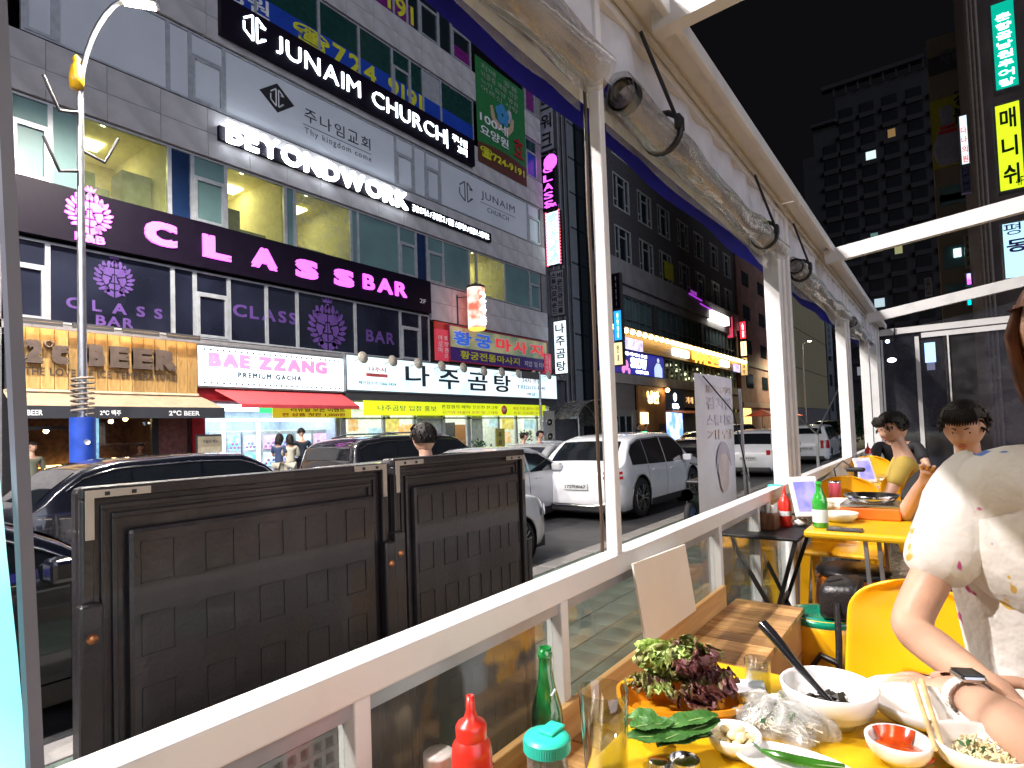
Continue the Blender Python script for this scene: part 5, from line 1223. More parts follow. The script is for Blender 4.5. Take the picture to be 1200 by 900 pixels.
    # mirrors
    for sg in (-1, 1):
        tt = S.win[-1][1]-.025; z = S.belt(tt)+.07; x = sg*(S.wid(tt, z)+.12)
        local(MB().bbox(x-.1, x+.1, tt*L-off-.06, tt*L-off+.08, z-.06, z+.09, .03), 'mirror', pnt, t)
    # lamps, bumper, plate
    rl = MB(); fl_ = MB()
    for sg in (-1, 1):
        if rear_lamps == 'twin':
            for z in (.485, .54):
                zz = z*H; rl.grid(lambda u, v: (sg*(S.wid(.004+.05*u, zz)+.008 if u > .3 else (S.W/2*.62+ (S.wid(.02, zz)-S.W/2*.62)*u/.3)), (-.012 if u <= .3 else (.05*(u-.3)/.7*L*.55))-off, zz+.055*v), 12, 2)
        else:
            h0, h1 = (.40,.60) if kind == 'box' else (.47,.57)
            rl.grid(lambda u, v: (sg*(S.wid(.01+.05*u, (h0+(h1-h0)*v)*H)+.008), (.002+.045*u)*L-off, (h0+(h1-h0)*v)*H), 6, 4)
            rl.grid(lambda u, v: (sg*(S.wid(.0, .5*H)*(.80+.17*u)), -off-.006, (h0+(h1-h0)*v)*H*(.99)), 4, 3)
        h0, h1 = (.40,.50)
        fl_.grid(lambda u, v: (sg*(S.wid(.955-.06*u, (h0+(h1-h0)*v)*H)+.009), (.965-.06*u)*L-off+.008, (h0+(h1-h0)*v*(1-.3*u))*H), 7, 4)
    local(rl, 'tail_light', K['lampred'], t); local(fl_, 'headlight', K['lampon'] if front_on else K['lampclear'], t)
    b = MB(); hw = S.half(0)
    b.bbox(-hw*.93, hw*.93, -off-.05, -off+.06, S.zs+.02, S.zs+.17, .03); b.bbox(-hw*.75, hw*.75, off-.1, off+.03, S.zs+.06, S.zs+.26, .03)
    local(b, 'bumper', K['trim'], t)
    if plate:
        pz = .36*H
        p_ = local(MB().bbox(-.27, .27, -off-.035, -off-.01, pz, pz+.13, .006), 'number_plate', pm('plate_white', (.6,.62,.62), .5) if 'plw' not in K else K['plw'], t)
        vv, ff = glyphs(plate, .02); lo = vv.min(0); sp = vv.max(0)-lo; q = (vv-lo)/np.maximum(sp, 1e-6)
        local(MB()._a([(-.23+a*.46, -off-.036-c_*.004, pz+.025+b_*.08) for a, b_, c_ in q], ff), 'lettering', K['bprint'], p_)
    if script:
        vv, ff = glyphs(script, .01, 1.6); lo = vv.min(0); sp = vv.max(0)-lo; q = (vv-lo)/np.maximum(sp, 1e-6)
        local(MB()._a([(-.36+a*.72, -off-.028-c_*.006, .535*H+b_*.045) for a, b_, c_ in q], ff), 'lettering', K['chrome'], t)
        local(MB().tube([(-hw*.8,-off-.05,S.zs+.19),(-hw*.5,-off-.07,S.zs+.14),(hw*.5,-off-.07,S.zs+.14),(hw*.8,-off-.05,S.zs+.19)], .014, 6), 'chrome_strip', K['chrome'], t)
        local(MB().bbox(-.3,.3,off-.03,off+.02,.3,.65,.02), 'grille', K['trim'], t)
    else:
        local(MB().bbox(-.42,.42,off-.04,off+.012,.36*H,.43*H,.02), 'grille', K['trim'], t)
    if rails:
        r_ = MB()
        for sg in (-1, 1): r_ = MB(); r_.tube([(sg*S.W*.33, q*L-off, S.top(q)+(.035 if 0 < i < 5 else -.01)) for i, q in enumerate(np.linspace(.16, .56, 6))], .018, 6); local(r_, 'roof_rail', K['metal'], t)
    return t
K['plw'] = pm('plate_white', (.6,.62,.62), .5)
C1 = car('parked_car', 'white sport utility vehicle seen from behind with twin red lamp bars, past the slim post', 'suv', 4.95, 1.95, 1.70, .395, (-5.95, 12.55, 0), 0, P_white, 'car', (.20,.79), '172허8067', 'twin', script='LUXURY', rails=False)
car('parked_car', 'small white hatchback whose front wheel shows past the brown boards', 'hatch', 3.9, 1.66, 1.5, .30, (-5.5, 5.35, 0), 0, P_white, nspoke=7)
car('parked_car', 'silver car facing left between the boards and the white sport utility vehicle', 'sedan', 4.6, 1.82, 1.5, .33, (-8.3, 12.4, 0), R(6), P_silver)
car('parked_car', 'white saloon parked by the far kerb in front of the restaurant windows', 'sedan', 4.7, 1.82, 1.46, .33, (-11.6, 17.6, 0), 0, P_white)
car('parked_car', 'second white saloon at the far kerb beside the arched canopy', 'sedan', 4.7, 1.82, 1.5, .33, (-11.3, 23.6, 0), 0, P_white)
car('parked_car', 'black van with pale rear pillar behind the brown boards', 'box', 4.7, 1.86, 1.82, .34, (-9.3, 8.9, 0), 0, P_black, rails=True)
car('parked_car', 'silver roofed car between the black van and the standing man', 'sedan', 4.7, 1.82, 1.52, .33, (-7.4, 9.4, 0), 0, P_silver)
car('parked_car', 'dark navy estate with red tail lamp behind the left brown board', 'suv', 4.7, 1.88, 1.66, .36, (-9.3, 4.25, 0), 0, P_navy, 'car', (.19,.79), '38보4127')
car('parked_car', 'near black car at the lower left with street light streaks on its flank', 'sedan', 4.8, 1.85, 1.45, .34, (-5.6, .55, 0), 0, P_navy)
car('parked_car', 'car with glowing yellow headlights facing us at the far left', 'sedan', 4.6, 1.82, 1.5, .33, (-12.4, .8, 0), R(-2), paint('olive_paint', (.03,.05,.05)), front_on=True)
car('parked_car', 'white compact sport utility vehicle with red rear lamp right of the printed banner', 'suv', 4.4, 1.8, 1.6, .34, (-5.4, 22.6, 0), 0, P_white, 'car', (.20,.79), '61다3390')
car('parked_car', 'boxy white compact car seen from behind through the second opening', 'box', 3.9, 1.75, 1.66, .31, (-4.85, 29.2, 0), 0, P_white, 'car', (.19,.80), '24가7715')
car('parked_car', 'white saloon roof just left of the wide tent post', 'sedan', 4.7, 1.82, 1.46, .33, (-7.3, 32.0, 0), 0, P_white)
tx_ = car('parked_car', 'white taxi with a green roof light beyond the sport utility vehicle', 'sedan', 4.7, 1.84, 1.48, .33, (-9.2, 20.5, 0), 0, P_white)
local(MB().bbox(-.2,.2,-.08,.08,1.49,1.62,.03), 'roof_light', em('green_taxi_light', (.1,1,.35), 9), tx_)
car('parked_car', 'dark car beyond the white sport utility vehicle, before the orange shop front', 'sedan', 4.7, 1.84, 1.5, .33, (-10.9, 32.5, 0), 0, P_black)
car('parked_car', 'second dark car farther along by the blue shop front', 'box', 4.6, 1.84, 1.8, .33, (-10.9, 39.5, 0), 0, P_black)
car('parked_car', 'black car beneath the red parasols far down the street', 'sedan', 4.6, 1.84, 1.5, .33, (-10.5, 50.5, 0), 0, P_black)
car('parked_car', 'distant dark car behind the boxy white compact', 'box', 4.6, 1.84, 1.8, .33, (-6.2, 44, 0), 0, P_black)
# yellow plastic chair, motor scooter and bundle standing on the near pavement
# ================================================================== the terrace tent: white aluminium frame
K['alu'] = pm('white_aluminium', (.60,.60,.60), .40, .0, scale=5, bump=.10, bscale=35, col2=(.72,.715,.71), thr=(.25,.45))
K['alug'] = pm('grey_aluminium', (.34,.36,.40), .35, .3)
WX = -.82
DECK = .58; TZ = DECK+.72
def yt(u, z): return yu(u, z, WX)
tent = thing('tent_frame', (WX, 4, DECK), 'white aluminium frame of the street terrace tent with railing, posts and roof beam', 'tent')
tent.name = 'terrace_tent'
YE = 10.6
m = MB(); m.bbox(WX-.045, WX+.02, -1.2, 3.92, 1.365, 1.425, .005).build('top_rail', K['alu'], tent)
MB().bbox(WX-.045, WX+.02, 4.3, YE, 1.365, 1.425, .005).build('top_rail', K['alu'], tent)
MB().box(WX-.035, WX+.005, -1.2, 3.92, 1.335, 1.363).build('glazing_channel', K['alug'], tent)
MB().box(WX-.035, WX+.005, 4.3, YE, 1.335, 1.363).build('glazing_channel', K['alug'], tent)
MB().bbox(WX-.045, WX+.01, -1.2, YE, .58, .64, .004).build('bottom_rail', K['alug'], tent)
ystud = [yt(421,1.3), yt(658,1.3), yt(779,1.3), yt(842,1.3), yt(887,1.3)]
for i, y in enumerate([-.5]+ystud): MB().bbox(WX-.035, WX+.012, y-.017 if i != 3 else y-.008, y+.017 if i != 3 else y+.008, .64, 1.363, .003).build('rail_stud', K['alu'], tent)
for y in (5.6, 6.6, 8.6, 9.6): MB().bbox(WX-.035, WX+.012, y-.017, y+.017, .64, 1.363, .003).build('rail_stud', K['alu'], tent)
e = [-1.2]+[-.5]+ystud+[3.92]
K['plexi'] = pane('dusty_plexiglass', tint=(.80,.82,.80), refl=.05, rough=.03, dust=.10, bump=.05)
for a, b in zip(e[:-1], e[1:]): MB().box(WX-.02, WX-.016, a+.018, b-.018, .64, 1.34).build('glass_pane', K['plexi'], tent)
for a, b in ((4.3,5.6),(5.6,6.6),(6.6,8.6),(8.6,9.6),(9.6,YE)): MB().box(WX-.02, WX-.016, a+.018, b-.018, .64, 1.34).build('glass_pane', K['plexi'], tent)
# uprights
def upright(y, z0, z1, strips, lab='post', x=WX):
    """strips: (y offset, width, x0, x1)"""
    p = MB()
    for (dy, w, xa, xb) in strips: p.bbox(x+xa, x+xb, y+dy, y+dy+w, z0, z1, .004)
    return p.build(lab, K['alu'], tent)
y1_ = 1.585
upright(y1_, 1.425, 3.2, [(.0, .034, -.02, .018)])
MB().tube([(WX-.028, y1_-.008+.004*math.sin(k*.9), 3.0-k*.1) for k in range(16)]+[(WX-.03,y1_-.006,1.43)], .0055, 6).build('power_cable', pm('brown_cable', (.06,.035,.02), .5), tent)
upright(3.93, .6, 3.22, [(0,.08,-.07,.02), (.085,.10,-.05,.0), (.19,.06,-.06,.012), (.255,.055,-.03,.03)])
upright(6.9, .6, 3.2, [(0,.12,-.07,.02), (.13,.14,-.04,.0), (.28,.10,-.06,.02)])
upright(9.0, .6, 3.2, [(0,.14,-.07,.03)]); upright(10.2, .6, 3.2, [(0,.14,-.07,.03), (.2,.1,-.03,.05)])
pa_, pb_ = onX(3, 120, WX), onX(41, 900, WX); dp = (pa_-pb_); pa_ = pa_+dp*.5; pb_ = pb_-dp*.25
MB().bar(pb_, pa_, .012, .02, up=(1,0,0)).build('post', pm('weathered_post', (.13,.14,.18), .5, var=.1), tent)
t = thing('glare_strip', (WX-.1, .14, .6), 'glowing cyan white glare strip behind the leaning tent post at the left frame edge', 'lamp')
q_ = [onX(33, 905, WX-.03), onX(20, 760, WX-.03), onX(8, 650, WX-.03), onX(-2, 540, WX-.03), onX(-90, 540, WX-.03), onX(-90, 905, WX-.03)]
MB().poly(q_, (-.012,0,0)).build('glare_sheet', em('cyan_white_strip', (.28,.80,.95), .75, (.7,.97,1), 4), t)  # emission put into the sheet to stand for overexposed glare, no known lamp
# roof beam along the wall, seen from below
YB = -1.5
MB().box(-.83, -.795, YB, YE, 3.13, 3.155).build('beam_lower_lip', K['alu'], tent)
MB().box(-.84, -.80, YB, YE, 3.157, 3.22).build('beam_web', K['alu'], tent)
for a, b in ((YB, 4.06), (4.07, 7.2), (7.21, YE)):
    MB().box(-.80, -.70, a, b, 3.205, 3.222).build('gutter_soffit', K['alu'], tent)
    MB().bbox(-.70, -.672, a, b, 3.17, 3.235, .006).build('gutter_edge', K['alu'], tent)
MB().box(-.795, -.778, YB, YE, 3.175, 3.19).build('beam_bead', K['alu'], tent)
# white quilted header fabric
fb = pm('white_header_fabric', (.60,.60,.64), .7, var=.08, scale=9, bump=.5, bscale=30)
g = MB(); g.grid(lambda a, b: (-.812+.008*math.sin(a*260)*(.3+b), YB+(YE-YB)*a, 2.90+.235*b), 420, 4); g.build('header_fabric', fb, tent)
# curtain rod under it
MB().bbox(-.90, -.86, YB, 3.9, 2.855, 2.90, .005).build('curtain_rod', K['alu'], tent); MB().bbox(-.90, -.86, 4.3, YE, 2.855, 2.90, .005).build('curtain_rod', K['alu'], tent)
cl = MB()
for y in (1.95, 2.05, 2.2): cl.bbox(-.87,-.82,y,y+.06,2.86,2.92,.01)
cl.build('rod_clamp', K['steel'], tent)
# rolled clear vinyl curtains
vin = pane('rolled_vinyl', tint=(.90,.88,.87), refl=.12, rough=.15, ior=1.4, dust=.27, bump=.5)
def roll(y0, y1, lab, r=.052, z=2.855, x=-.775):
    t = thing('rolled_curtain', (x, y0, z-r), lab, 'curtain', 'clear vinyl curtains rolled up under the tent beam')
    rr = random.Random(int(y0*10))
    ph = [rr.random()*6 for _ in range(8)]
    def sh(k, j, layer):
        a = 2*math.pi*k; y = y0+(y1-y0)*j
        q = r*layer*(1+.10*math.sin(2*a+ph[0]+5*y)+.06*math.sin(5*a+ph[1]-7*y)+.05*math.sin(17*y+ph[2])*math.cos(a))
        sag = -.02*math.sin(math.pi*j)+.008*math.sin(11*y+ph[3])
        return (x+q*math.cos(a), y, z+sag+q*math.sin(a)*1.15)
    L = []
    for ly, nm in ((1.0,'outer_wrap'), (.72,'inner_wrap'), (.45,'core_wrap')):
        g = MB(); g.grid(lambda a, b: sh(a, b, ly), 26, int((y1-y0)*26)+6, True, True); g.build(nm, vin, t)
    g = MB(); g.grid(lambda a, b: (x-.055-.02*math.sin(9*b), y0+(y1-y0)*b, z+.03-.11*a-.04*abs(math.sin(b*5+ph[4]))*a), 5, 40); g.build('loose_flap', vin, t)
    MB().lathe([(r*1.0,0),(r*1.02,.04),(r*.9,.045),(r*.85,.0)], (0,0,0), 20).xf(Matrix.Translation((x, y0+.01, z)) @ Matrix.Rotation(R(-90), 4, 'X')).build('black_end_band', K['black'], t)
    return t
roll(.2, 1.53, 'first rolled clear curtain, cut by the top edge left of the slim post'); roll(1.68, 3.9, 'long rolled clear curtain between slim post and wide post'); roll(4.32, 6.85, 'rolled clear curtain past the wide post'); roll(7.25, 9.0, 'far rolled clear curtain before the end wall')
for i, (y, lab) in enumerate(((2.02, 'black strap buckled round the long rolled curtain near the slim post'), (3.5, 'thin black strap round the long rolled curtain near the wide post'), (4.5, 'black strap at the start of the third rolled curtain'))):
    t = thing('hanging_strap', (-.76, y, 2.8), lab, 'strap')
    MB().tube([(-.775+.068*math.cos(a), y, 2.857+.072*math.sin(a)) for a in [k*math.pi/8 for k in range(-8, 7)]], .011, 6).build('loop', K['black'], t)
    MB().bar((-.715, y-.02, 2.89), (-.775, y-.16, 3.15), .012, .006).build('tail', K['black'], t)
    MB().bbox(-.722,-.700,y-.025,y+.025,2.85,2.90,.004).build('buckle', K['black'], t)
# outside: blue awning valance
t = thing('blue_valance', (-1.0, 3, 2.9), 'deep blue fabric valance hanging outside the tent beam', 'awning')
g = MB(); g.grid(lambda a, b: (-1.0+.012*math.sin(a*70)*(1-b), YB+(YE-YB)*a, 2.865+.012*math.sin(a*9)+(.285*b)), 200, 3); g.build('cloth', pm('royal_blue_cloth', (.03,.035,.62), .6, var=.1, bump=.2), t)
MB().box(-1.0, -.84, YB, YE, 3.15, 3.16).build('arm_board', pm('royal_blue_cloth_b', (.02,.025,.45), .6), t)
# rafters
def rafter(u0, v0, u1, v1, y, lab=None, th=.10, w=.06, nm='rafter'):
    p, q = onY(u0, v0, y), onY(u1, v1, y); d = (q-p).normalized(); q = p+d*3.6; p = Vector((-.74, y, p.z-(p.x+.74)*d.z/d.x))
    return MB().bar(p+Vector((0,0,-th/2)), q+Vector((0,0,-th/2)), w, th).build(nm, K['alu'], tent)
rafter(980, 291, 1200, 230, 5.4, th=.11)
rafter(1025, 366, 1147, 336, 8.6, th=.12)
rafter(770, 8, 812, -14, 1.9, th=.10)
for y in (-.6,): rafter(980, 291, 1200, 230, y)
# end wall
ze = 2.86
MB().box(-.8, 3.5, YE-.03, YE+.03, onY(1080,384,YE).z-.06, onY(1080,384,YE).z+.03).build('end_beam', K['alu'], tent)
def eb(u0, u1, nm='end_post', x=0): a, b = onY(u0,450,YE).x, onY(u1,450,YE).x; return MB().box(a, b, YE-.05, YE+.01, DECK, 3.0).build(nm, K['alu'], tent)
eb(1026, 1031); eb(1035, 1037); eb(1075, 1080)
MB().box(onY(1080,400,YE).x, 3, YE-.04, YE, onY(1100,390,YE).z-.05, onY(1100,390,YE).z+.02).build('door_head', K['alu'], tent)
eb(1113, 1115); 
MB().box(-.8, 3.5, YE+.0, YE+.005, DECK, 3.0).build('end_vinyl', pane('end_vinyl', tint=(.80,.82,.97), refl=.04, rough=.12, dust=.035, bump=.4), tent)
p = onY(1040,372,YE)
g = MB(); g.poly([(-.7,YE+.02,3.0),(3.4,YE+.02,3.0),(3.4,YE+.02,3.75),(-.7,YE+.02,3.1)], (0,.004,0)); g.build('gable_vinyl', pane('gable_vinyl', tint=(.75,.78,.9), refl=.05, rough=.12, dust=.03, bump=.5), tent)
MB().bar(onY(1048,384,YE-.06), onY(1048,401,YE-.06), .02, .02).build('black_tie', K['black'], tent)
t = thing('led_lamp', (-.5, 13, 2.9), 'small bright round lamp outside the tent end wall, upper one', 'lamp'); p = onY(1040,400,12.5); MB().ico(tuple(p), .035, 2).build('bulb', K['led'], t)
t = thing('led_lamp', (-.5, 13, 2.8), 'bright oval lamp outside the tent end wall, lower one', 'lamp'); p = onY(1045,422,12.5); MB().ico(tuple(p), .05, 2, (1.4,1,.8)).build('bulb', em('lamp_yellow_white', (1,1,.8), 14), t)
t = thing('lit_notice', (0, 13, 2.3), 'small pale blue lit notice behind the tent end wall', 'sign'); p, q = onY(1083,402,12.5), onY(1097,424,12.5); MB().box(p.x,q.x,12.5,12.53,q.z,p.z).build('panel', em('pale_blue_notice', (.45,.75,1), 1.6), t)
# tent lamps: real LED battens under the rafters behind and beside the viewer
def batten(x, y, z, lab, energy, ln=1.2):
    t = thing('led_batten', (x, y, z), lab, 'lamp', 'led battens under the tent roof')
    MB().bbox(x-.03, x+.03, y-ln/2, y+ln/2, z, z+.05, .01).build('housing', K['alug'], t)
    MB().bbox(x-.022, x+.022, y-ln/2+.03, y+ln/2-.03, z-.018, z-.001, .005).build('tube', em('batten_glow', (1,.80,.58), 12) if 'bg' not in K else K['bg'], t)
    l = bpy.data.lights.new('batten_light', 'AREA'); l.shape = 'RECTANGLE'; l.size = .5; l.size_y = ln; l.energy = energy; l.color = (1,.80,.60)
    o = bpy.data.objects.new('batten_light', l); C.objects.link(o); o.parent = t; o.location = (0,0,-.03)
K['bg'] = em('batten_glow', (1,.80,.58), 12)
batten(.75, -.3, 2.95, 'led batten under the tent roof behind the viewer', 11, 1.6)
batten(2.2, .9, 2.95, 'led batten under the tent roof at the viewer\'s right shoulder', 11, 1.6)
batten(2.2, 3.2, 2.95, 'led batten under the tent roof right of the second table', 13.5, 1.6)
batten(2.6, 6.2, 2.95, 'led batten under the far half of the tent roof', 16, 1.6)
# conduit and thin grab lines

# ---------------------------------------------------------------- bench, boards
K['plank'] = wood('bench_planks', (.30,.13,.045), (.62,.34,.13), (14, 1, 14), 1.6, .35, .3)
K['plank'] = wood('bench_planks', (.34,.15,.05), (.72,.42,.17), (1.2, 12, 12), 2.4, .33, .35)
bn = thing('wooden_bench', (-.66, 1.3, DECK), 'long brown plank bench along the tent railing', 'bench')
bx1 = -.515; BZ = DECK+.45
pw = .098; y = -.2; k = 0
while y < 2.66:
    w = pw if y+pw < 2.69 else 2.69-y
    MB().bbox(-.79, bx1, y, y+w-.004, BZ-.022, BZ+random.uniform(-.001,.001), .0025).build('plank', K['plank'], bn); y += pw; k += 1
K['apron'] = wood('bench_front', (.36,.16,.055), (.60,.32,.12), (12, 1.0, 1.2), 2.2, .4)
for i in range(3): MB().bbox(bx1-.03, bx1-.005, -.2, 2.66, DECK+.005+i*.142, DECK+.140+i*.142, .003).build('front_board', K['apron'], bn)
MB().bbox(-.79, bx1-.035, 2.64, 2.665, DECK, BZ-.024, .003).build('end_board', K['apron'], bn)
t = thing('wooden_kick_board', (-.8, 1, BZ), 'pale wooden board along the foot of the railing behind the bench', 'board')
MB().bbox(-.812, -.792, -.6, 2.56, BZ-.02, BZ+.085, .004).build('board', wood('pale_board', (.50,.27,.10), (.72,.45,.20), (12, .8, 12), 2, .4), t)
t = thing('blank_placard', (-.74, 1.8, 1.15), 'blank pale board leaning against the railing on the bench', 'placard')
A_, B_, C_, D_ = onX(742,661,-.765), onX(803,638,-.765), onX(816,715,-.745), onX(758,757,-.745)
MB().poly([D_, C_, B_, A_], (-.006,0,0)).build('sheet', pm('blank_cream_sheet', (.88,.83,.75), .55, var=.03), t)

# ---------------------------------------------------------------- folded tables outside
def folded_table(x, y0, y1, ztop, lab, rows, cols, rowz, xs=.05):
    t = thing('folded_table', (x, (y0+y1)/2, .15), lab, 'folding table', 'brown plastic folding tables stood on edge outside the railing')
    br = K['ftab']; z0 = .17
    b = MB()
    b.bbox(x-xs, x-.006, y0, y1, z0, ztop, .012); b.build('shell', br, t)
    rim = MB(); k = .022
    for (a, b_, c, d) in ((y0, y1, ztop-k, ztop), (y0, y1, z0, z0+k), (y0, y0+k, z0+k, ztop-k), (y1-k, y1, z0+k, ztop-k)): rim.bbox(x-.008, x+.010, a, b_, c, d, .004)
    for f, h in ((.034, .001), (.052, .002)):
        for (a, b_, c, d) in ((y0+f, y1-f, ztop-f-.010, ztop-f), (y0+f, y0+f+.010, z0+f, ztop-f-.010), (y1-f-.010, y1-f, z0+f, ztop-f-.010)): rim.bbox(x-.008, x+h, a, b_, c, d, .002)
    rim.build('moulded_rim', br, t)
    inner = MB().bbox(x-.01, x+.012, y0+.075, y1-.045, z0+.06, ztop-.085, .01); inner.build('raised_panel', br, t)
    w = y1-y0-.12; h = ztop-z0
    sq = MB()
    s = .062
    for i in range(len(cols)):
        for j in range(rows):
            cy = onX(cols[i], 620, x+.012).y; cz = rowz[0]-j*rowz[1]; tt = .0022
            for (a, b_, c, d) in ((cy-s/2, cy+s/2, cz-s/2*1.3, cz-s/2*1.3+tt), (cy+s/2-tt, cy+s/2, cz-s/2*1.3, cz+s/2*1.3), (cy-s/2, cy-s/2+tt, cz-s/2*1.3, cz+s/2*1.3), (cy-s/2, cy+s/2, cz+s/2*1.3-tt, cz+s/2*1.3)):
                MBq = sq.box(x+.010, x+.0142, a, b_, c, d)
    o = sq.build('moulded_square', br, t); tag(o, kind='stuff')
    return t
K['ftab'] = pm('brown_plastic_board', (.016,.013,.016), .38, scale=5, bump=.2, bscale=90, coat=.2, rvar=.16, col2=(.038,.031,.035), thr=(.40,.80), detail=9)
ft = [(.41, 1.135, 1.73), (1.16, 1.81, 1.735)]
XA = -1.28
q0, q1, q2, q3 = onX(92,572,XA), onX(451,541,XA), onX(458,538,XA), onX(612,531,XA)
t1 = folded_table(XA, q0.y, q1.y, q0.z, 'brown folding table standing on edge outside, left one', 8, (185,258,318,371,417), (onX(185,655,XA).z, onX(185,655,XA).z-onX(185,738,XA).z))
t2 = folded_table(XA, q2.y, q3.y, q2.z, 'brown folding table standing on edge outside, right one', 8, (499,528,555,580,602), (onX(555,585,XA).z, onX(555,585,XA).z-onX(555,636,XA).z))
def corner(t, y, z, sy):
    g = MB(); g.box(XA+.011, XA+.014, y, y+sy*.11, z-.014, z); g.box(XA+.011, XA+.014, y, y+sy*.014, z-.09, z-.014)
    o = g.build('corner_bracket', pm('zinc_bracket', (.42,.38,.34), .45, .5) if 'zb' not in K else K['zb'], t)
    d = MB()
    for k in (.035,.08): d.box(XA+.014, XA+.0155, y+sy*k-.004, y+sy*k+.004, z-.011, z-.004)
    d.build('bracket_hole', K['black'], o)
K['zb'] = pm('zinc_bracket', (.42,.38,.34), .45, .5)
corner(t1, q0.y+.006, q0.z-.006, 1); corner(t1, q1.y-.006, q1.z-.006, -1); corner(t2, q2.y+.006, q2.z-.006, 1); corner(t2, q3.y-.006, q3.z-.006, -1)
for (t, u, v, sc_) in ((t1,106,748,.03),(t1,456,660,.02),(t2,467,648,.02)):
    p = onX(u, v, XA+.02)
    o = MB().bbox(XA+.002, XA+.03, p.y-.02, p.y+.02, .2, p.z+.06, .006).build('folded_leg', K['ftab'], t)
    MB().lathe([(0,.006),(.007,.005),(.010,0)], (0,0,0), 12).xf(Matrix.Translation((XA+.03, p.y, p.z)) @ Matrix.Rotation(R(90),4,'Y')).build('rivet', pm('copper_rivet', (.5,.2,.08), .35, .7), o)
MB().bbox(XA-.03, XA+.01, q3.y+.003, q3.y+.03, .2, q3.z-.32, .005).build('folded_leg', K['ftab'], t2)
# white perforated crate behind the lower pane
t = thing('plastic_crate', (-1.05, .7, .75), 'white perforated plastic crate outside behind the lower pane', 'crate')
cp = pm('white_crate', (.55,.56,.58), .5)
cy0, cy1, cz0, cz1 = .50, .86, .90, 1.20
g = MB()
for i in range(13):
    y = cy0+(cy1-cy0)*i/12; g.box(-1.11,-1.10,y-.004,y+.006,cz0,cz1)
for j in range(10):
    z = cz0+(cz1-cz0)*j/9; g.box(-1.112,-1.098,cy0,cy1,z-.006,z+.004)
g.box(-1.12,-1.09,cy0-.01,cy1+.01,cz1,cz1+.02).box(-1.11,-1.10,cy0,cy1,cz0,cz0+.08); tag(g.build('lattice', cp, t), kind='stuff')
MB().box(-1.24,-1.10,cy1-.01,cy1,cz0,cz1).box(-1.24,-1.10,cy0,cy0+.01,cz0,cz1).box(-1.24,-1.23,cy0,cy1,cz0,cz1).build('side', cp, t)
MB().box(-1.24,-.98,.45,.92,.15,.895).build('stand', K['dark'], t)
# printed banner stand outside
t = thing('printed_banner', (-1.5, 4.7, .15), 'upright pale banner with faded print held by a thin crossed stand', 'banner')
b0, b1 = onX(813,437,-1.5), onX(857,442,-1.5); c0, c1 = onX(819,690,-1.5), onX(848,640,-1.5)
K['bansheet'] = pm('thin_banner_cloth', (.80,.79,.84), .6, var=.04, bump=.1)
MB().grid(lambda a, b: (-1.5+.03*math.sin(a*3.1)*b, b0.y+(b1.y-b0.y)*a-.03*(1-b), .32+(b0.z-.32)*b), 8, 8).build('sheet', K['bansheet'], t)
fp_ = pm('faded_lilac_print', (.68,.65,.74), .6); fo = pm('faded_peach_print', (.76,.66,.60), .6)
for j, (tx, z, h, m_) in enumerate((('문화의거리', 2.05, .06, fo), ('김치찜', 1.92, .10, fp_), ('스튜디오', 1.79, .09, fp_), ('개업', 1.68, .08, fo))):
    text(tx, (-1.475+.0, b0.y+.18, z), UY, UZ, (b1.y-b0.y)*.66, h, .003, 'lettering', m_, t, .02)
g = MB(); cy_ = (b0.y+b1.y)/2+.05
g.lathe([(0,0),(.09,0)], (0,0,0), 20); g = MB()
g.poly([(-1.47, cy_+.15*math.cos(a)*(1 if math.sin(a) > 0 else .85), 1.42+.17*math.sin(a)) for a in [k*math.pi/12 for k in range(24)]], (.002,0,0)); g.build('portrait_face', pm('faded_face_print', (.68,.58,.56), .6), t)
g = MB(); g.poly([(-1.469, cy_+.19*math.cos(a), 1.45+.21*math.sin(a)) for a in [k*math.pi/12 for k in range(0, 13)]]+[(-1.469, cy_-.13, 1.5),(-1.469, cy_-.08,1.56),(-1.469, cy_+.09,1.56),(-1.469, cy_+.14,1.5)], (.002,0,0)); g.build('portrait_hair', pm('faded_hair_print', (.50,.46,.52), .6), t)
MB().tube([(-1.46,b0.y+.08,b0.z-.02),(-1.42,(b0.y+b1.y)/2+.2,1.9),(-1.40,b1.y+.02,1.3)], .006, 5).build('support_rod', K['black'], t)
MB().bar((-1.42,b1.y-.01,.3),(-1.42,b1.y-.05,2.1),.02).build('mast', K['metal'], t); MB().bar((-1.4,b1.y+.12,.2),(-1.42,b1.y+.0,1.42),.04).build('leg', K['metal'], t)
MB().bar((-1.3,b1.y-.4,.16),(-1.6,b1.y+.1,.16),.03).bar((-1.3,b1.y+.1,.16),(-1.6,b1.y-.4,.16),.03).build('foot', K['metal'], t)
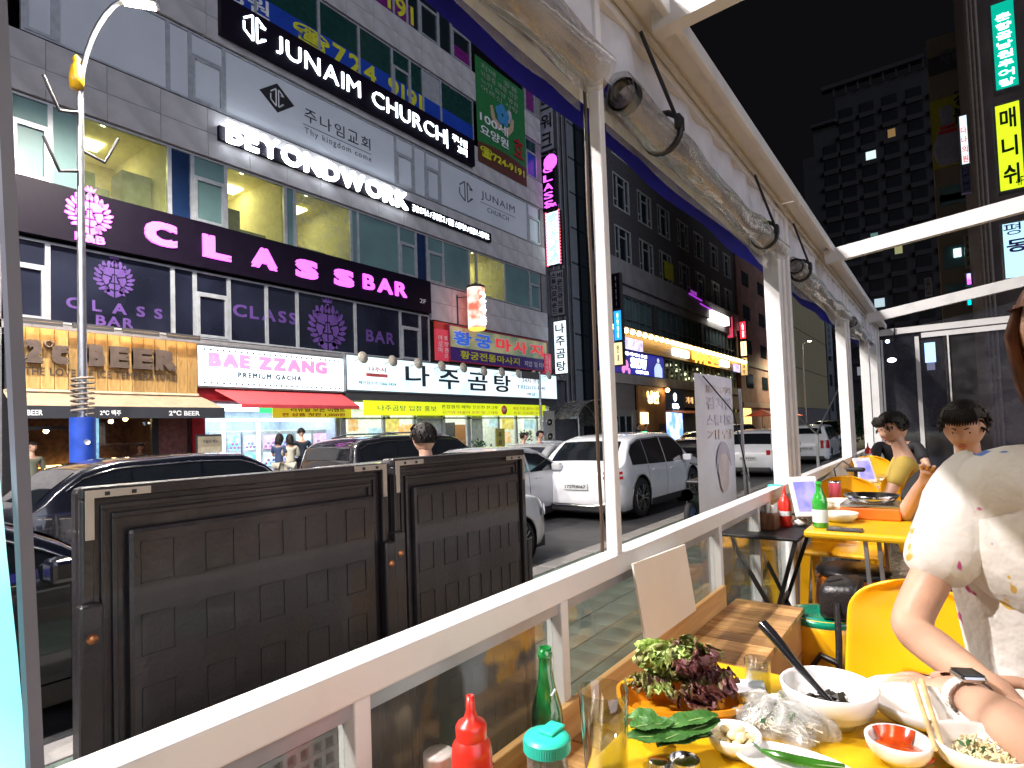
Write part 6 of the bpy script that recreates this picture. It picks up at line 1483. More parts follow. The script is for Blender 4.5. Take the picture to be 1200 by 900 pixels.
# ================================================================== people
K['skin'] = pm('skin', (.56,.33,.23), .5, var=.07, scale=14, bump=.1, bscale=200, sss=.12)
K['hairb'] = pm('black_hair', (.012,.009,.008), .5, spec=.2, var=.4, scale=50, bump=.4, bscale=90, stretch=(1,1,.15))
K['hairbr'] = pm('brown_hair', (.085,.030,.014), .5, spec=.3, var=.45, scale=45, bump=.5, bscale=90, stretch=(1,1,.12))
K['eye'] = pm('eye_white', (.7,.68,.65), .2); K['iris'] = pm('iris_dark', (.02,.012,.01), .1); K['lip'] = pm('lips', (.42,.12,.11), .4)
def skin(nodes, edges, root, sub=2, extra=None):
    """grow one continuous surface round a skeleton: nodes {name: (pos, radius or (rx, ry))}"""
    names = list(nodes); me = bpy.data.meshes.new('skel')
    me.from_pydata([nodes[n][0] for n in names], [(names.index(a), names.index(b)) for a, b in edges], [])
    ob = bpy.data.objects.new('skel', me); C.objects.link(ob)
    md = ob.modifiers.new('skin', 'SKIN'); md.use_smooth_shade = True; md.branch_smoothing = .6
    lay = me.skin_vertices[0].data
    for i, n in enumerate(names):
        r = nodes[n][1]; lay[i].radius = (r, r) if not isinstance(r, tuple) else r; lay[i].use_root = (n == root)
    s2 = ob.modifiers.new('sub', 'SUBSURF'); s2.levels = sub; s2.render_levels = sub
    dg = bpy.context.evaluated_depsgraph_get(); out = bpy.data.meshes.new_from_object(ob.evaluated_get(dg), depsgraph=dg)
    bpy.data.objects.remove(ob)
    mb = MB(); mb._a([v.co[:] for v in out.vertices], [tuple(p.vertices) for p in out.polygons], True)
    bpy.data.meshes.remove(out); return mb
def head_geo(mb, c, s, yaw=0, pitch=0, roll=0, ears=True):
    """head modelled on a sphere: faces +y before rotation; s = half head height"""
    k = len(mb.v); n, m_ = 32, 26
    def f(a, b):
        th = 2*math.pi*a; ph = math.pi*(b-.5); x = math.cos(ph)*math.sin(th); y = math.cos(ph)*math.cos(th); z = math.sin(ph)
        X = x*.70; Y = y*.86-.04; Z = z
        if z < 0: X *= 1-.34*(-z)**1.5; Y = Y*(1-.12*(-z))+.10*(-z)*(y > 0)*y
        fr = max(0, y)
        if fr > 0:
            e = math.exp(-((x/.16)**2))
            if -.40 < z < .12: Y += .17*e*fr*max(0, 1-abs(z+.22)/.26)           # nose
            for ex in (-.3, .3): Y -= .07*fr*math.exp(-((x-ex)/.13)**2-((z-.02)/.10)**2)
            Y += .035*fr*math.exp(-(x/.26)**2-((z+.52)/.06)**2); Y += .05*fr*math.exp(-(x/.25)**2-((z+.86)/.14)**2)
            Y += .03*fr*math.exp(-((z-.22)/.09)**2)
        return (X*s, Y*s, Z*s)
    mb.grid(f, n, m_, True, True)
    if ears:
        for sg in (-1, 1): mb.ico((sg*.69*s, -.06*s, -.08*s), .17*s, 2, (.35,.6,1.1))
    M_ = Matrix.Translation(Vector(c)) @ Matrix.Rotation(yaw, 4, 'Z') @ Matrix.Rotation(pitch, 4, 'X') @ Matrix.Rotation(roll, 4, 'Y')
    mb.xf(M_, k); return M_
def face_parts(M_, s, parent):
    for sg in (-1, 1):
        local_w(MB().ico((sg*.25*s, .66*s, .02*s), .085*s, 2, (1.25,.6,.62)).xf(M_), 'eye', K['eye'], parent)
        local_w(MB().ico((sg*.25*s, .715*s, .02*s), .043*s, 2, (1,.5,1)).xf(M_), 'iris', K['iris'], parent)
        local_w(MB().tube([(sg*(.13+.09*i)*s, (.83-.035*i-.02*i*i)*s, (.20+.03*math.sin(i*1.2))*s) for i in range(4)], .022*s, 5).xf(M_), 'eyebrow', K['hairb'], parent)
    local_w(MB().ico((0, .80*s, -.50*s), .16*s, 2, (1,.22,.30)).xf(M_), 'lips', K['lip'], parent)
def local_w(mb, name, m, parent): return mb.build(name, m, parent)
def hair_geo(M_, s, kind, mat, parent):
    mb = MB(); rr = random.Random(int(M_[0][3]*100))
    def f(a, b, sc=1.0):
        th = 2*math.pi*a; ph = math.pi*(.5-.62*b); x = math.cos(ph)*math.sin(th); y = math.cos(ph)*math.cos(th); z = math.sin(ph)
        front = max(0, math.cos(th)); lim = -.22 if front < .2 else .30
        z2 = max(z, lim+.25*front) if front > .1 else z
        w = 1+.035*math.sin(th*9)+.02*math.sin(th*17+4*b)
        return (x*.775*s*w, (y*.93-.05)*s*w, (z2*1.0+.06)*s*(1 if z2 > 0 else 1))
    mb.grid(f, 40, 14, True, True)
    if kind == 'long':
        for i in range(46):
            th = math.pi*(.30+1.40*i/45); L = s*rr.uniform(1.9, 2.5); x0 = .74*s*math.sin(th); y0 = .86*s*math.cos(th)
            mb.tube([(x0*.85, y0*.85, .55*s), (x0*1.06, y0*1.03, .1*s), (x0*1.10, y0*1.05-.03*s, -.6*s), (x0*.95+rr.uniform(-.05,.05)*s, y0*.9, .4*s-L)], [.06*s,.10*s,.10*s,.02*s], 6)
    if kind == 'short':
        for i in range(110):
            th = rr.uniform(.22, 1.78)*math.pi; ph = rr.uniform(-.05, 1.35)
            x, y, z = math.cos(ph)*math.sin(th), math.cos(ph)*math.cos(th), math.sin(ph)
            mb.tube([(x*.70*s, y*.85*s-.05*s, z*s+.03*s), (x*.82*s, y*.98*s-.05*s, (z+.02)*s), (x*.83*s+rr.uniform(-.08,.08)*s, y*.97*s, (z-.14)*s)], [.045*s,.055*s,.012*s], 5)
        for i in range(14):
            x = (i/13-.5)*1.05; mb.tube([(x*s*.8, .45*s, .86*s), (x*s, .83*s-.2*abs(x)*s, .62*s), (x*s+.04*s, .86*s-.25*abs(x)*s, .36*s)], [.085*s,.07*s,.02*s], 5)
    mb.xf(M_); return mb.build('hair', mat, parent)
def hand_nodes(N, E, pre, wrist, d, side, up, scale=1.0, curl=.5, par=None):
    """palm, four fingers and a thumb hung on the wrist node par; d = pointing direction, side = towards the thumb, up = back of the hand"""
    w = Vector(wrist); d = Vector(d).normalized(); up = Vector(up).normalized(); side = Vector(side).normalized()
    N[pre+'p1'] = (w+d*.045*scale, (.030*scale, .014*scale)); N[pre+'p2'] = (w+d*.082*scale, (.036*scale, .012*scale)); E += [(par, pre+'p1'), (pre+'p1', pre+'p2')]
    for i, (o, L) in enumerate(((.030,.072), (.010,.080), (-.010,.074), (-.029,.058))):
        b = w+d*.088*scale+side*o*scale; c1 = curl*.6; c2 = curl*1.3; c3 = curl*1.9
        p0 = b; p1 = p0+(d*math.cos(c1)-up*math.sin(c1))*L*.45*scale; p2 = p1+(d*math.cos(c2)-up*math.sin(c2))*L*.32*scale; p3 = p2+(d*math.cos(c3)-up*math.sin(c3))*L*.24*scale
        for j, (p, r) in enumerate(((p0,.0095),(p1,.0085),(p2,.0078),(p3,.0062))): N[f'{pre}f{i}{j}'] = (p, r*scale)
        E += [(pre+'p2', f'{pre}f{i}0')]+[(f'{pre}f{i}{j}', f'{pre}f{i}{j+1}') for j in range(3)]
    t0 = w+d*.03*scale+side*.030*scale; t1 = t0+(d*.6+side*.7-up*.1).normalized()*.032*scale; t2 = t1+(d*.9+side*.3-up*.3).normalized()*.028*scale
    for j, (p, r) in enumerate(((t0,.0125),(t1,.0105),(t2,.0085))): N[f'{pre}t{j}'] = (p, r*scale)
    E += [(pre+'p1', pre+'t0'), (pre+'t0', pre+'t1'), (pre+'t1', pre+'t2')]
def person(base, rz, label, pose='stand', h=1.7, top=(.5,.5,.5), bottom=(.03,.035,.06), hair='short', hairm=None, arms='down', sleeve='short', lean=0.0, group=None, look=0, bag=None, mirror=False, hands=False, topm=None):
    t = thing('person', base, label, 'person', group); k = h/1.7
    M0 = Matrix.Translation(Vector(base)) @ Matrix.Rotation(rz, 4, 'Z') @ Matrix.Diagonal((k, k, k, 1))
    V = lambda *p: Vector(p)
    if pose == 'stand': P = V(0,0,.93); legs = {s: [V(s*.09,0,.88), V(s*.10,.02,.50), V(s*.10,-.01,.09), V(s*.11,.13,.04)] for s in (-1,1)}
    elif pose == 'walk': P = V(0,0,.93); legs = {-1: [V(-.09,0,.88), V(-.09,.22,.52), V(-.09,.30,.10), V(-.09,.44,.06)], 1: [V(.09,0,.88), V(.09,-.05,.48), V(.09,-.33,.16), V(.09,-.22,.06)]}
    else: P = V(0,0,.50); legs = {s: [V(s*.10,.03,.50), V(s*.12,.42,.50), V(s*.13,.40,.10), V(s*.13,.53,.04)] for s in (-1,1)}
    up = Matrix.Rotation(lean, 3, 'X'); T = lambda x, y, z: P+up@V(x, y, z)
    chest = T(0,0,.34); neckb = T(0,0,.50); neckt = T(0,.02,.58); hc = T(0,.04,.695)
    sh = {s: T(s*.175,0,.46) for s in (-1,1)}
    if arms == 'down': el = {s: T(s*.24,-.02,.18) for s in sh}; wr = {s: T(s*.24,.06,-.06) for s in sh}
    elif arms == 'phone': el = {s: T(s*.23,.04,.20) for s in sh}; wr = {s: T(s*.06,.28,.30) for s in sh}
    elif arms == 'walk': el = {s: T(s*.24,-.06*s,.18) for s in sh}; wr = {s: T(s*.24,.12-.14*s,-.04) for s in sh}
    elif arms == 'table': el = {s: T(s*.25,.14,.22) for s in sh}; wr = {s: T(s*.12,.36,.24) for s in sh}
    elif arms == 'eat': el = {-1: T(-.24,.14,.22), 1: T(.26,.16,.26)}; wr = {-1: T(-.10,.36,.24), 1: T(.12,.28,.48)}
    N = {'pelvis': (P, (.13,.09)), 'waist': (T(0,0,.16), (.115,.08)), 'chest': (chest, (.14,.09)), 'neckb': (neckb, .06), 'neckt': (neckt, .048), 'skull': (hc+up@V(0,0,-.02), .06)}
    E = [('pelvis','waist'),('waist','chest'),('chest','neckb'),('neckb','neckt'),('neckt','skull')]
    for s in (-1,1):
        q = 'L' if s < 0 else 'R'
        N[q+'sh'] = (sh[s], .052); N[q+'el'] = (el[s], .037); N[q+'fa'] = (el[s].lerp(wr[s], .35), .036); N[q+'wr'] = (wr[s], .024)
        E += [('chest', q+'sh'), (q+'sh', q+'el'), (q+'el', q+'fa'), (q+'fa', q+'wr')]
        d = (wr[s]-el[s]).normalized(); sd = V(-s,0,0); sd = (sd-d*sd.dot(d)).normalized(); u = d.cross(sd) if s < 0 else sd.cross(d)
        hand_nodes(N, E, q, wr[s], d, sd, u if u.z > 0 else -u, 1.0, .45, q+'wr')
        L = legs[s]; N[q+'hip'] = (L[0], .085); N[q+'kn'] = (L[1], .055); N[q+'ca'] = (L[1].lerp(L[2], .3), .052); N[q+'an'] = (L[2], .036); N[q+'to'] = (L[3], .036)
        E += [('pelvis', q+'hip'), (q+'hip', q+'kn'), (q+'kn', q+'ca'), (q+'ca', q+'an'), (q+'an', q+'to')]
    body = skin(N, E, 'pelvis', 1 if not hands else 2)
    Mh = head_geo(body, hc, .118, look, lean*.5-(.32 if arms in ('table', 'eat', 'phone') else 0))
    body.xf(M0); body.build('body', K['skin'], t)
    face_parts(M0 @ Mh, .118, t)
    hair_geo(M0 @ Mh, .118, hair, hairm or K['hairb'], t)
    # clothes: their own shells following the body
    g = .016
    N2 = {'pelvis': (P+V(0,0,-.02), (.15,.11)), 'waist': (T(0,0,.14), (.14,.10)), 'chest': (chest, (.16,.11)), 'nb': (T(0,0,.47), .085)}
    E2 = [('pelvis','waist'),('waist','chest'),('chest','nb')]
    for s in (-1,1):
        q = 'L' if s < 0 else 'R'; N2[q+'sh'] = (sh[s]+V(0,0,.0), .068); E2.append(('chest', q+'sh'))
        if sleeve == 'short': N2[q+'sl'] = (sh[s].lerp(el[s], .75), .060); E2.append((q+'sh', q+'sl'))
        else:
            N2[q+'el'] = (el[s], .052); N2[q+'wr'] = (el[s].lerp(wr[s], .93), .038); E2 += [(q+'sh', q+'el'), (q+'el', q+'wr')]
    tm_ = topm or pm('shirt', top, .8, var=.06, bump=.3, bscale=25)
    skin(N2, E2, 'pelvis', 2).xf(M0).build('top', tm_, t)
    N3 = {'pelvis': (P+V(0,0,-.01), (.145,.105))}; E3 = []
    for s in (-1,1):
        q = 'L' if s < 0 else 'R'; L = legs[s]; N3[q+'hip'] = (L[0], .098); N3[q+'kn'] = (L[1], .072); N3[q+'an'] = (L[1].lerp(L[2], .88), .055); E3 += [('pelvis', q+'hip'), (q+'hip', q+'kn'), (q+'kn', q+'an')]
    skin(N3, E3, 'pelvis', 1).xf(M0).build('trousers', pm('trouser_cloth', bottom, .8, bump=.2), t)
    for s in (-1,1):
        L = legs[s]; a = L[2]; b = L[3]; kk = MB(); kk.tube([a+V(0,-.05,-.03), a+V(0,.02,-.02), b, b+V(0,.06,-.005)], [.045,.055,.05,.03], 8); kk.xf(M0).build('shoe', K['black'], t)
    if arms == 'phone': MB().box(-.035,.035,-.005,.005,-.07,.07).xf(M0 @ Matrix.Translation(T(0,.36,.34))).build('phone', K['black'], t)
    if bag: MB().tube([T(s_,y_,z_) for s_, y_, z_ in ((.16,.08,.5),(.05,.14,.3),(-.14,.12,.05))], .012, 5).xf(M0).build('bag_strap', K['black'], t)
    return t
# pedestrians by the gacha shop
def at_col(u, x, z=.28): return (x, yu(u, 1.3, x), z)
person(at_col(327, -14.2), R(20), 'woman with long dark hair in a navy top, leftmost of three at the gacha shop', h=1.64, top=(.03,.05,.12), bottom=(.35,.33,.27), hair='long', arms='phone')
person(at_col(340, -14.0), R(60), 'woman in a cream coat holding a phone between her two companions', h=1.62, top=(.50,.47,.38), bottom=(.45,.43,.36), hair='long', arms='phone', sleeve='long')
person(at_col(354, -14.2), R(70), 'tall man in a black jacket, rightmost of three at the gacha shop', h=1.78, top=(.02,.025,.04), bottom=(.03,.03,.04), arms='phone', sleeve='long')
# pedestrians in the road
person((-9.6, yu(613,1.3,-9.6), .0), R(-60), 'man in a grey white shirt with a shoulder strap walking in the road', 'walk', 1.72, (.42,.44,.46), (.03,.03,.035), arms='walk', bag=True)
person((-9.3, yu(632,1.3,-9.3), .0), R(-90), 'man in a bright blue shirt with dark backpack walking in the road', 'walk', 1.76, (.02,.06,.42), (.02,.02,.025), arms='walk')
# man on the pavement behind the boards
p = onX(500, 520, -3.2); t = person((-3.2, p.y, .13), R(75), 'man with short black hair whose head rises above the two brown boards', 'stand', 1.72, (.05,.05,.06), (.03,.03,.03))
# pub guests
person((-15.3, yu(37,1.3,-15.3), .28), R(-80), 'person in an olive jacket standing in the pub doorway', h=1.62, top=(.16,.17,.12), bottom=(.03,.03,.03), sleeve='long')
person((-17.6, yu(164,1.2,-17.6), .62), R(-90), 'guest sitting inside the pub behind the window', 'sit', 1.6, (.12,.10,.09), (.03,.03,.03), arms='table')
person((-15.4, yu(207,1.2,-15.4), .28), R(180), 'person in a pinkish top seated outside the pub corner', 'sit', 1.62, (.45,.12,.14), (.03,.03,.03), arms='table')
# people before the blue shop
person((-14.2, yu(748,1.3,-14.2), .28), R(-90), 'far person in dark clothes left of the pair at the blue shop', h=1.7, top=(.02,.02,.025), arms='down', sleeve='long')
person((-14.0, yu(757,1.3,-14.0), .28), R(-90), 'far person in a grey top right of the pair at the blue shop', h=1.66, top=(.2,.2,.22), arms='down', sleeve='long')
# guests at the tables in the tent
person((.10, 3.60, DECK-.02), R(165), 'seated diner in a black top facing us across the second table', 'sit', 1.72, (.012,.012,.016), (.05,.06,.1), 'short', arms='eat', lean=-.16, hands=True, look=.1)
person((-.22, 5.1, DECK-.02), R(95), 'diner with dark hair seated farther back at the second table', 'sit', 1.68, (.45,.32,.06), (.04,.04,.05), 'short', K['hairb'], arms='table', lean=-.1, look=.6)
person((-.45, 7.6, DECK-.02), R(185), 'far diner in black at the tent end, partly hidden', 'sit', 1.7, (.015,.015,.018), (.03,.03,.04), 'short', arms='table')
person((.85, 5.6, DECK-.02), R(100), 'far diner in a pale shirt at the right of the tent', 'sit', 1.7, (.5,.5,.5), (.05,.05,.08), 'short', arms='table', lean=-.1)

# ---- the near diner: folded forearms on the table's far edge, a watch, printed white shirt
nd = thing('person', (.38, 1.72, DECK), 'near diner at the right edge, printed white t-shirt, folded arms and a white watch', 'person')
SK = {}
def W3(u, v, z): return onZ(u, v, z)
elb = W3(1062, 735, TZ+.065); wr1 = W3(1150, 800, TZ+.04)                 # near forearm from the viewer's left
wr2 = W3(1128, 812, TZ+.035); el2 = W3(1262, 905, TZ+.05)
shL = Vector((elb.x+.145, elb.y+.14, TZ+.375)); shR = Vector((shL.x+.33, shL.y+.0, TZ+.37))
neck = (shL+shR)/2+Vector((0,-.02,.05)); hc = neck+Vector((-.01,-.07,.235)); che = (shL+shR)/2+Vector((0,.03,-.14)); pel = Vector((che.x, che.y+.10, DECK+.50))
N = {'pel': (pel, (.15,.11)), 'wai': (pel.lerp(che, .5), (.13,.10)), 'che': (che, (.12,.09)), 'neb': (neck, .06), 'net': (neck.lerp(hc, .45), .050), 'sku': (hc-Vector((0,0,.03)), .06),
     'Lsh': (shL, .040), 'Lel': (elb, .042), 'Lfa': (elb.lerp(wr1, .3), .041), 'Lwr': (wr1, (.031,.025)), 'Rsh': (shR, .046), 'Rel': (el2, .042), 'Rfa': (el2.lerp(wr2, .35), .040), 'Rwr': (wr2, (.030,.024))}
E = [('pel','wai'),('wai','che'),('che','neb'),('neb','net'),('net','sku'),('che','Lsh'),('Lsh','Lel'),('Lel','Lfa'),('Lfa','Lwr'),('che','Rsh'),('Rsh','Rel'),('Rel','Rfa'),('Rfa','Rwr')]
d2 = (W3(1070,800,TZ+.02)-wr2).normalized(); hand_nodes(N, E, 'R', wr2, d2, Vector((.25,1,.15)), Vector((0,0,1)), .98, .35, 'Rwr')
d1_ = (wr1-elb).normalized(); hand_nodes(N, E, 'L', wr1, d1_, Vector((.3,.8,.3)), Vector((0,0,1)), .98, .5, 'Lwr')
kn = Vector((-.19, 1.66, DECK+.55)); kn2 = Vector((pel.x+.2, pel.y-.42, DECK+.52))
for q, s, k_ in (('a',-.1,kn), ('b',.1,kn2)):
    N[q+'h'] = (pel+Vector((s,-.03,0)), .09); N[q+'k'] = (k_, .06); N[q+'a'] = (Vector((k_.x,k_.y+.03,DECK+.1)), .04); N[q+'t'] = (Vector((k_.x,k_.y-.12,DECK+.05)), .038); E += [('pel',q+'h'),(q+'h',q+'k'),(q+'k',q+'a'),(q+'a',q+'t')]
b = skin(N, E, 'pel', 2); Mh = head_geo(b, hc, .122, R(180-30), R(-16)); b.build('body', K['skin'], nd); face_parts(Mh, .122, nd); hair_geo(Mh, .122, 'long', K['hairbr'], nd)
def shirtmat():
    m, nt, bb_ = _mat('printed_white_cotton'); L = nt.links
    def layer(scale, off, lo, col, base):
        co = nt.nodes.new('ShaderNodeTexCoord'); mp = nt.nodes.new('ShaderNodeMapping'); mp.inputs['Location'].default_value = off; mp.inputs['Scale'].default_value = (scale,)*3; L.new(co.outputs['Object'], mp.inputs[0])
        nz = nt.nodes.new('ShaderNodeTexNoise'); nz.inputs['Scale'].default_value = 1; nz.inputs['Detail'].default_value = 2; nz.inputs['Distortion'].default_value = .8; L.new(mp.outputs[0], nz.inputs[0])
        mr = nt.nodes.new('ShaderNodeMapRange'); mr.inputs[1].default_value = lo; mr.inputs[2].default_value = lo+.015; L.new(nz.outputs[0], mr.inputs[0])
        mx = nt.nodes.new('ShaderNodeMix'); mx.data_type = 'RGBA'; L.new(mr.outputs[0], mx.inputs[0]); mx.inputs[7].default_value = (*col, 1)
        if isinstance(base, tuple): mx.inputs[6].default_value = (*base, 1)
        else: L.new(base, mx.inputs[6])
        return mx.outputs[2]
    o_ = layer(9, (3,1,2), .66, (.10,.22,.62), (.80,.78,.74)); o_ = layer(10, (7,5,1), .67, (.55,.09,.28), o_); o_ = layer(12, (1,9,4), .66, (.72,.48,.10), o_); L.new(o_, bb_.inputs[0])
    bb_.inputs['Roughness'].default_value = .85
    n2 = nt.nodes.new('ShaderNodeTexNoise'); n2.inputs['Scale'].default_value = 9; n2.inputs['Detail'].default_value = 3; bp = nt.nodes.new('ShaderNodeBump'); bp.inputs['Strength'].default_value = .7; bp.inputs['Distance'].default_value = .02; L.new(n2.outputs[0], bp.inputs['Height']); L.new(bp.outputs[0], bb_.inputs['Normal'])
    return m
slL = shL.lerp(elb, .74); slR = shR.lerp(el2, .8)
N2 = {'pel': (pel+Vector((-.02,-.03,-.03)), (.215,.16)), 'wai': (pel.lerp(che,.5)+Vector((-.05,-.05,0)), (.235,.165)), 'che': (che+Vector((-.02,-.03,0)), (.21,.14)), 'nb': (neck-Vector((0,0,.03)), .088), 'Lsh': (shL, .088), 'Lsm': (shL.lerp(slL,.55), .074), 'Lsl': (slL, .078), 'Rsh': (shR, .082), 'Rsl': (slR, .088)}
skin(N2, [('pel','wai'),('wai','che'),('che','nb'),('che','Lsh'),('Lsh','Lsm'),('Lsm','Lsl'),('che','Rsh'),('Rsh','Rsl')], 'pel', 2).ico(tuple(che.lerp(shL,.6)+Vector((0,-.015,.0))), .125, 3, (1.1,1,.95)).ico(tuple(che.lerp(shL,.25)+Vector((0,-.03,-.03))), .17, 3, (1.1,.9,1)).build('t_shirt', shirtmat(), nd)
N3 = {'pel': (pel, (.16,.12))}; E3 = []
for q, s, k_ in (('a',-.1,kn), ('b',.1,kn2)): N3[q+'h'] = (pel+Vector((s,-.03,0)), .108); N3[q+'m'] = ((pel+Vector((s,-.03,0))).lerp(k_,.5), .098); N3[q+'k'] = (k_, .082); N3[q+'c'] = (Vector((k_.x,k_.y+.03,DECK+.16)), .07); E3 += [('pel',q+'h'),(q+'h',q+'m'),(q+'m',q+'k'),(q+'k',q+'c')]
skin(N3, E3, 'pel', 2).build('pale_jeans', pm('pale_denim', (.42,.50,.56), .85, bump=.5, bscale=14), nd)
# watch on the wrist of the right forearm
wd = (el2-wr2).normalized(); wc = wr2+wd*.022; zz = Vector((0,0,1)); sx_ = wd.cross(zz).normalized(); zz = sx_.cross(wd)
wp = [wc+sx_*.034*math.cos(a)+zz*.029*math.sin(a) for a in [k*math.pi/12 for k in range(25)]]
g = MB()
for i in range(24):
    a, c = wp[i], wp[i+1]; n_ = ((a+c)/2-wc).normalized()
    g._a([a-wd*.011, a+wd*.011, c+wd*.011, c-wd*.011, a-wd*.011+n_*.003, a+wd*.011+n_*.003, c+wd*.011+n_*.003, c-wd*.011+n_*.003], [(4,5,6,7),(0,1,5,4),(2,3,7,6)], True)
st_ = g.build('watch_strap', pm('white_strap', (.72,.70,.66), .5), nd)
Mx = Matrix((( *[sx_[i] for i in range(3)], 0),( *[wd[i] for i in range(3)], 0),( *[zz[i] for i in range(3)], 0),(0,0,0,1))).transposed(); Mx.translation = wc+zz*.036
o = MB().bbox(-.019,.019,-.022,.022,-.006,.005,.005).xf(Mx).build('watch_case', K['steel'], nd)
MB().bbox(-.0165,.0165,-.0195,.0195,.0045,.0065,.001).xf(Mx).build('watch_glass', K['darkglass'], o)
# ================================================================== the near table and the meal
K['ytab'] = pm('yellow_plastic_top', (.60,.35,.008), .36, var=.06, scale=7, rvar=.16, bump=.12, bscale=60)
K['cer'] = pm('white_melamine', (.80,.80,.80), .22, var=.02, coat=.4)
K['chairy'] = pm('amber_plastic', (.82,.40,.004), .32, var=.04, coat=.35, scale=3)
K['charo'] = pm('orange_plastic', (.75,.20,.003), .35, var=.05, coat=.3)
tb = thing('yellow_table', (.15, .9, DECK), 'bright yellow plastic table top in the foreground carrying the meal', 'table')
tl_ = onZ(832, 779, TZ); tr_ = onZ(960, 800, TZ)
x0 = -.462; x1 = .75; yb = tl_.y+.0
MB().bbox(x0, x1, .38, 1.265, TZ-.035, TZ, .010).build('table_top', K['ytab'], tb)
MB().bbox(x0+.03, x1-.03, .41, 1.235, TZ-.06, TZ-.036, .004).build('apron', K['ytab'], tb)
for (x, y) in ((x0+.1,.5),(x1-.1,.5),(x0+.1,1.16),(x1-.1,1.16)): MB().tube([(x,y,DECK),(x,y,TZ-.05)], .014, 8).build('leg', K['metal'], tb)
def bowl(name, label, u, v, r, h, foot=.5, mat=None, n=40, sx=1, sy=1, z=TZ, th=.005, lip=0.0, step=False, cat='bowl'):
    c = onZ(u, v, z+h*.0); t = thing(name, tuple(c), label, cat)
    pr = [(0,.004),(r*foot,.0),(r*foot*1.04,.006)]
    K_ = 7
    for i in range(1, K_+1): a = i/K_; pr.append((r*foot+(r-r*foot)*math.sin(a*math.pi/2)**.9, .006+(h-.006)*(1-math.cos(a*math.pi/2))**.9))
    if step: pr = [(0,.004),(r*.50,0),(r*.54,.010),(r*.80,h*.34),(r*.84,h*.52),(r*.93,h*.56),(r*.98,h*.85),(r*1.0,h)]
    inn = [(max(0, q-th*(1.2)), max(zz+th*.9, .010)) for q, zz in pr[3 if not step else 3:]][::-1]
    prof = pr + [(r-th*.4, h+.002), (r-th, h)] + inn[1:] + [(r*foot*.6,.010),(0,.009)]
    MB().lathe(prof, tuple(c), n, True, False, sx, sy).build('bowl_body', mat or K['cer'], t)
    return t, c
t, c1 = bowl('soup_bowl', 'deep white bowl with black sauce and a black spoon', 973, 846, .074, .062, step=True)
MB().lathe([(0,.0),(.042,0),(.048,.003)], (c1.x, c1.y, c1.z+.020), 28).build('dark_sauce', pm('black_sauce', (.02,.012,.008), .15, coat=.5), t)
g = MB(); rr = random.Random(4)
for i in range(44):
    a = rr.uniform(0,6.28); q = .044*math.sqrt(rr.random()); p = Vector((c1.x+q*math.cos(a), c1.y+q*math.sin(a)*.9, c1.z+.025+rr.uniform(0,.010)))
    d = Vector((rr.uniform(-1,1), rr.uniform(-1,1), rr.uniform(-.2,.4))).normalized(); e = d.cross(Vector((0,0,1))).normalized(); s_ = rr.uniform(.008,.018); k = len(g.v)
    g.v += [tuple(p-e*s_*.4), tuple(p+d*s_-e*s_*.3+Vector((0,0,.004))), tuple(p+d*s_+e*s_*.4), tuple(p+e*s_*.5+Vector((0,0,-.002)))]; g.f.append((k,k+1,k+2,k+3)); g.sm.append(False); g.mi.append(0)
tag(g.build('seaweed', pm('seaweed', (.02,.018,.012), .3, coat=.4), t), kind='stuff')
sp = thing('black_spoon', tuple(c1), 'glossy black spoon resting in the deep white bowl, handle over its rim', 'spoon')
a = Vector((c1.x+.006, c1.y-.01, c1.z+.036)); b_ = onY(898, 773, c1.y+.05); b_ = Vector((c1.x-.115, c1.y+.060, c1.z+.125))
g = MB(); dd = (b_-a)
g.tube([a, a+dd*.18+Vector((0,0,-.002)), a+dd*.5+Vector((0,0,-.003)), a+dd*.85, b_], [.0045,.0050,.0075,.0105,.010], 10); g.build('handle', pm('gloss_black', (.01,.01,.012), .12, coat=1), sp)
g = MB(); g.ico(tuple(a+Vector((.012,-.008,-.012))), .020, 2, (1.2,.8,.45)); g.build('spoon_bowl', K['black'], sp)
t, c2 = bowl('shallow_bowl', 'shallow white bowl with wooden chopsticks lying across its rim', 1087, 848, .083, .034, .55, sy=.86)
cs = pm('bamboo', (.70,.50,.25), .5, var=.1, stretch=(1,8,1))
for i, (ua, va, ub, vb) in enumerate(((1072,803,1096,878),(1081,800,1103,872))):
    o = thing('chopstick', tuple(c2), ['left wooden chopstick across the shallow white bowl','right wooden chopstick across the shallow white bowl'][i], 'chopstick', 'pair of chopsticks')
    p, q = onZ(ua, va, TZ+.046), onZ(ub, vb, TZ+.040); p = q+(p-q)*1.04
    MB().tube([p, q], [.0042,.0032], 8).build('stick', cs, o)
MB().ico((c2.x+.03, c2.y-.02, c2.z+.013), .005, 1, (1.3,1,.6)).build('crumb', pm('crumb', (.6,.3,.12), .6), t)
t, c3 = bowl('sauce_bowl', 'small white bowl smeared with glossy red chilli sauce', 1054, 893, .043, .034, .55)
g = MB()
for i in range(5): g.lathe([(0,.004),(.022,.003),(.030,-.002)], (c3.x+.004*math.cos(i*1.3), c3.y+.004*math.sin(i*1.3), c3.z+.016+.0008*i), 18, sx=1+.1*i, sy=.9)
g.build('red_sauce', pm('red_chilli_sauce', (.50,.045,.008), .12, var=.35, scale=60, coat=1, col2=(.75,.14,.01)), t)
g = MB()
def smear(a, b): th = 1.0+1.7*a; q = .022+.0155*b; return (c3.x+q*math.cos(th), c3.y+q*math.sin(th), c3.z+.016+.018*b**1.4+.0018)
g.grid(smear, 14, 6); g.build('sauce_smear', pm('red_smear', (.55,.06,.01), .15, coat=1, var=.3, scale=50), t)
g = MB(); g.ico((c3.x-.008, c3.y-.018, c3.z+.016), .011, 2, (1.3,.9,.5)); g.build('green_paste', pm('mustard_paste', (.42,.38,.10), .5, bump=.8, bscale=400), t)
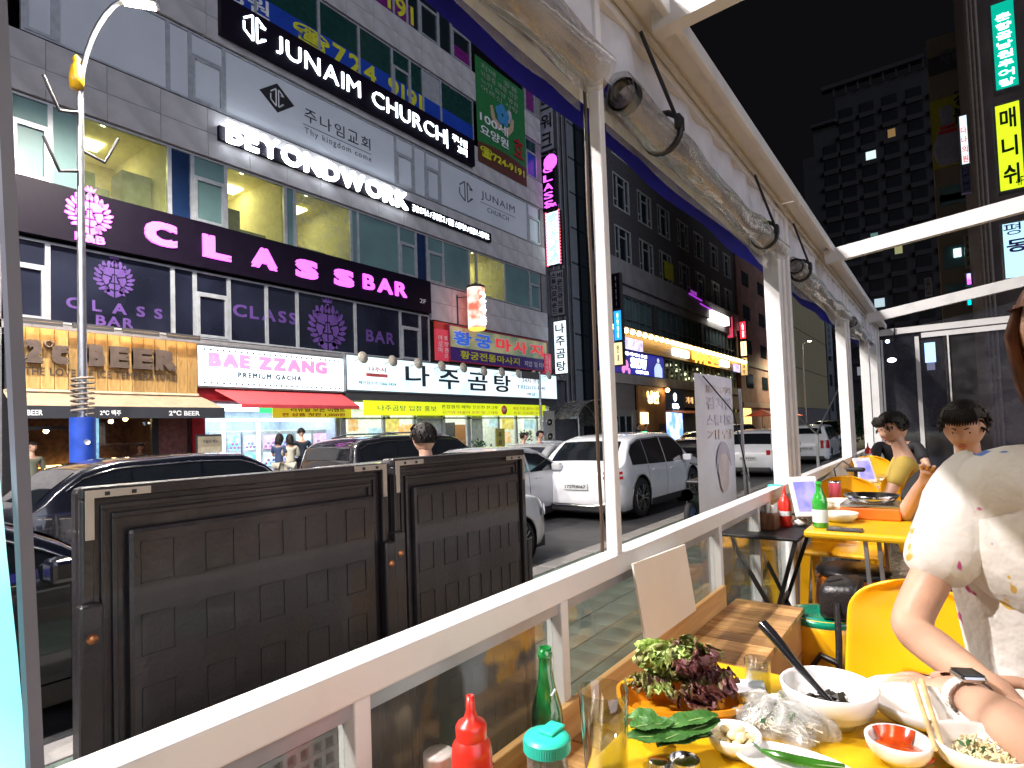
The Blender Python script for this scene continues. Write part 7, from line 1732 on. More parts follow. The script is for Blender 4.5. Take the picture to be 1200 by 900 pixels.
t, c4 = bowl('rice_bowl', 'white bowl of pale noodles at the lower right corner', 1152, 903, .062, .040, .55)
g = MB()
for i in range(70):
    a = rr.uniform(0,6.28); q = .034*math.sqrt(rr.random()); x, y = c4.x+q*math.cos(a), c4.y+q*math.sin(a); th = rr.uniform(0,6.28)
    g.tube([(x,y,c4.z+.020),(x+.010*math.cos(th),y+.010*math.sin(th),c4.z+.028+rr.uniform(0,.004)),(x+.02*math.cos(th+.6),y+.02*math.sin(th+.6),c4.z+.021)], .0014, 5)
tag(g.build('noodles', pm('pale_noodles', (.75,.66,.38), .4), t), kind='stuff')
g = MB(); leafy(g, (c4.x,c4.y,c4.z+.022), .02, .008, 14, .012, 3); g.build('herb', K['leaf'], t)
t, c5 = bowl('garlic_bowl', 'small white bowl full of peeled garlic cloves', 861, 882, .040, .030, .55)
gm = pm('garlic', (.74,.60,.34), .4, var=.08, scale=30, sss=.1)
for i in range(17):
    a = i*2.4; q = .028*math.sqrt(i/17); o = MB(); x, y, z = c5.x+q*math.cos(a), c5.y+q*math.sin(a), c5.z+.020+(.010 if i < 6 else 0)+rr.uniform(0,.003)
    o.lathe([(0,-.010),(.0045,-.0085),(.0075,-.003),(.0068,.003),(.003,.009),(0,.011)], (0,0,0), 10).xf(Matrix.Translation((x,y,z)) @ Matrix.Rotation(rr.uniform(0,6.28),4,'Z') @ Matrix.Rotation(R(rr.uniform(55,115)),4,'Y')); o.build('garlic_clove', gm, t)
# oval plate with rice paper and chilli
t, c6 = bowl('oval_plate', 'white oval plate at the bottom edge holding a long green chilli', 930, 908, .085, .018, .6, sy=.5, cat='plate')
ch = thing('green_chilli', tuple(c6), 'long glossy green chilli on the white oval plate', 'chilli')
pts = [onZ(u, v, TZ+.026) for u, v in ((893,880),(910,886),(932,892),(958,897),(990,901))]
MB().tube(pts, [.0035,.0075,.0085,.0080,.006], 12).build('pod', pm('chilli_green', (.03,.13,.012), .15, coat=.8, var=.25, scale=20), ch); MB().tube([pts[0], pts[0]+Vector((-.015,.006,.005))], .002, 6).build('stalk', K['leaf'], ch)
# crumpled clear bag of sprouts and a wrapper
bgm = pane('crinkled_film', tint=(.97,.97,.97), refl=.05, rough=.2, ior=1.3, dust=.38, bump=.7)
pc_ = onZ(912, 858, TZ)
t = thing('sprout_bag', tuple(pc_), 'crumpled clear plastic bag of pale sprouts between the basket and the bowls', 'bag')
g = MB()
def bagf(a, b, s=1.0, hh=.045):
    th = 2*math.pi*a; ph = b*math.pi/2; r = .070*s*(1+.22*math.sin(5*th+2*b)+.12*math.sin(11*th-5*b)); return (pc_.x+r*math.cos(th)*math.cos(ph)**.6, pc_.y+r*.72*math.sin(th)*math.cos(ph)**.6, TZ+.004+hh*math.sin(ph)*(1+.25*math.sin(7*th)*math.sin(6*b)))
g.grid(bagf, 64, 18, True, True); g.build('film', bgm, t)
g = MB(); g.grid(lambda a, b: bagf(a, b, .8, .034), 48, 14, True, True); g.build('inner_film', bgm, t)
g = MB()
for i in range(240):
    a = rr.uniform(0,6.28); q = .048*math.sqrt(rr.random()); x, y, z = pc_.x+q*math.cos(a), pc_.y+.72*q*math.sin(a), TZ+.006+rr.uniform(0,.022); th = rr.uniform(0,6.28)
    g.tube([(x,y,z),(x+.012*math.cos(th),y+.012*math.sin(th),z+rr.uniform(-.002,.006)),(x+.022*math.cos(th+.8),y+.022*math.sin(th+.8),z)], .0012, 4)
tag(g.build('sprouts', pm('bean_sprouts', (.72,.66,.50), .35), t), kind='stuff')
g = MB(); leafy(g, (pc_.x+.0,pc_.y+.01,TZ+.022), .045, .012, 60, .018, 8); tag(g.build('green_sprigs', pm('sprig_green', (.05,.14,.05), .5, var=.4), t), kind='stuff')
t = thing('paper_wrapper', tuple(onZ(880,830,TZ)), 'white crumpled paper wrapper leaning on the bag of sprouts', 'wrapper')
a_, b2_, c_ = onZ(868,846,TZ+.006), onZ(905,808,TZ+.050), onZ(940,850,TZ+.02)
MB().grid(lambda a, b: tuple(a_.lerp(b2_, a).lerp(c_, b*.55)+Vector((0,0,.006*math.sin(a*11+b*7)))), 12, 12).build('sheet', pm('wrapper_paper', (.78,.77,.74), .6, bump=.4), t)
t = thing('wipe_packet', tuple(onZ(850,806,TZ)), 'flat pale blue and white wet wipe packet behind the lettuce basket', 'packet')
q = [onZ(u, v, TZ+.004) for u, v in ((838,796),(895,800),(898,813),(850,815))]
MB().poly(q[::-1], (0,0,.004)).build('packet_body', pm('packet_white', (.68,.70,.76), .35, var=.12, scale=40), t)
# lettuce basket
bc = onZ(795, 838, TZ)
bk = thing('lettuce_basket', tuple(bc), 'oval orange plastic basket under lettuce and perilla leaves', 'basket')
om = pm('orange_basket', (.72,.30,.01), .4, coat=.2)
BR, BH = .098, .036; ang = R(33)
Mb = Matrix.Translation(bc) @ Matrix.Rotation(ang, 4, 'Z')
def rr_pt(th, r, asp=.66):
    c_, s_ = math.cos(th), math.sin(th); e = .55
    return (r*math.copysign(abs(c_)**e, c_), r*asp*math.copysign(abs(s_)**e, s_))
g = MB()
for (r0, z0_, r1, z1_) in ((.80,0,.99,BH),(.99,BH,1.05,BH+.001),(1.05,BH+.001,1.055,BH-.008),(.97,BH,.79,.004),(.79,.004,.01,.004)):
    g.grid(lambda a, b: (*rr_pt(2*math.pi*a, BR*(r0+(r1-r0)*b)), z0_+(z1_-z0_)*b), 64, 2, True, True)
g.xf(Mb).build('basket_body', om, bk)
g = MB()
for i in range(56):
    th = 2*math.pi*i/56; a0 = rr_pt(th, BR*.82); a1 = rr_pt(th, BR*1.0); g.bar((*a0, .004), (*a1, BH-.004), .0018, .003)
tag(g.xf(Mb).build('basket_rib', om, bk), kind='stuff')
# frilly lettuce
def lettuce(p, dirv, L, Wd, seed, m, parent, frill=1.0, cup=.5):
    r_ = random.Random(seed); d = Vector(dirv).normalized(); s_ = d.cross(Vector((0,0,1))).normalized(); u_ = s_.cross(d)
    ph = [r_.random()*6.28 for _ in range(6)]
    g = MB()
    def f(a, b):
        e = (a-.5)*2; w = Wd*(math.sin(math.pi*min(1,b*.85+.12)))**.7*(.35+.65*b)
        edge = max(abs(e)**2.2, max(0,(b-.72)/.28)**1.3)
        fr = edge*frill*(.40*math.sin(26*b+ph[0]+9*a)+.30*math.sin(38*a+ph[1]+6*b)+.25*math.sin(52*b-33*a+ph[2]))*Wd*.26
        q = Vector(p)+d*(L*b*(1+.06*math.sin(30*a+ph[3])*edge))+s_*(e*w+fr*.35)+u_*(cup*Wd*(e*e-.3)*.8+L*.22*math.sin(b*2.2+ph[4]*.2)+fr)
        return tuple(q)
    g.grid(f, 44, 40); return g.build('lettuce_leaf', m, parent)
def leafm(name, c1, c2, c3):
    m, nt, b = _mat(name); L = nt.links; co = _coord(nt, 16); nz = nt.nodes.new('ShaderNodeTexNoise'); nz.inputs['Scale'].default_value = 1; nz.inputs['Detail'].default_value = 7; L.new(co, nz.inputs[0])
    rp = nt.nodes.new('ShaderNodeValToRGB'); rp.color_ramp.elements[0].position = .34; rp.color_ramp.elements[0].color = (*c1,1); rp.color_ramp.elements[1].position = .68; rp.color_ramp.elements[1].color = (*c3,1); e = rp.color_ramp.elements.new(.5); e.color = (*c2,1)
    L.new(nz.outputs[0], rp.inputs[0]); L.new(rp.outputs[0], b.inputs[0]); b.inputs['Roughness'].default_value = .38; b.inputs['Subsurface Weight'].default_value = .15; b.inputs['Subsurface Scale'].default_value = .004
    co2 = _coord(nt, 140); n2 = nt.nodes.new('ShaderNodeTexNoise'); L.new(co2, n2.inputs[0]); bp = nt.nodes.new('ShaderNodeBump'); bp.inputs['Strength'].default_value = .35; bp.inputs['Distance'].default_value = .003; L.new(n2.outputs[0], bp.inputs['Height']); L.new(bp.outputs[0], b.inputs['Normal'])
    return m
lt = leafm('lettuce_light', (.22,.36,.05), (.36,.50,.12), (.60,.66,.32)); ld1 = leafm('lettuce_purple', (.05,.014,.022), (.11,.03,.03), (.17,.24,.05)); lmix = leafm('lettuce_mixed', (.10,.03,.025), (.18,.20,.05), (.36,.50,.13))
hp = thing('lettuce_heap', tuple(bc), 'heap of red and green frilly lettuce leaves piled in the orange basket', 'lettuce')
B0 = bc+Vector((0,.004,.012))
spec = [((-.055,.045,.012),(-.25,.10,.55),.075,.040,lt),((-.045,.03,.02),(-.6,.0,.55),.06,.036,lt),((-.03,.045,.03),(-.2,.3,.8),.060,.042,lt),((-.02,.02,.03),(-.4,-.3,.4),.07,.040,lmix),((-.05,.01,.01),(-.8,-.2,.15),.05,.030,lmix),
        ((.0,.035,.03),(.15,.25,.9),.075,.046,ld1),((.02,.03,.03),(.5,.15,.8),.070,.046,ld1),((.03,.015,.02),(.8,-.1,.5),.066,.042,ld1),((.01,.015,.035),(.2,-.4,.7),.060,.044,ld1),((.035,.04,.01),(.7,.5,.45),.060,.040,ld1),
        ((.0,.0,.02),(.1,-.8,.25),.050,.038,ld1),((-.02,.0,.02),(-.3,-.8,.2),.050,.036,lmix),((.03,-.005,.015),(.6,-.7,.2),.045,.034,ld1),((.0,.05,.04),(-.1,.2,1),.055,.040,lmix),((-.01,.03,.05),(-.1,-.1,1),.045,.036,lt)]
for i, (o, d, L_, w_, m_) in enumerate(spec+spec+[(tuple(x*.8 for x in o_), d_, l_, w2_, m2_) for o_, d_, l_, w2_, m2_ in spec]): k_ = 1 if i < len(spec) else .86; lettuce(B0+Vector(o)*k_+Vector((0,0,.0 if i < len(spec) else .008)), Vector((d[0], d[1], d[2]*(.62 if i < len(spec) else .8)))+Vector((math.sin(i*2.1), math.cos(i*2.1), 0))*(0 if i < len(spec) else .35), L_*1.02*k_, w_*1.12, i+3, m_, hp, 1.0, .45)
# perilla leaves
pl = thing('perilla_stack', tuple(bc), 'stack of flat dark green perilla leaves at the front of the basket', 'leaves')
pmm = pm('perilla_green', (.025,.09,.015), .4, var=.25, scale=30, bump=.3, bscale=120, col2=(.06,.17,.035))
def perilla(p, q, w, lift, seed):
    p, q = Vector(p), Vector(q); d = q-p; s_ = d.cross(Vector((0,0,1))).normalized()
    g = MB(); g.grid(lambda a, b: tuple(p+d*b+s_*((a-.5)*2*w*(math.sin(math.pi*min(1,b*.93+.05))**.75)*(1+.05*math.sin(b*70)*abs(a-.5)*2))+Vector((0,0,lift*math.sin(b*math.pi)+.004*(1-abs(a-.5)*2)*-1+.0012*math.sin(b*14+seed)))), 9, 40)
    g.build('perilla_leaf', pmm, pl); g2 = MB(); g2.tube([tuple(p+d*b+Vector((0,0,lift*math.sin(b*math.pi)-.004))) for b in (.02,.3,.6,.9)], .0010, 5); g2.build('leaf_vein', pm('leaf_vein', (.25,.38,.12), .5) if 'lv' not in K else K['lv'], pl)
K['lv'] = pm('leaf_vein', (.25,.38,.12), .5)
for i, (u0, v0, u1, v1, w_, z0_) in enumerate(((735,862,800,862,.020,.040),(738,850,790,846,.018,.046),(768,868,845,842,.018,.044),(778,850,842,836,.016,.050),(736,838,772,840,.018,.042),(770,872,835,858,.014,.038))):
    perilla(onZ(u0, v0, TZ+z0_), onZ(u1, v1, TZ+z0_+.004), w_*1.3, .003, i)
# glasses
K['glass'] = pane('drinking_glass', tint=(.90,.93,.93), refl=.10, rough=.02, ior=1.5); K['water'] = pane('water', tint=(.95,.96,.95), refl=.03, ior=1.33)
def tumbler(name, label, c, r, h, th=.0022, base=.008, fill=None, taper=.86, cat='glass'):
    t = thing(name, tuple(c), label, cat); pr = [(0,0),(r*taper,0),(r,h),(r-th*.5,h+.0012),(r-th,h),(r*taper-th,base),(0,base)]
    MB().lathe(pr, tuple(c), 48).build('glass_body', K['glass'], t)
    if fill: MB().lathe([(0,base+.0004),(r*taper-th-.0004,base+.0004),(r*(taper+(1-taper)*fill)-th-.0005,h*fill),(0,h*fill)], tuple(c), 40).build('water', K['water'], t)
    return t
cg = onZ(889, 808, TZ); tumbler('shot_glass', 'small glass half full of water at the far edge of the table', cg, .024, .056, fill=.58, base=.007)
ct = onZ(711, 912, TZ); tumbler('beer_tumbler', 'tall empty clear beer glass at the bottom centre', ct, .036, .125, .0025, .010, None, .82)
# steel caps
for i, (u, v, lab) in enumerate(((772, 899, 'crinkled steel bottle cap at the bottom edge'),(803, 903, 'round steel sauce cup at the bottom edge'))):
    c = onZ(u, v, TZ); t = thing('bottle_cap' if i == 0 else 'steel_cup', tuple(c), lab, 'bottle cap' if i == 0 else 'cup')
    r_ = .015 if i == 0 else .024
    g = MB(); g.grid(lambda a, b: (c.x+(r_+.0012*math.sin(21*2*math.pi*a)*(1-b))*math.cos(2*math.pi*a)*(1-.12*b), c.y+(r_+.0012*math.sin(21*2*math.pi*a)*(1-b))*math.sin(2*math.pi*a)*(1-.12*b), TZ+.001+(.008 if i == 0 else .016)*b), 84, 4, True, True)
    g.lathe([(r_*.88,.008 if i == 0 else .016),(r_*.8,.009 if i == 0 else .005),(0,.009 if i == 0 else .004)], (c.x,c.y,TZ+.001), 30); g.build('cap_shell', K['steel'], t)
# things on the bench: bottle, jar, ketchup, cup, printed napkin
bz = BZ
bb0 = onZ(640, 872, bz); bc_ = onZ(641, 866, bz); pB = Vector((bc_.x, bc_.y, bz))
def at_top(u, v, r, width_px, z):
    """ground point on plane z for an object whose given height row is seen at (u, v)"""
    return None
def bottle(name, label, c, h, mat, capm=None, lblm=None, r=.031, cat='bottle'):
    t = thing(name, tuple(c), label, cat)
    pr = [(0,0),(r*.9,0),(r,.006),(r,h*.56),(r*.95,h*.61),(r*.76,h*.68),(r*.56,h*.76),(r*.43,h*.86),(r*.40,h*.93),(r*.47,h*.94),(r*.47,h*.965),(r*.42,h*.97),(r*.42,h),(r*.33,h),(r*.33,h*.8),(r*.85,h*.5),(r*.9,.01),(0,.008)]
    MB().lathe(pr, tuple(c), 40).build('bottle_body', mat, t)
    if lblm: MB().lathe([(r+.0006,h*.12),(r+.0006,h*.40)], tuple(c), 40).build('paper_label', lblm, t)
    return t
K['gglass'] = glass('green_bottle_glass', (.03,.42,.10), ior=1.5)
K['gsolid'] = pm('green_glass_solid', (.005,.16,.03), .06, coat=1, spec=.9, var=.2, scale=20)
def pos_for(u, v, width_m, width_px, ztop=None):
    """where an object of that real width stands when it appears that wide at (u, v)"""
    r_ = ray(u, v); t_ = width_m*F/width_px; return Vector((t_*r_[0], t_*r_[1], EYE+t_*r_[2]))
pb = pos_for(641, 830, .066, 37); beer = bottle('beer_bottle', 'green glass beer bottle standing by the rail stud', (pb.x, pb.y, bz+.001), pos_for(641,760,.066,37).z-bz, K['gsolid'], r=.033)
g = MB(); MB().tube([(pb.x+.021,pb.y-.014,bz+.225),(pb.x+.024,pb.y-.002,bz+.235)], .0025, 5).build('white_mark', K['wprint'], beer)
pj = pos_for(641, 878, .086, 56)
jar = thing('sauce_jar', (pj.x, pj.y, bz), 'clear ribbed jar with a turquoise flip lid, nearest on the bench', 'jar'); jh = pos_for(641,868,.086,56).z-bz
g = MB(); pr = [(0,0),(.038,0)]
for i in range(14): pr.append((.038+.0022*math.sin(i*1.9), .006+i*jh*.9/14))
pr.append((.036, jh*.93)); g.lathe(pr, (pj.x,pj.y,bz), 40); g.build('jar_body', pane('jar_plastic', tint=(.8,.82,.82), refl=.12, rough=.08, dust=.18), jar)
MB().lathe([(0,.002),(.035,.002),(.035,jh*.62),(0,jh*.62)], (pj.x,pj.y,bz), 30).build('jar_contents', pm('ssamjang_sauce', (.22,.10,.05), .4, col2=(.5,.36,.25), scale=60), jar)
tq = pm('turquoise_plastic', (.03,.55,.42), .35, coat=.2)
g = MB(); g.grid(lambda a, b: (pj.x+(.042+.0007*math.sin(60*2*math.pi*a))*math.cos(2*math.pi*a), pj.y+(.042+.0007*math.sin(60*2*math.pi*a))*math.sin(2*math.pi*a), bz+jh*.93+.020*b), 240, 2, True, True); g.lathe([(.0415,.020),(.039,.024),(.025,.026),(0,.026)], (pj.x,pj.y,bz+jh*.93), 40); g.build('lid', tq, jar)
MB().bbox(pj.x-.016, pj.x+.016, pj.y-.006, pj.y+.040, bz+jh*.93+.026, bz+jh*.93+.032, .003).build('flip_tab', tq, jar)
pk_ = pos_for(553, 880, .060, 46)
kt = thing('ketchup_bottle', (pk_.x, pk_.y, bz), 'red squeeze ketchup bottle with a pointed nozzle on the bench', 'bottle'); kh = pos_for(551,816,.06,46).z-bz
rp_ = pm('ketchup_red', (.62,.022,.012), .32, var=.04, coat=.3, sss=.05)
MB().lathe([(0,0),(.029,0),(.031,.006),(.031,kh-.085),(.029,kh-.072),(.022,kh-.062)], (pk_.x,pk_.y,bz), 36).build('bottle_body', rp_, kt)
MB().lathe([(.0235,kh-.063),(.024,kh-.045),(.021,kh-.040),(.011,kh-.034),(.0072,kh-.022),(.0062,kh),(.0038,kh),(.0038,kh-.01),(0,kh-.01)], (pk_.x,pk_.y,bz), 32).build('nozzle_cap', rp_, kt)
pd = pos_for(562, 905, .05, 34)
dc = thing('red_charm', tuple(pd), 'small glossy red apple shaped lid with a white stalk, before the ketchup bottle', 'lid')
MB().lathe([(0,0),(.018,.002),(.026,.012),(.025,.024),(.012,.030),(.004,.027),(0,.026)], (pd.x,pd.y,pd.z-.012), 30).build('apple_body', pm('gloss_dark_red', (.35,.008,.015), .12, coat=1), dc)
MB().tube([(pd.x,pd.y,pd.z+.014),(pd.x-.003,pd.y,pd.z+.026),(pd.x+.002,pd.y,pd.z+.036),(pd.x-.004,pd.y,pd.z+.044)], .0022, 6).build('stalk', K['wprint'], dc)
MB().lathe([(0,0),(.016,0),(.016,pd.z-.014-bz),(0,pd.z-.014-bz)], (pd.x,pd.y,bz), 16).build('shaker_body', rp_, dc)
pw_ = pos_for(514, 897, .052, 36); wl = thing('white_cup', (pw_.x, pw_.y, bz), 'white cup lid cut by the bottom edge beside the ketchup', 'cup'); wh_ = pos_for(514,882,.052,36).z-bz
MB().lathe([(0,0),(.020,0),(.026,wh_-.004),(.0255,wh_),(0,wh_)], (pw_.x,pw_.y,bz), 30).build('cup_body', pm('cup_white', (.75,.72,.68), .4), wl)
pn = pos_for(672, 880, .06, 40)
t = thing('printed_napkins', (pn.x, pn.y, bz), 'folded white printed napkins with blue lettering behind the beer tumbler', 'napkins')
qa, qb = onZ(676, 905, TZ-.02), onZ(735, 815, TZ+.01)
def npk(a, b): p = Vector((-.535+.085*a, .93+.19*b, TZ-.145+.11*a+.008*math.sin(9*b+4*a))); return tuple(p)
MB().grid(npk, 10, 14).build('napkin', pm('napkin_paper', (.74,.72,.68), .7, bump=.3), t)
bl_ = pm('blue_ink', (.03,.05,.35), .5)
for i, (tx, fy, fz) in enumerate((('Cass', .15, .25), ('fresh', .45, .55), ('Cass', .70, .3))):
    o_ = Vector(npk(.15+.2*i, fy))+Vector((0,0,.003)); ux_ = (Vector(npk(.15+.2*i, fy+.2))-o_).normalized(); uz_ = -(Vector(npk(.45+.2*i, fy))-Vector(npk(.15+.2*i, fy))).normalized()
    text(tx, o_, ux_, -uz_, .035, .014, .0008, 'lettering', bl_, t, .02)
tumbler('short_glass', 'small clear glass hidden behind the tall tumbler and the jar', Vector((pj.x+.075, pj.y+.12, bz+.09)), .03, .09)
MB().lathe([(0,0),(.035,0),(.035,.089),(0,.089)], (pj.x+.075, pj.y+.12, bz), 20).build('coaster_stack', pm('coaster_tan', (.6,.45,.28), .6), [o for o in bpy.data.objects if o.name.startswith('short_glass')][0])

# ================================================================== second table and its company
def stool(name, label, c, h, r, mat, topm=None):
    t = thing(name, tuple(c), label, 'stool')
    g = MB(); NN = 48
    def f(a, b):
        th = 2*math.pi*a; z = h*(1-b); rr_ = r*(.84+.28*b)+.004*math.cos(4*th)*b
        return (c[0]+rr_*math.cos(th), c[1]+rr_*math.sin(th), c[2]+z)
    # side wall with four arches left open
    for i in range(NN):
        th = (i/NN*4) % 1; arch = .42+.5*abs(th-.5)*2*.9 if abs(th-.5) < .36 else 2
        th2 = ((i+1)/NN*4) % 1
        for j in range(8):
            b0, b1 = j/8, (j+1)/8
            mid = ((i+.5)/NN*4) % 1; hole = abs(mid-.5) < .30 and b0 > .36+.9*max(0,abs(mid-.5)-.12)
            if hole: continue
            g._a([f(i/NN,b0), f((i+1)/NN,b0), f((i+1)/NN,b1), f(i/NN,b1)], [(0,3,2,1)], True)
    bm = bmesh.new(); me = bpy.data.meshes.new('x'); me.from_pydata(g.v, [], g.f); bm.from_mesh(me); bmesh.ops.remove_doubles(bm, verts=bm.verts, dist=.0005); bpy.data.meshes.remove(me)
    g = MB(); g.frombm(bm, True); o = g.build('stool_shell', mat, t); md = o.modifiers.new('s', 'SOLIDIFY'); md.thickness = .006
    MB().lathe([(0,-.004),(r*.3,-.004),(r*.55,.001),(r*.8,.001),(r*.88,-.004),(r*.90,-.016),(r*.86,-.03)], (c[0],c[1],c[2]+h), 40).build('seat', topm or mat, t)
    return t
gs = Vector((-.43, 2.74, DECK)); gc = onZ(965, 718, DECK+.42)
stool('plastic_stool', 'yellow plastic stool with a green seat lid and a black bag on it', (gc.x, gc.y, DECK), .42, .155, K['chairy'], pm('green_seat', (.0,.22,.12), .25, coat=.5))
bg = thing('black_bag', (gc.x+.06, gc.y-.01, DECK+.42), 'black pouch bag with hanging strap on the green stool', 'bag')
bp_ = pm('black_leather', (.012,.011,.012), .38, bump=.3, bscale=60)
g = MB(); 
def pouch(a, b):
    th = 2*math.pi*a; ph = math.pi*(b-.5); e = .38
    sx = lambda v: math.copysign(abs(v)**e, v)
    return (gc.x+.075+.075*sx(math.cos(th))*math.cos(ph)**.5, gc.y-.02+.11*sx(math.sin(th))*math.cos(ph)**.5, DECK+.50+.075*sx(math.sin(ph))+.012*math.cos(th))
g.grid(pouch, 32, 14, True, True); g.build('pouch', bp_, bg)
MB().tube([(gc.x+.03,gc.y-.08,DECK+.57),(gc.x+.08,gc.y-.04,DECK+.578),(gc.x+.13,gc.y+.05,DECK+.57)], .004, 5).build('zip', K['black'], bg)
sx0 = gc.x+.07; sy0 = gc.y-.155
MB().tube([(sx0,sy0+.03,DECK+.5),(sx0+.005,sy0-.005,DECK+.36),(sx0,sy0-.012,DECK+.22),(sx0-.06,sy0-.015,DECK+.18),(sx0-.10,sy0-.01,DECK+.24),(sx0-.06,sy0-.01,DECK+.30),(sx0-.0,sy0-.012,DECK+.28)], .013, 6).build('strap', bp_, bg)
def chair(label, c, rz, mat, s=1.0, group='plastic chairs in the tent'):
    t = thing('plastic_chair', tuple(c), label, 'chair', group); M_ = Matrix.Translation(Vector(c)) @ Matrix.Rotation(rz, 4, 'Z') @ Matrix.Diagonal((s,s,s,1))
    g = MB()     # back: rounded shell with a grip opening, faces +y
    def bf(u, v):
        a = (u-.5)*2; w = .215*(1-.10*v)*(1 if v < .72 else math.sqrt(max(0, 1-((v-.72)/.28)**2*.93))); return (a*w, -.20+.055*(a*a)+-.05*v, .42+.44*v)
    nu, nv = 20, 16
    for i in range(nu):
        for j in range(nv):
            u0, u1, v0, v1 = i/nu, (i+1)/nu, j/nv, (j+1)/nv; um, vm = (u0+u1)/2, (v0+v1)/2
            if abs(um-.5) < .16 and .05 < vm < .22+.10*(1-(abs(um-.5)/.16)**2): continue
            g._a([bf(u0,v0), bf(u1,v0), bf(u1,v1), bf(u0,v1)], [(0,1,2,3)], True)
    bm = bmesh.new(); me = bpy.data.meshes.new('x'); me.from_pydata(g.v, [], g.f); bm.from_mesh(me); bmesh.ops.remove_doubles(bm, verts=bm.verts, dist=.0005); bpy.data.meshes.remove(me)
    g = MB(); g.frombm(bm, True)
    o = g.xf(M_).build('backrest', mat, t); md = o.modifiers.new('s', 'SOLIDIFY'); md.thickness = .012; m2 = o.modifiers.new('b', 'SUBSURF'); m2.levels = 1; m2.render_levels = 1
    MB().bbox(-.21,.21,-.20,.21,.405,.435,.014).xf(M_).build('seat', mat, t)
    for (x, y) in ((-.185,-.18),(.185,-.18),(-.185,.18),(.185,.18)):
        MB()._a([(x*1.0-.028,y-.022,.41),(x*1.0+.028,y-.022,.41),(x*1.0+.028,y+.022,.41),(x-.028,y+.022,.41),(x*1.15-.02,y*1.15-.016,0),(x*1.15+.02,y*1.15-.016,0),(x*1.15+.02,y*1.15+.016,0),(x*1.15-.02,y*1.15+.016,0)], [(0,1,2,3),(7,6,5,4),(0,4,5,1),(1,5,6,2),(2,6,7,3),(3,7,4,0)]).xf(M_).build('leg', mat, t)
    return t
chair('amber plastic chair whose back rises left of the near diner', (-.13, 1.86, DECK), R(170), K['chairy'], .88)
chair('orange chair behind the green soju bottle at the second table', (-.55, 4.15, DECK), R(180), K['chairy'])
chair('orange chair beyond the second table, seen low under the tablet', (-.25, 4.75, DECK), R(170), K['chairy'])
chair('small yellow chair near the far post of the tent', (-.62, 6.6, DECK), R(185), K['chairy'])
chair('yellow chair under the diner in the black top', (.32, 3.62, DECK), R(150), K['chairy'])
stool('plastic_stool', 'orange stool under the second table with a dark cushion', (-.43, 3.35, DECK), .46, .17, K['charo'])
cu = thing('dark_cushion', (-.42, 3.32, DECK+.47), 'flat dark cushion on the orange stool under the second table', 'cushion'); MB().lathe([(0,0),(.15,0),(.165,.018),(.15,.034),(0,.036)], (-.41,3.32,DECK+.462), 30).build('pad', bp_, cu)
t2_ = thing('yellow_folding_table', (-.1, 3.4, DECK), 'second yellow table farther back with bowls and a soju bottle', 'table')
MB().bbox(-.56, .25, 2.98, 3.98, TZ-.035, TZ, .012).build('table_top', K['ytab'], t2_)
for (x, y) in ((-.29,3.03),(-.24,3.05),(.15,3.05),(-.29,3.9),(.15,3.9)): MB().bar((x,y,DECK),(x-.03,y,TZ-.03), .028, .016).build('leg', K['metal'], t2_)
bt = thing('black_side_table', (-.72, 3.3, DECK), 'small black folding table with crossed legs holding tissues and ketchup', 'table')
SZ = DECK+.66
MB().bbox(-.98, -.60, 3.08, 3.50, SZ-.018, SZ, .006).xf(Matrix.Identity(4)).build('table_top', K['black'], bt)
MB().bar((-.93,3.1,SZ-.02),(-.58,3.1,DECK),.018).build('leg', K['black'], bt); MB().bar((-.62,3.1,SZ-.02),(-.80,3.1,DECK),.018).build('leg', K['black'], bt)
MB().bar((-.93,3.47,SZ-.02),(-.64,3.47,DECK),.018).build('leg', K['black'], bt); MB().bar((-.62,3.47,SZ-.02),(-.84,3.47,DECK),.018).build('leg', K['black'], bt)
MB().bar((-.72,3.1,DECK+.3),(-.74,3.47,DECK+.3),.014).build('cross_bar', K['black'], bt)
def px_on(u, v, z): return onZ(u, v, z)
q = onZ(896, 619, SZ); t = thing('tissue_box', tuple(q), 'brown wooden tissue box with white tissues on the black side table', 'tissue box')
MB().bbox(q.x-.065, q.x+.065, q.y-.06, q.y+.06, SZ, SZ+.085, .004).build('box', wood('dark_box_wood', (.09,.035,.02), (.20,.09,.05), (8,8,1), 3, .5), t)
g = MB()
for i in range(3): g.grid(lambda a, b: (q.x-.045+.03*i+.05*a, q.y+.02*math.sin(a*5+i)+.01*b, SZ+.083+.06*b*(1-.3*math.sin(a*3))), 6, 5)
g.build('tissue', pm('tissue_paper', (.78,.76,.74), .8), t)
def small_ketchup(u, v, z, lab, h=.22):
    q = onZ(u, v, z); t = thing('ketchup_bottle', tuple(q), lab, 'bottle')
    MB().lathe([(0,0),(.031,0),(.033,.01),(.033,h*.6),(.022,h*.70),(.012,h*.76),(.006,h*.9),(.005,h),(0,h)], tuple(q), 24).build('bottle_body', rp_, t)
    MB().lathe([(.0335,.06),(.0335,.085)], tuple(q), 24).build('paper_label', K['wprint'], t); return t
small_ketchup(921, 617, SZ, 'red ketchup bottle on the black side table')
small_ketchup(1018, 541, TZ+.05, 'small distant red ketchup bottle near the far post', .2)
q = onZ(910, 606, SZ); t = thing('spice_jar', (q.x, q.y+.02, SZ), 'clear jar with a turquoise lid behind the tissue box', 'jar')
MB().lathe([(0,0),(.040,0),(.042,.02),(.042,.15),(.036,.165)], (q.x,q.y+.02,SZ), 28).build('jar_body', pane('jar_plastic_b', tint=(.85,.85,.85), refl=.12, dust=.2), t); MB().lathe([(.044,.16),(.044,.185),(.04,.19),(0,.19)], (q.x,q.y+.02,SZ), 28).build('lid', tq, t)
t = thing('crumpled_tissue', tuple(onZ(938,617,SZ)), 'crumpled white tissue on the edge of the black side table', 'tissue'); q = onZ(938,617,SZ)
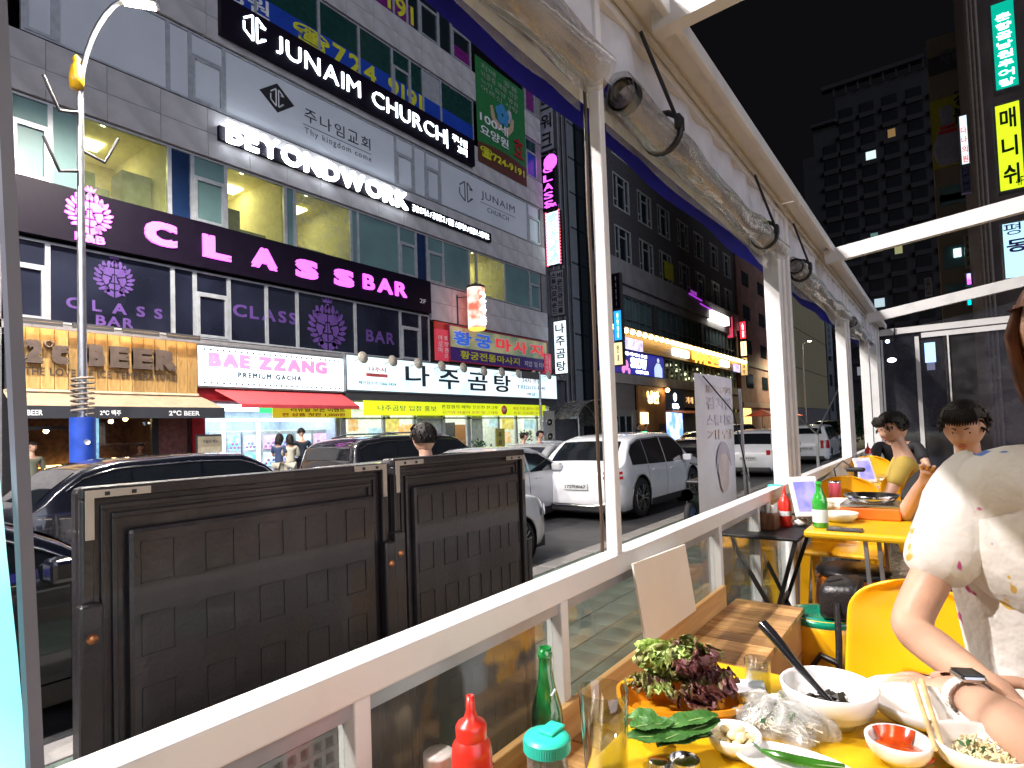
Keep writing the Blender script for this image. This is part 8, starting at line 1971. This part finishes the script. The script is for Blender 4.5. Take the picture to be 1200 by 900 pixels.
g = MB(); g.ico((q.x,q.y,SZ+.022), .032, 2, (1.1,1,.6)); g.v = [tuple(Vector(v)+Vector((rr.uniform(-1,1),rr.uniform(-1,1),rr.uniform(-.5,1)))*.008) for v in g.v]; g.build('wad', pm('tissue_white', (.75,.73,.7), .8), t)
def tablet(u, v, z, lab, s=1.0, yaw=0):
    q = onZ(u, v, z); t = thing('order_tablet', tuple(q), lab, 'tablet'); M_ = Matrix.Translation(q) @ Matrix.Rotation(yaw,4,'Z') @ Matrix.Rotation(R(-22),4,'X')
    MB().bbox(-.075*s,.075*s,-.008,.008,0,.22*s,.006).xf(M_).build('frame', pm('tablet_white', (.7,.7,.72), .35), t)
    MB().box(-.055*s,.055*s,-.0095,-.0082,.03*s,.19*s).xf(M_).build('screen', em('violet_screen_b', (.15,.15,.7), .6, (.6,.5,.8), 14), t)
    MB().bbox(-.06*s,.06*s,0,.10*s,0,.01,.004).xf(Matrix.Translation(q) @ Matrix.Rotation(yaw,4,'Z')).build('stand', K['black'], t)
tablet(950, 606, TZ, 'white tablet with a violet screen leaning beside the soju bottle', 1.0, R(35))
tablet(1018, 566, TZ, 'second white tablet tilted near the far tables', .95, R(40))
q = onZ(962, 618, TZ); t = bottle('soju_bottle', 'green soju bottle with a white label on the second table', q, .215, pm('bright_green_glass', (.03,.34,.04), .08, coat=1, spec=.8), None, pm('soju_label', (.68,.74,.70), .5), .033)
def bowl2(u, v, z, lab, r=.075, h=.035, n=1):
    for i in range(n):
        q = onZ(u, v, z); q.z = z+i*.018
        t = thing('stacked_bowl' if n > 1 else 'pale_bowl', tuple(q), lab[i] if isinstance(lab, list) else lab, 'bowl')
        MB().lathe([(0,.003),(r*.6,0),(r*.9,h*.5),(r,h),(r*.96,h),(r*.86,h*.5),(r*.5,.006),(0,.006)], tuple(q), 32).build('bowl_body', pm('cream_melamine', (.78,.74,.60), .35) if 'cm' not in K else K['cm'], t)
K['cm'] = pm('cream_melamine', (.78,.74,.60), .35)
bowl2(984, 611, TZ, 'wide cream bowl nearest on the second table', .085, .045)
bowl2(985, 600, TZ, ['lower of two nested cream bowls on the second table','upper of two nested cream bowls on the second table'], .085, .05, 2)
q = onZ(990, 622, TZ); t = thing('dark_phone', tuple(q), 'dark phone lying on the near edge of the second table', 'phone'); MB().bbox(q.x-.07,q.x+.07,q.y-.036,q.y+.036,TZ+.001,TZ+.010,.003).build('phone_body', pm('phone_grey', (.05,.05,.055), .25), t)
q = onZ(1020, 609, TZ); t = thing('gas_burner', tuple(q), 'orange portable gas burner with a steel pan at the second table', 'stove')
MB().bbox(q.x-.13,q.x+.13,q.y-.02,q.y+.22,TZ,TZ+.06,.008).build('burner_case', pm('orange_enamel', (.72,.16,.02), .35), t); MB().bbox(q.x-.13,q.x+.13,q.y-.02,q.y+.22,TZ+.061,TZ+.075,.004).build('steel_top', K['steel'], t); MB().lathe([(0,0),(.10,0),(.12,.03),(.125,.03),(.10,-.002)], (q.x,q.y+.1,TZ+.085), 30).build('pan', K['steel'], t)
q = onZ(979, 584, TZ); t = thing('pink_can', (q.x,q.y,TZ), 'short pink tin on the far side of the second table', 'can'); MB().lathe([(0,0),(.036,0),(.036,.10),(.034,.105),(0,.105)], (q.x,q.y,TZ), 26).build('can_body', pm('pink_tin', (.62,.10,.14), .35), t)
MB().lathe([(.037,.10),(.037,.112),(0,.112)], (q.x,q.y,TZ), 26).build('lid', K['steel'], t)
q = onZ(1006, 606, TZ); tumbler('shot_glass', 'tiny glass between the cream bowls and the burner', q, .022, .05)
q = onZ(1004, 572, TZ); t = thing('black_fan_clip', tuple(q), 'black camera like gadget with a looping cable at the far end of the second table', 'gadget')
MB().bbox(q.x-.06,q.x+.06,q.y-.03,q.y+.03,TZ+.12,TZ+.15,.01).build('head', K['black'], t); MB().tube([(q.x,q.y,TZ),(q.x,q.y,TZ+.12)], .012).build('stem', K['black'], t)
MB().tube([(q.x,q.y,TZ+.13),(q.x-.08,q.y,TZ+.2),(q.x-.14,q.y,TZ+.14),(q.x-.12,q.y-.02,TZ+.02)], .006, 6).build('cable', K['black'], t)
t3 = thing('yellow_folding_table', (-.1, 6.0, DECK), 'third yellow table farthest back with scattered dishes', 'table'); MB().bbox(-.55, .3, 5.3, 6.3, TZ-.035, TZ, .012).build('table_top', K['ytab'], t3)
for (x, y) in ((-.45,5.4),(.2,5.4),(-.45,6.2),(.2,6.2)): MB().bar((x,y,DECK),(x,y,TZ-.03), .028, .016).build('leg', K['metal'], t3)
for i,(x,y) in enumerate(((-.4,5.5),(-.2,5.7),(-.35,5.9))):
    t = thing('pale_bowl', (x,y,TZ), ['first','second','third'][i]+' small pale dish on the farthest yellow table', 'bowl'); MB().lathe([(0,.003),(.04,0),(.07,.03),(.065,.03),(.03,.006),(0,.006)], (x,y,TZ), 24).build('bowl_body', K['cm'], t)
t = thing('paper_sheet', (-.75, 5.5, 1.45), 'curled white sheet hung over the railing past the wide post', 'paper')
a_, b3_, c_, d_ = onX(940,586,-.78), onX(985,543,-.80), onX(1004,570,-.74), onX(978,592,-.74)
MB().grid(lambda a, b: tuple(a_.lerp(b3_, a).lerp(d_.lerp(c_, a), b)+Vector((.0,0,.02*math.sin(a*3)*b))), 10, 6).build('sheet', pm('curled_paper', (.72,.70,.66), .6), t)
# outside beyond the rail: yellow chair, blue bag, scooter, bars
chair('yellow plastic chair outside the railing right of the printed banner', (-1.35, 4.9, .15), R(200), pm('yellow_chair_plastic', (.80,.55,.01), .35, coat=.2), group=None)
p = onX(972, 570, -2.2); t = thing('blue_rubbish_bag', (-2.2, p.y, .15), 'bright blue plastic bag tied beside a white sack outside', 'bag')
def lump(c, r, sc, m, nm, seed):
    g = MB(); g.ico(c, r, 3, sc); r_ = random.Random(seed); P_ = [r_.random()*6 for _ in range(4)]
    g.v = [tuple(Vector(c)+(Vector(v)-Vector(c))*(1+.10*math.sin(14*v[0]+P_[0]+9*v[2])+.08*math.sin(23*v[1]+P_[1]-12*v[2]))) for v in g.v]; return g.build(nm, m, t)
h_ = p.z-.15
lump((-2.2,p.y,.15+h_*.55), .26, (1,1,1.5), pm('blue_bag_plastic', (.03,.20,.62), .25, coat=.5, bump=.6, bscale=20), 'bag_body', 1)
t = thing('white_sack', (-2.25, p.y-.5, .15), 'white sack left of the blue plastic bag outside', 'bag'); lump((-2.25,p.y-.5,.15+h_*.55), .26, (.9,1,1.6), pm('white_sack', (.55,.55,.55), .6, bump=.6, bscale=20), 'sack_body', 5)
t = thing('bar_stand', (-1.9, 7.0, .15), 'white tripod stand with two thin bars forming a v past the wide post', 'stand')
c0_ = onX(957,508,-1.9); MB().bar((-1.9,c0_.y,.15), c0_, .045).build('post', K['metal'], t); MB().bar(c0_, onX(984,453,-1.9), .022).build('bar', K['metal'], t); MB().bar(c0_, onX(915,470,-1.9), .022).build('bar', K['metal'], t)
sc_ = thing('motor_scooter', (-3.3, 9.6, .13), 'dark parked scooter showing one wheel right of the banner', 'scooter')
for i, y in enumerate((9.1, 10.2)):
    wv = MB().lathe([(.16,-.04),(.22,-.045),(.25,0),(.22,.045),(.16,.04)], (0,0,0), 28).xf(Matrix.Translation((-3.3,y,.38)) @ Matrix.Rotation(R(90),4,'Y')).build('wheel', K['tyre'], sc_)
    MB().lathe([(0,-.02),(.15,-.03),(.15,.03),(0,.02)], (0,0,0), 18).xf(Matrix.Translation((-3.3,y,.38)) @ Matrix.Rotation(R(90),4,'Y')).build('rim', pm('blue_grey_rim', (.10,.16,.3), .3, .5) if i == 0 else K['rim'], wv)
g = MB(); g.grid(lambda a, b: (-3.3+.16*math.cos(2*math.pi*a)*(.6+.4*math.sin(math.pi*b)), 8.95+1.3*b, .60+.16*math.sin(2*math.pi*a)*(.5+.5*math.sin(math.pi*b*.9+.2))+.12*math.cos(b*6)), 16, 14, True, True); g.build('body_shell', pm('dark_scooter_paint', (.012,.012,.014), .2, coat=1), sc_)
MB().tube([(-3.3,10.2,.38),(-3.3,10.05,.9),(-3.3,10.0,1.12)], .03).build('steering_column', K['black'], sc_); MB().tube([(-3.6,9.95,1.15),(-3.3,10.0,1.12),(-3.0,9.95,1.15)], .016).build('handlebar', K['black'], sc_)
MB().bbox(-3.42,-3.18,9.2,9.8,.86,.93,.03).build('seat', K['black'], sc_)
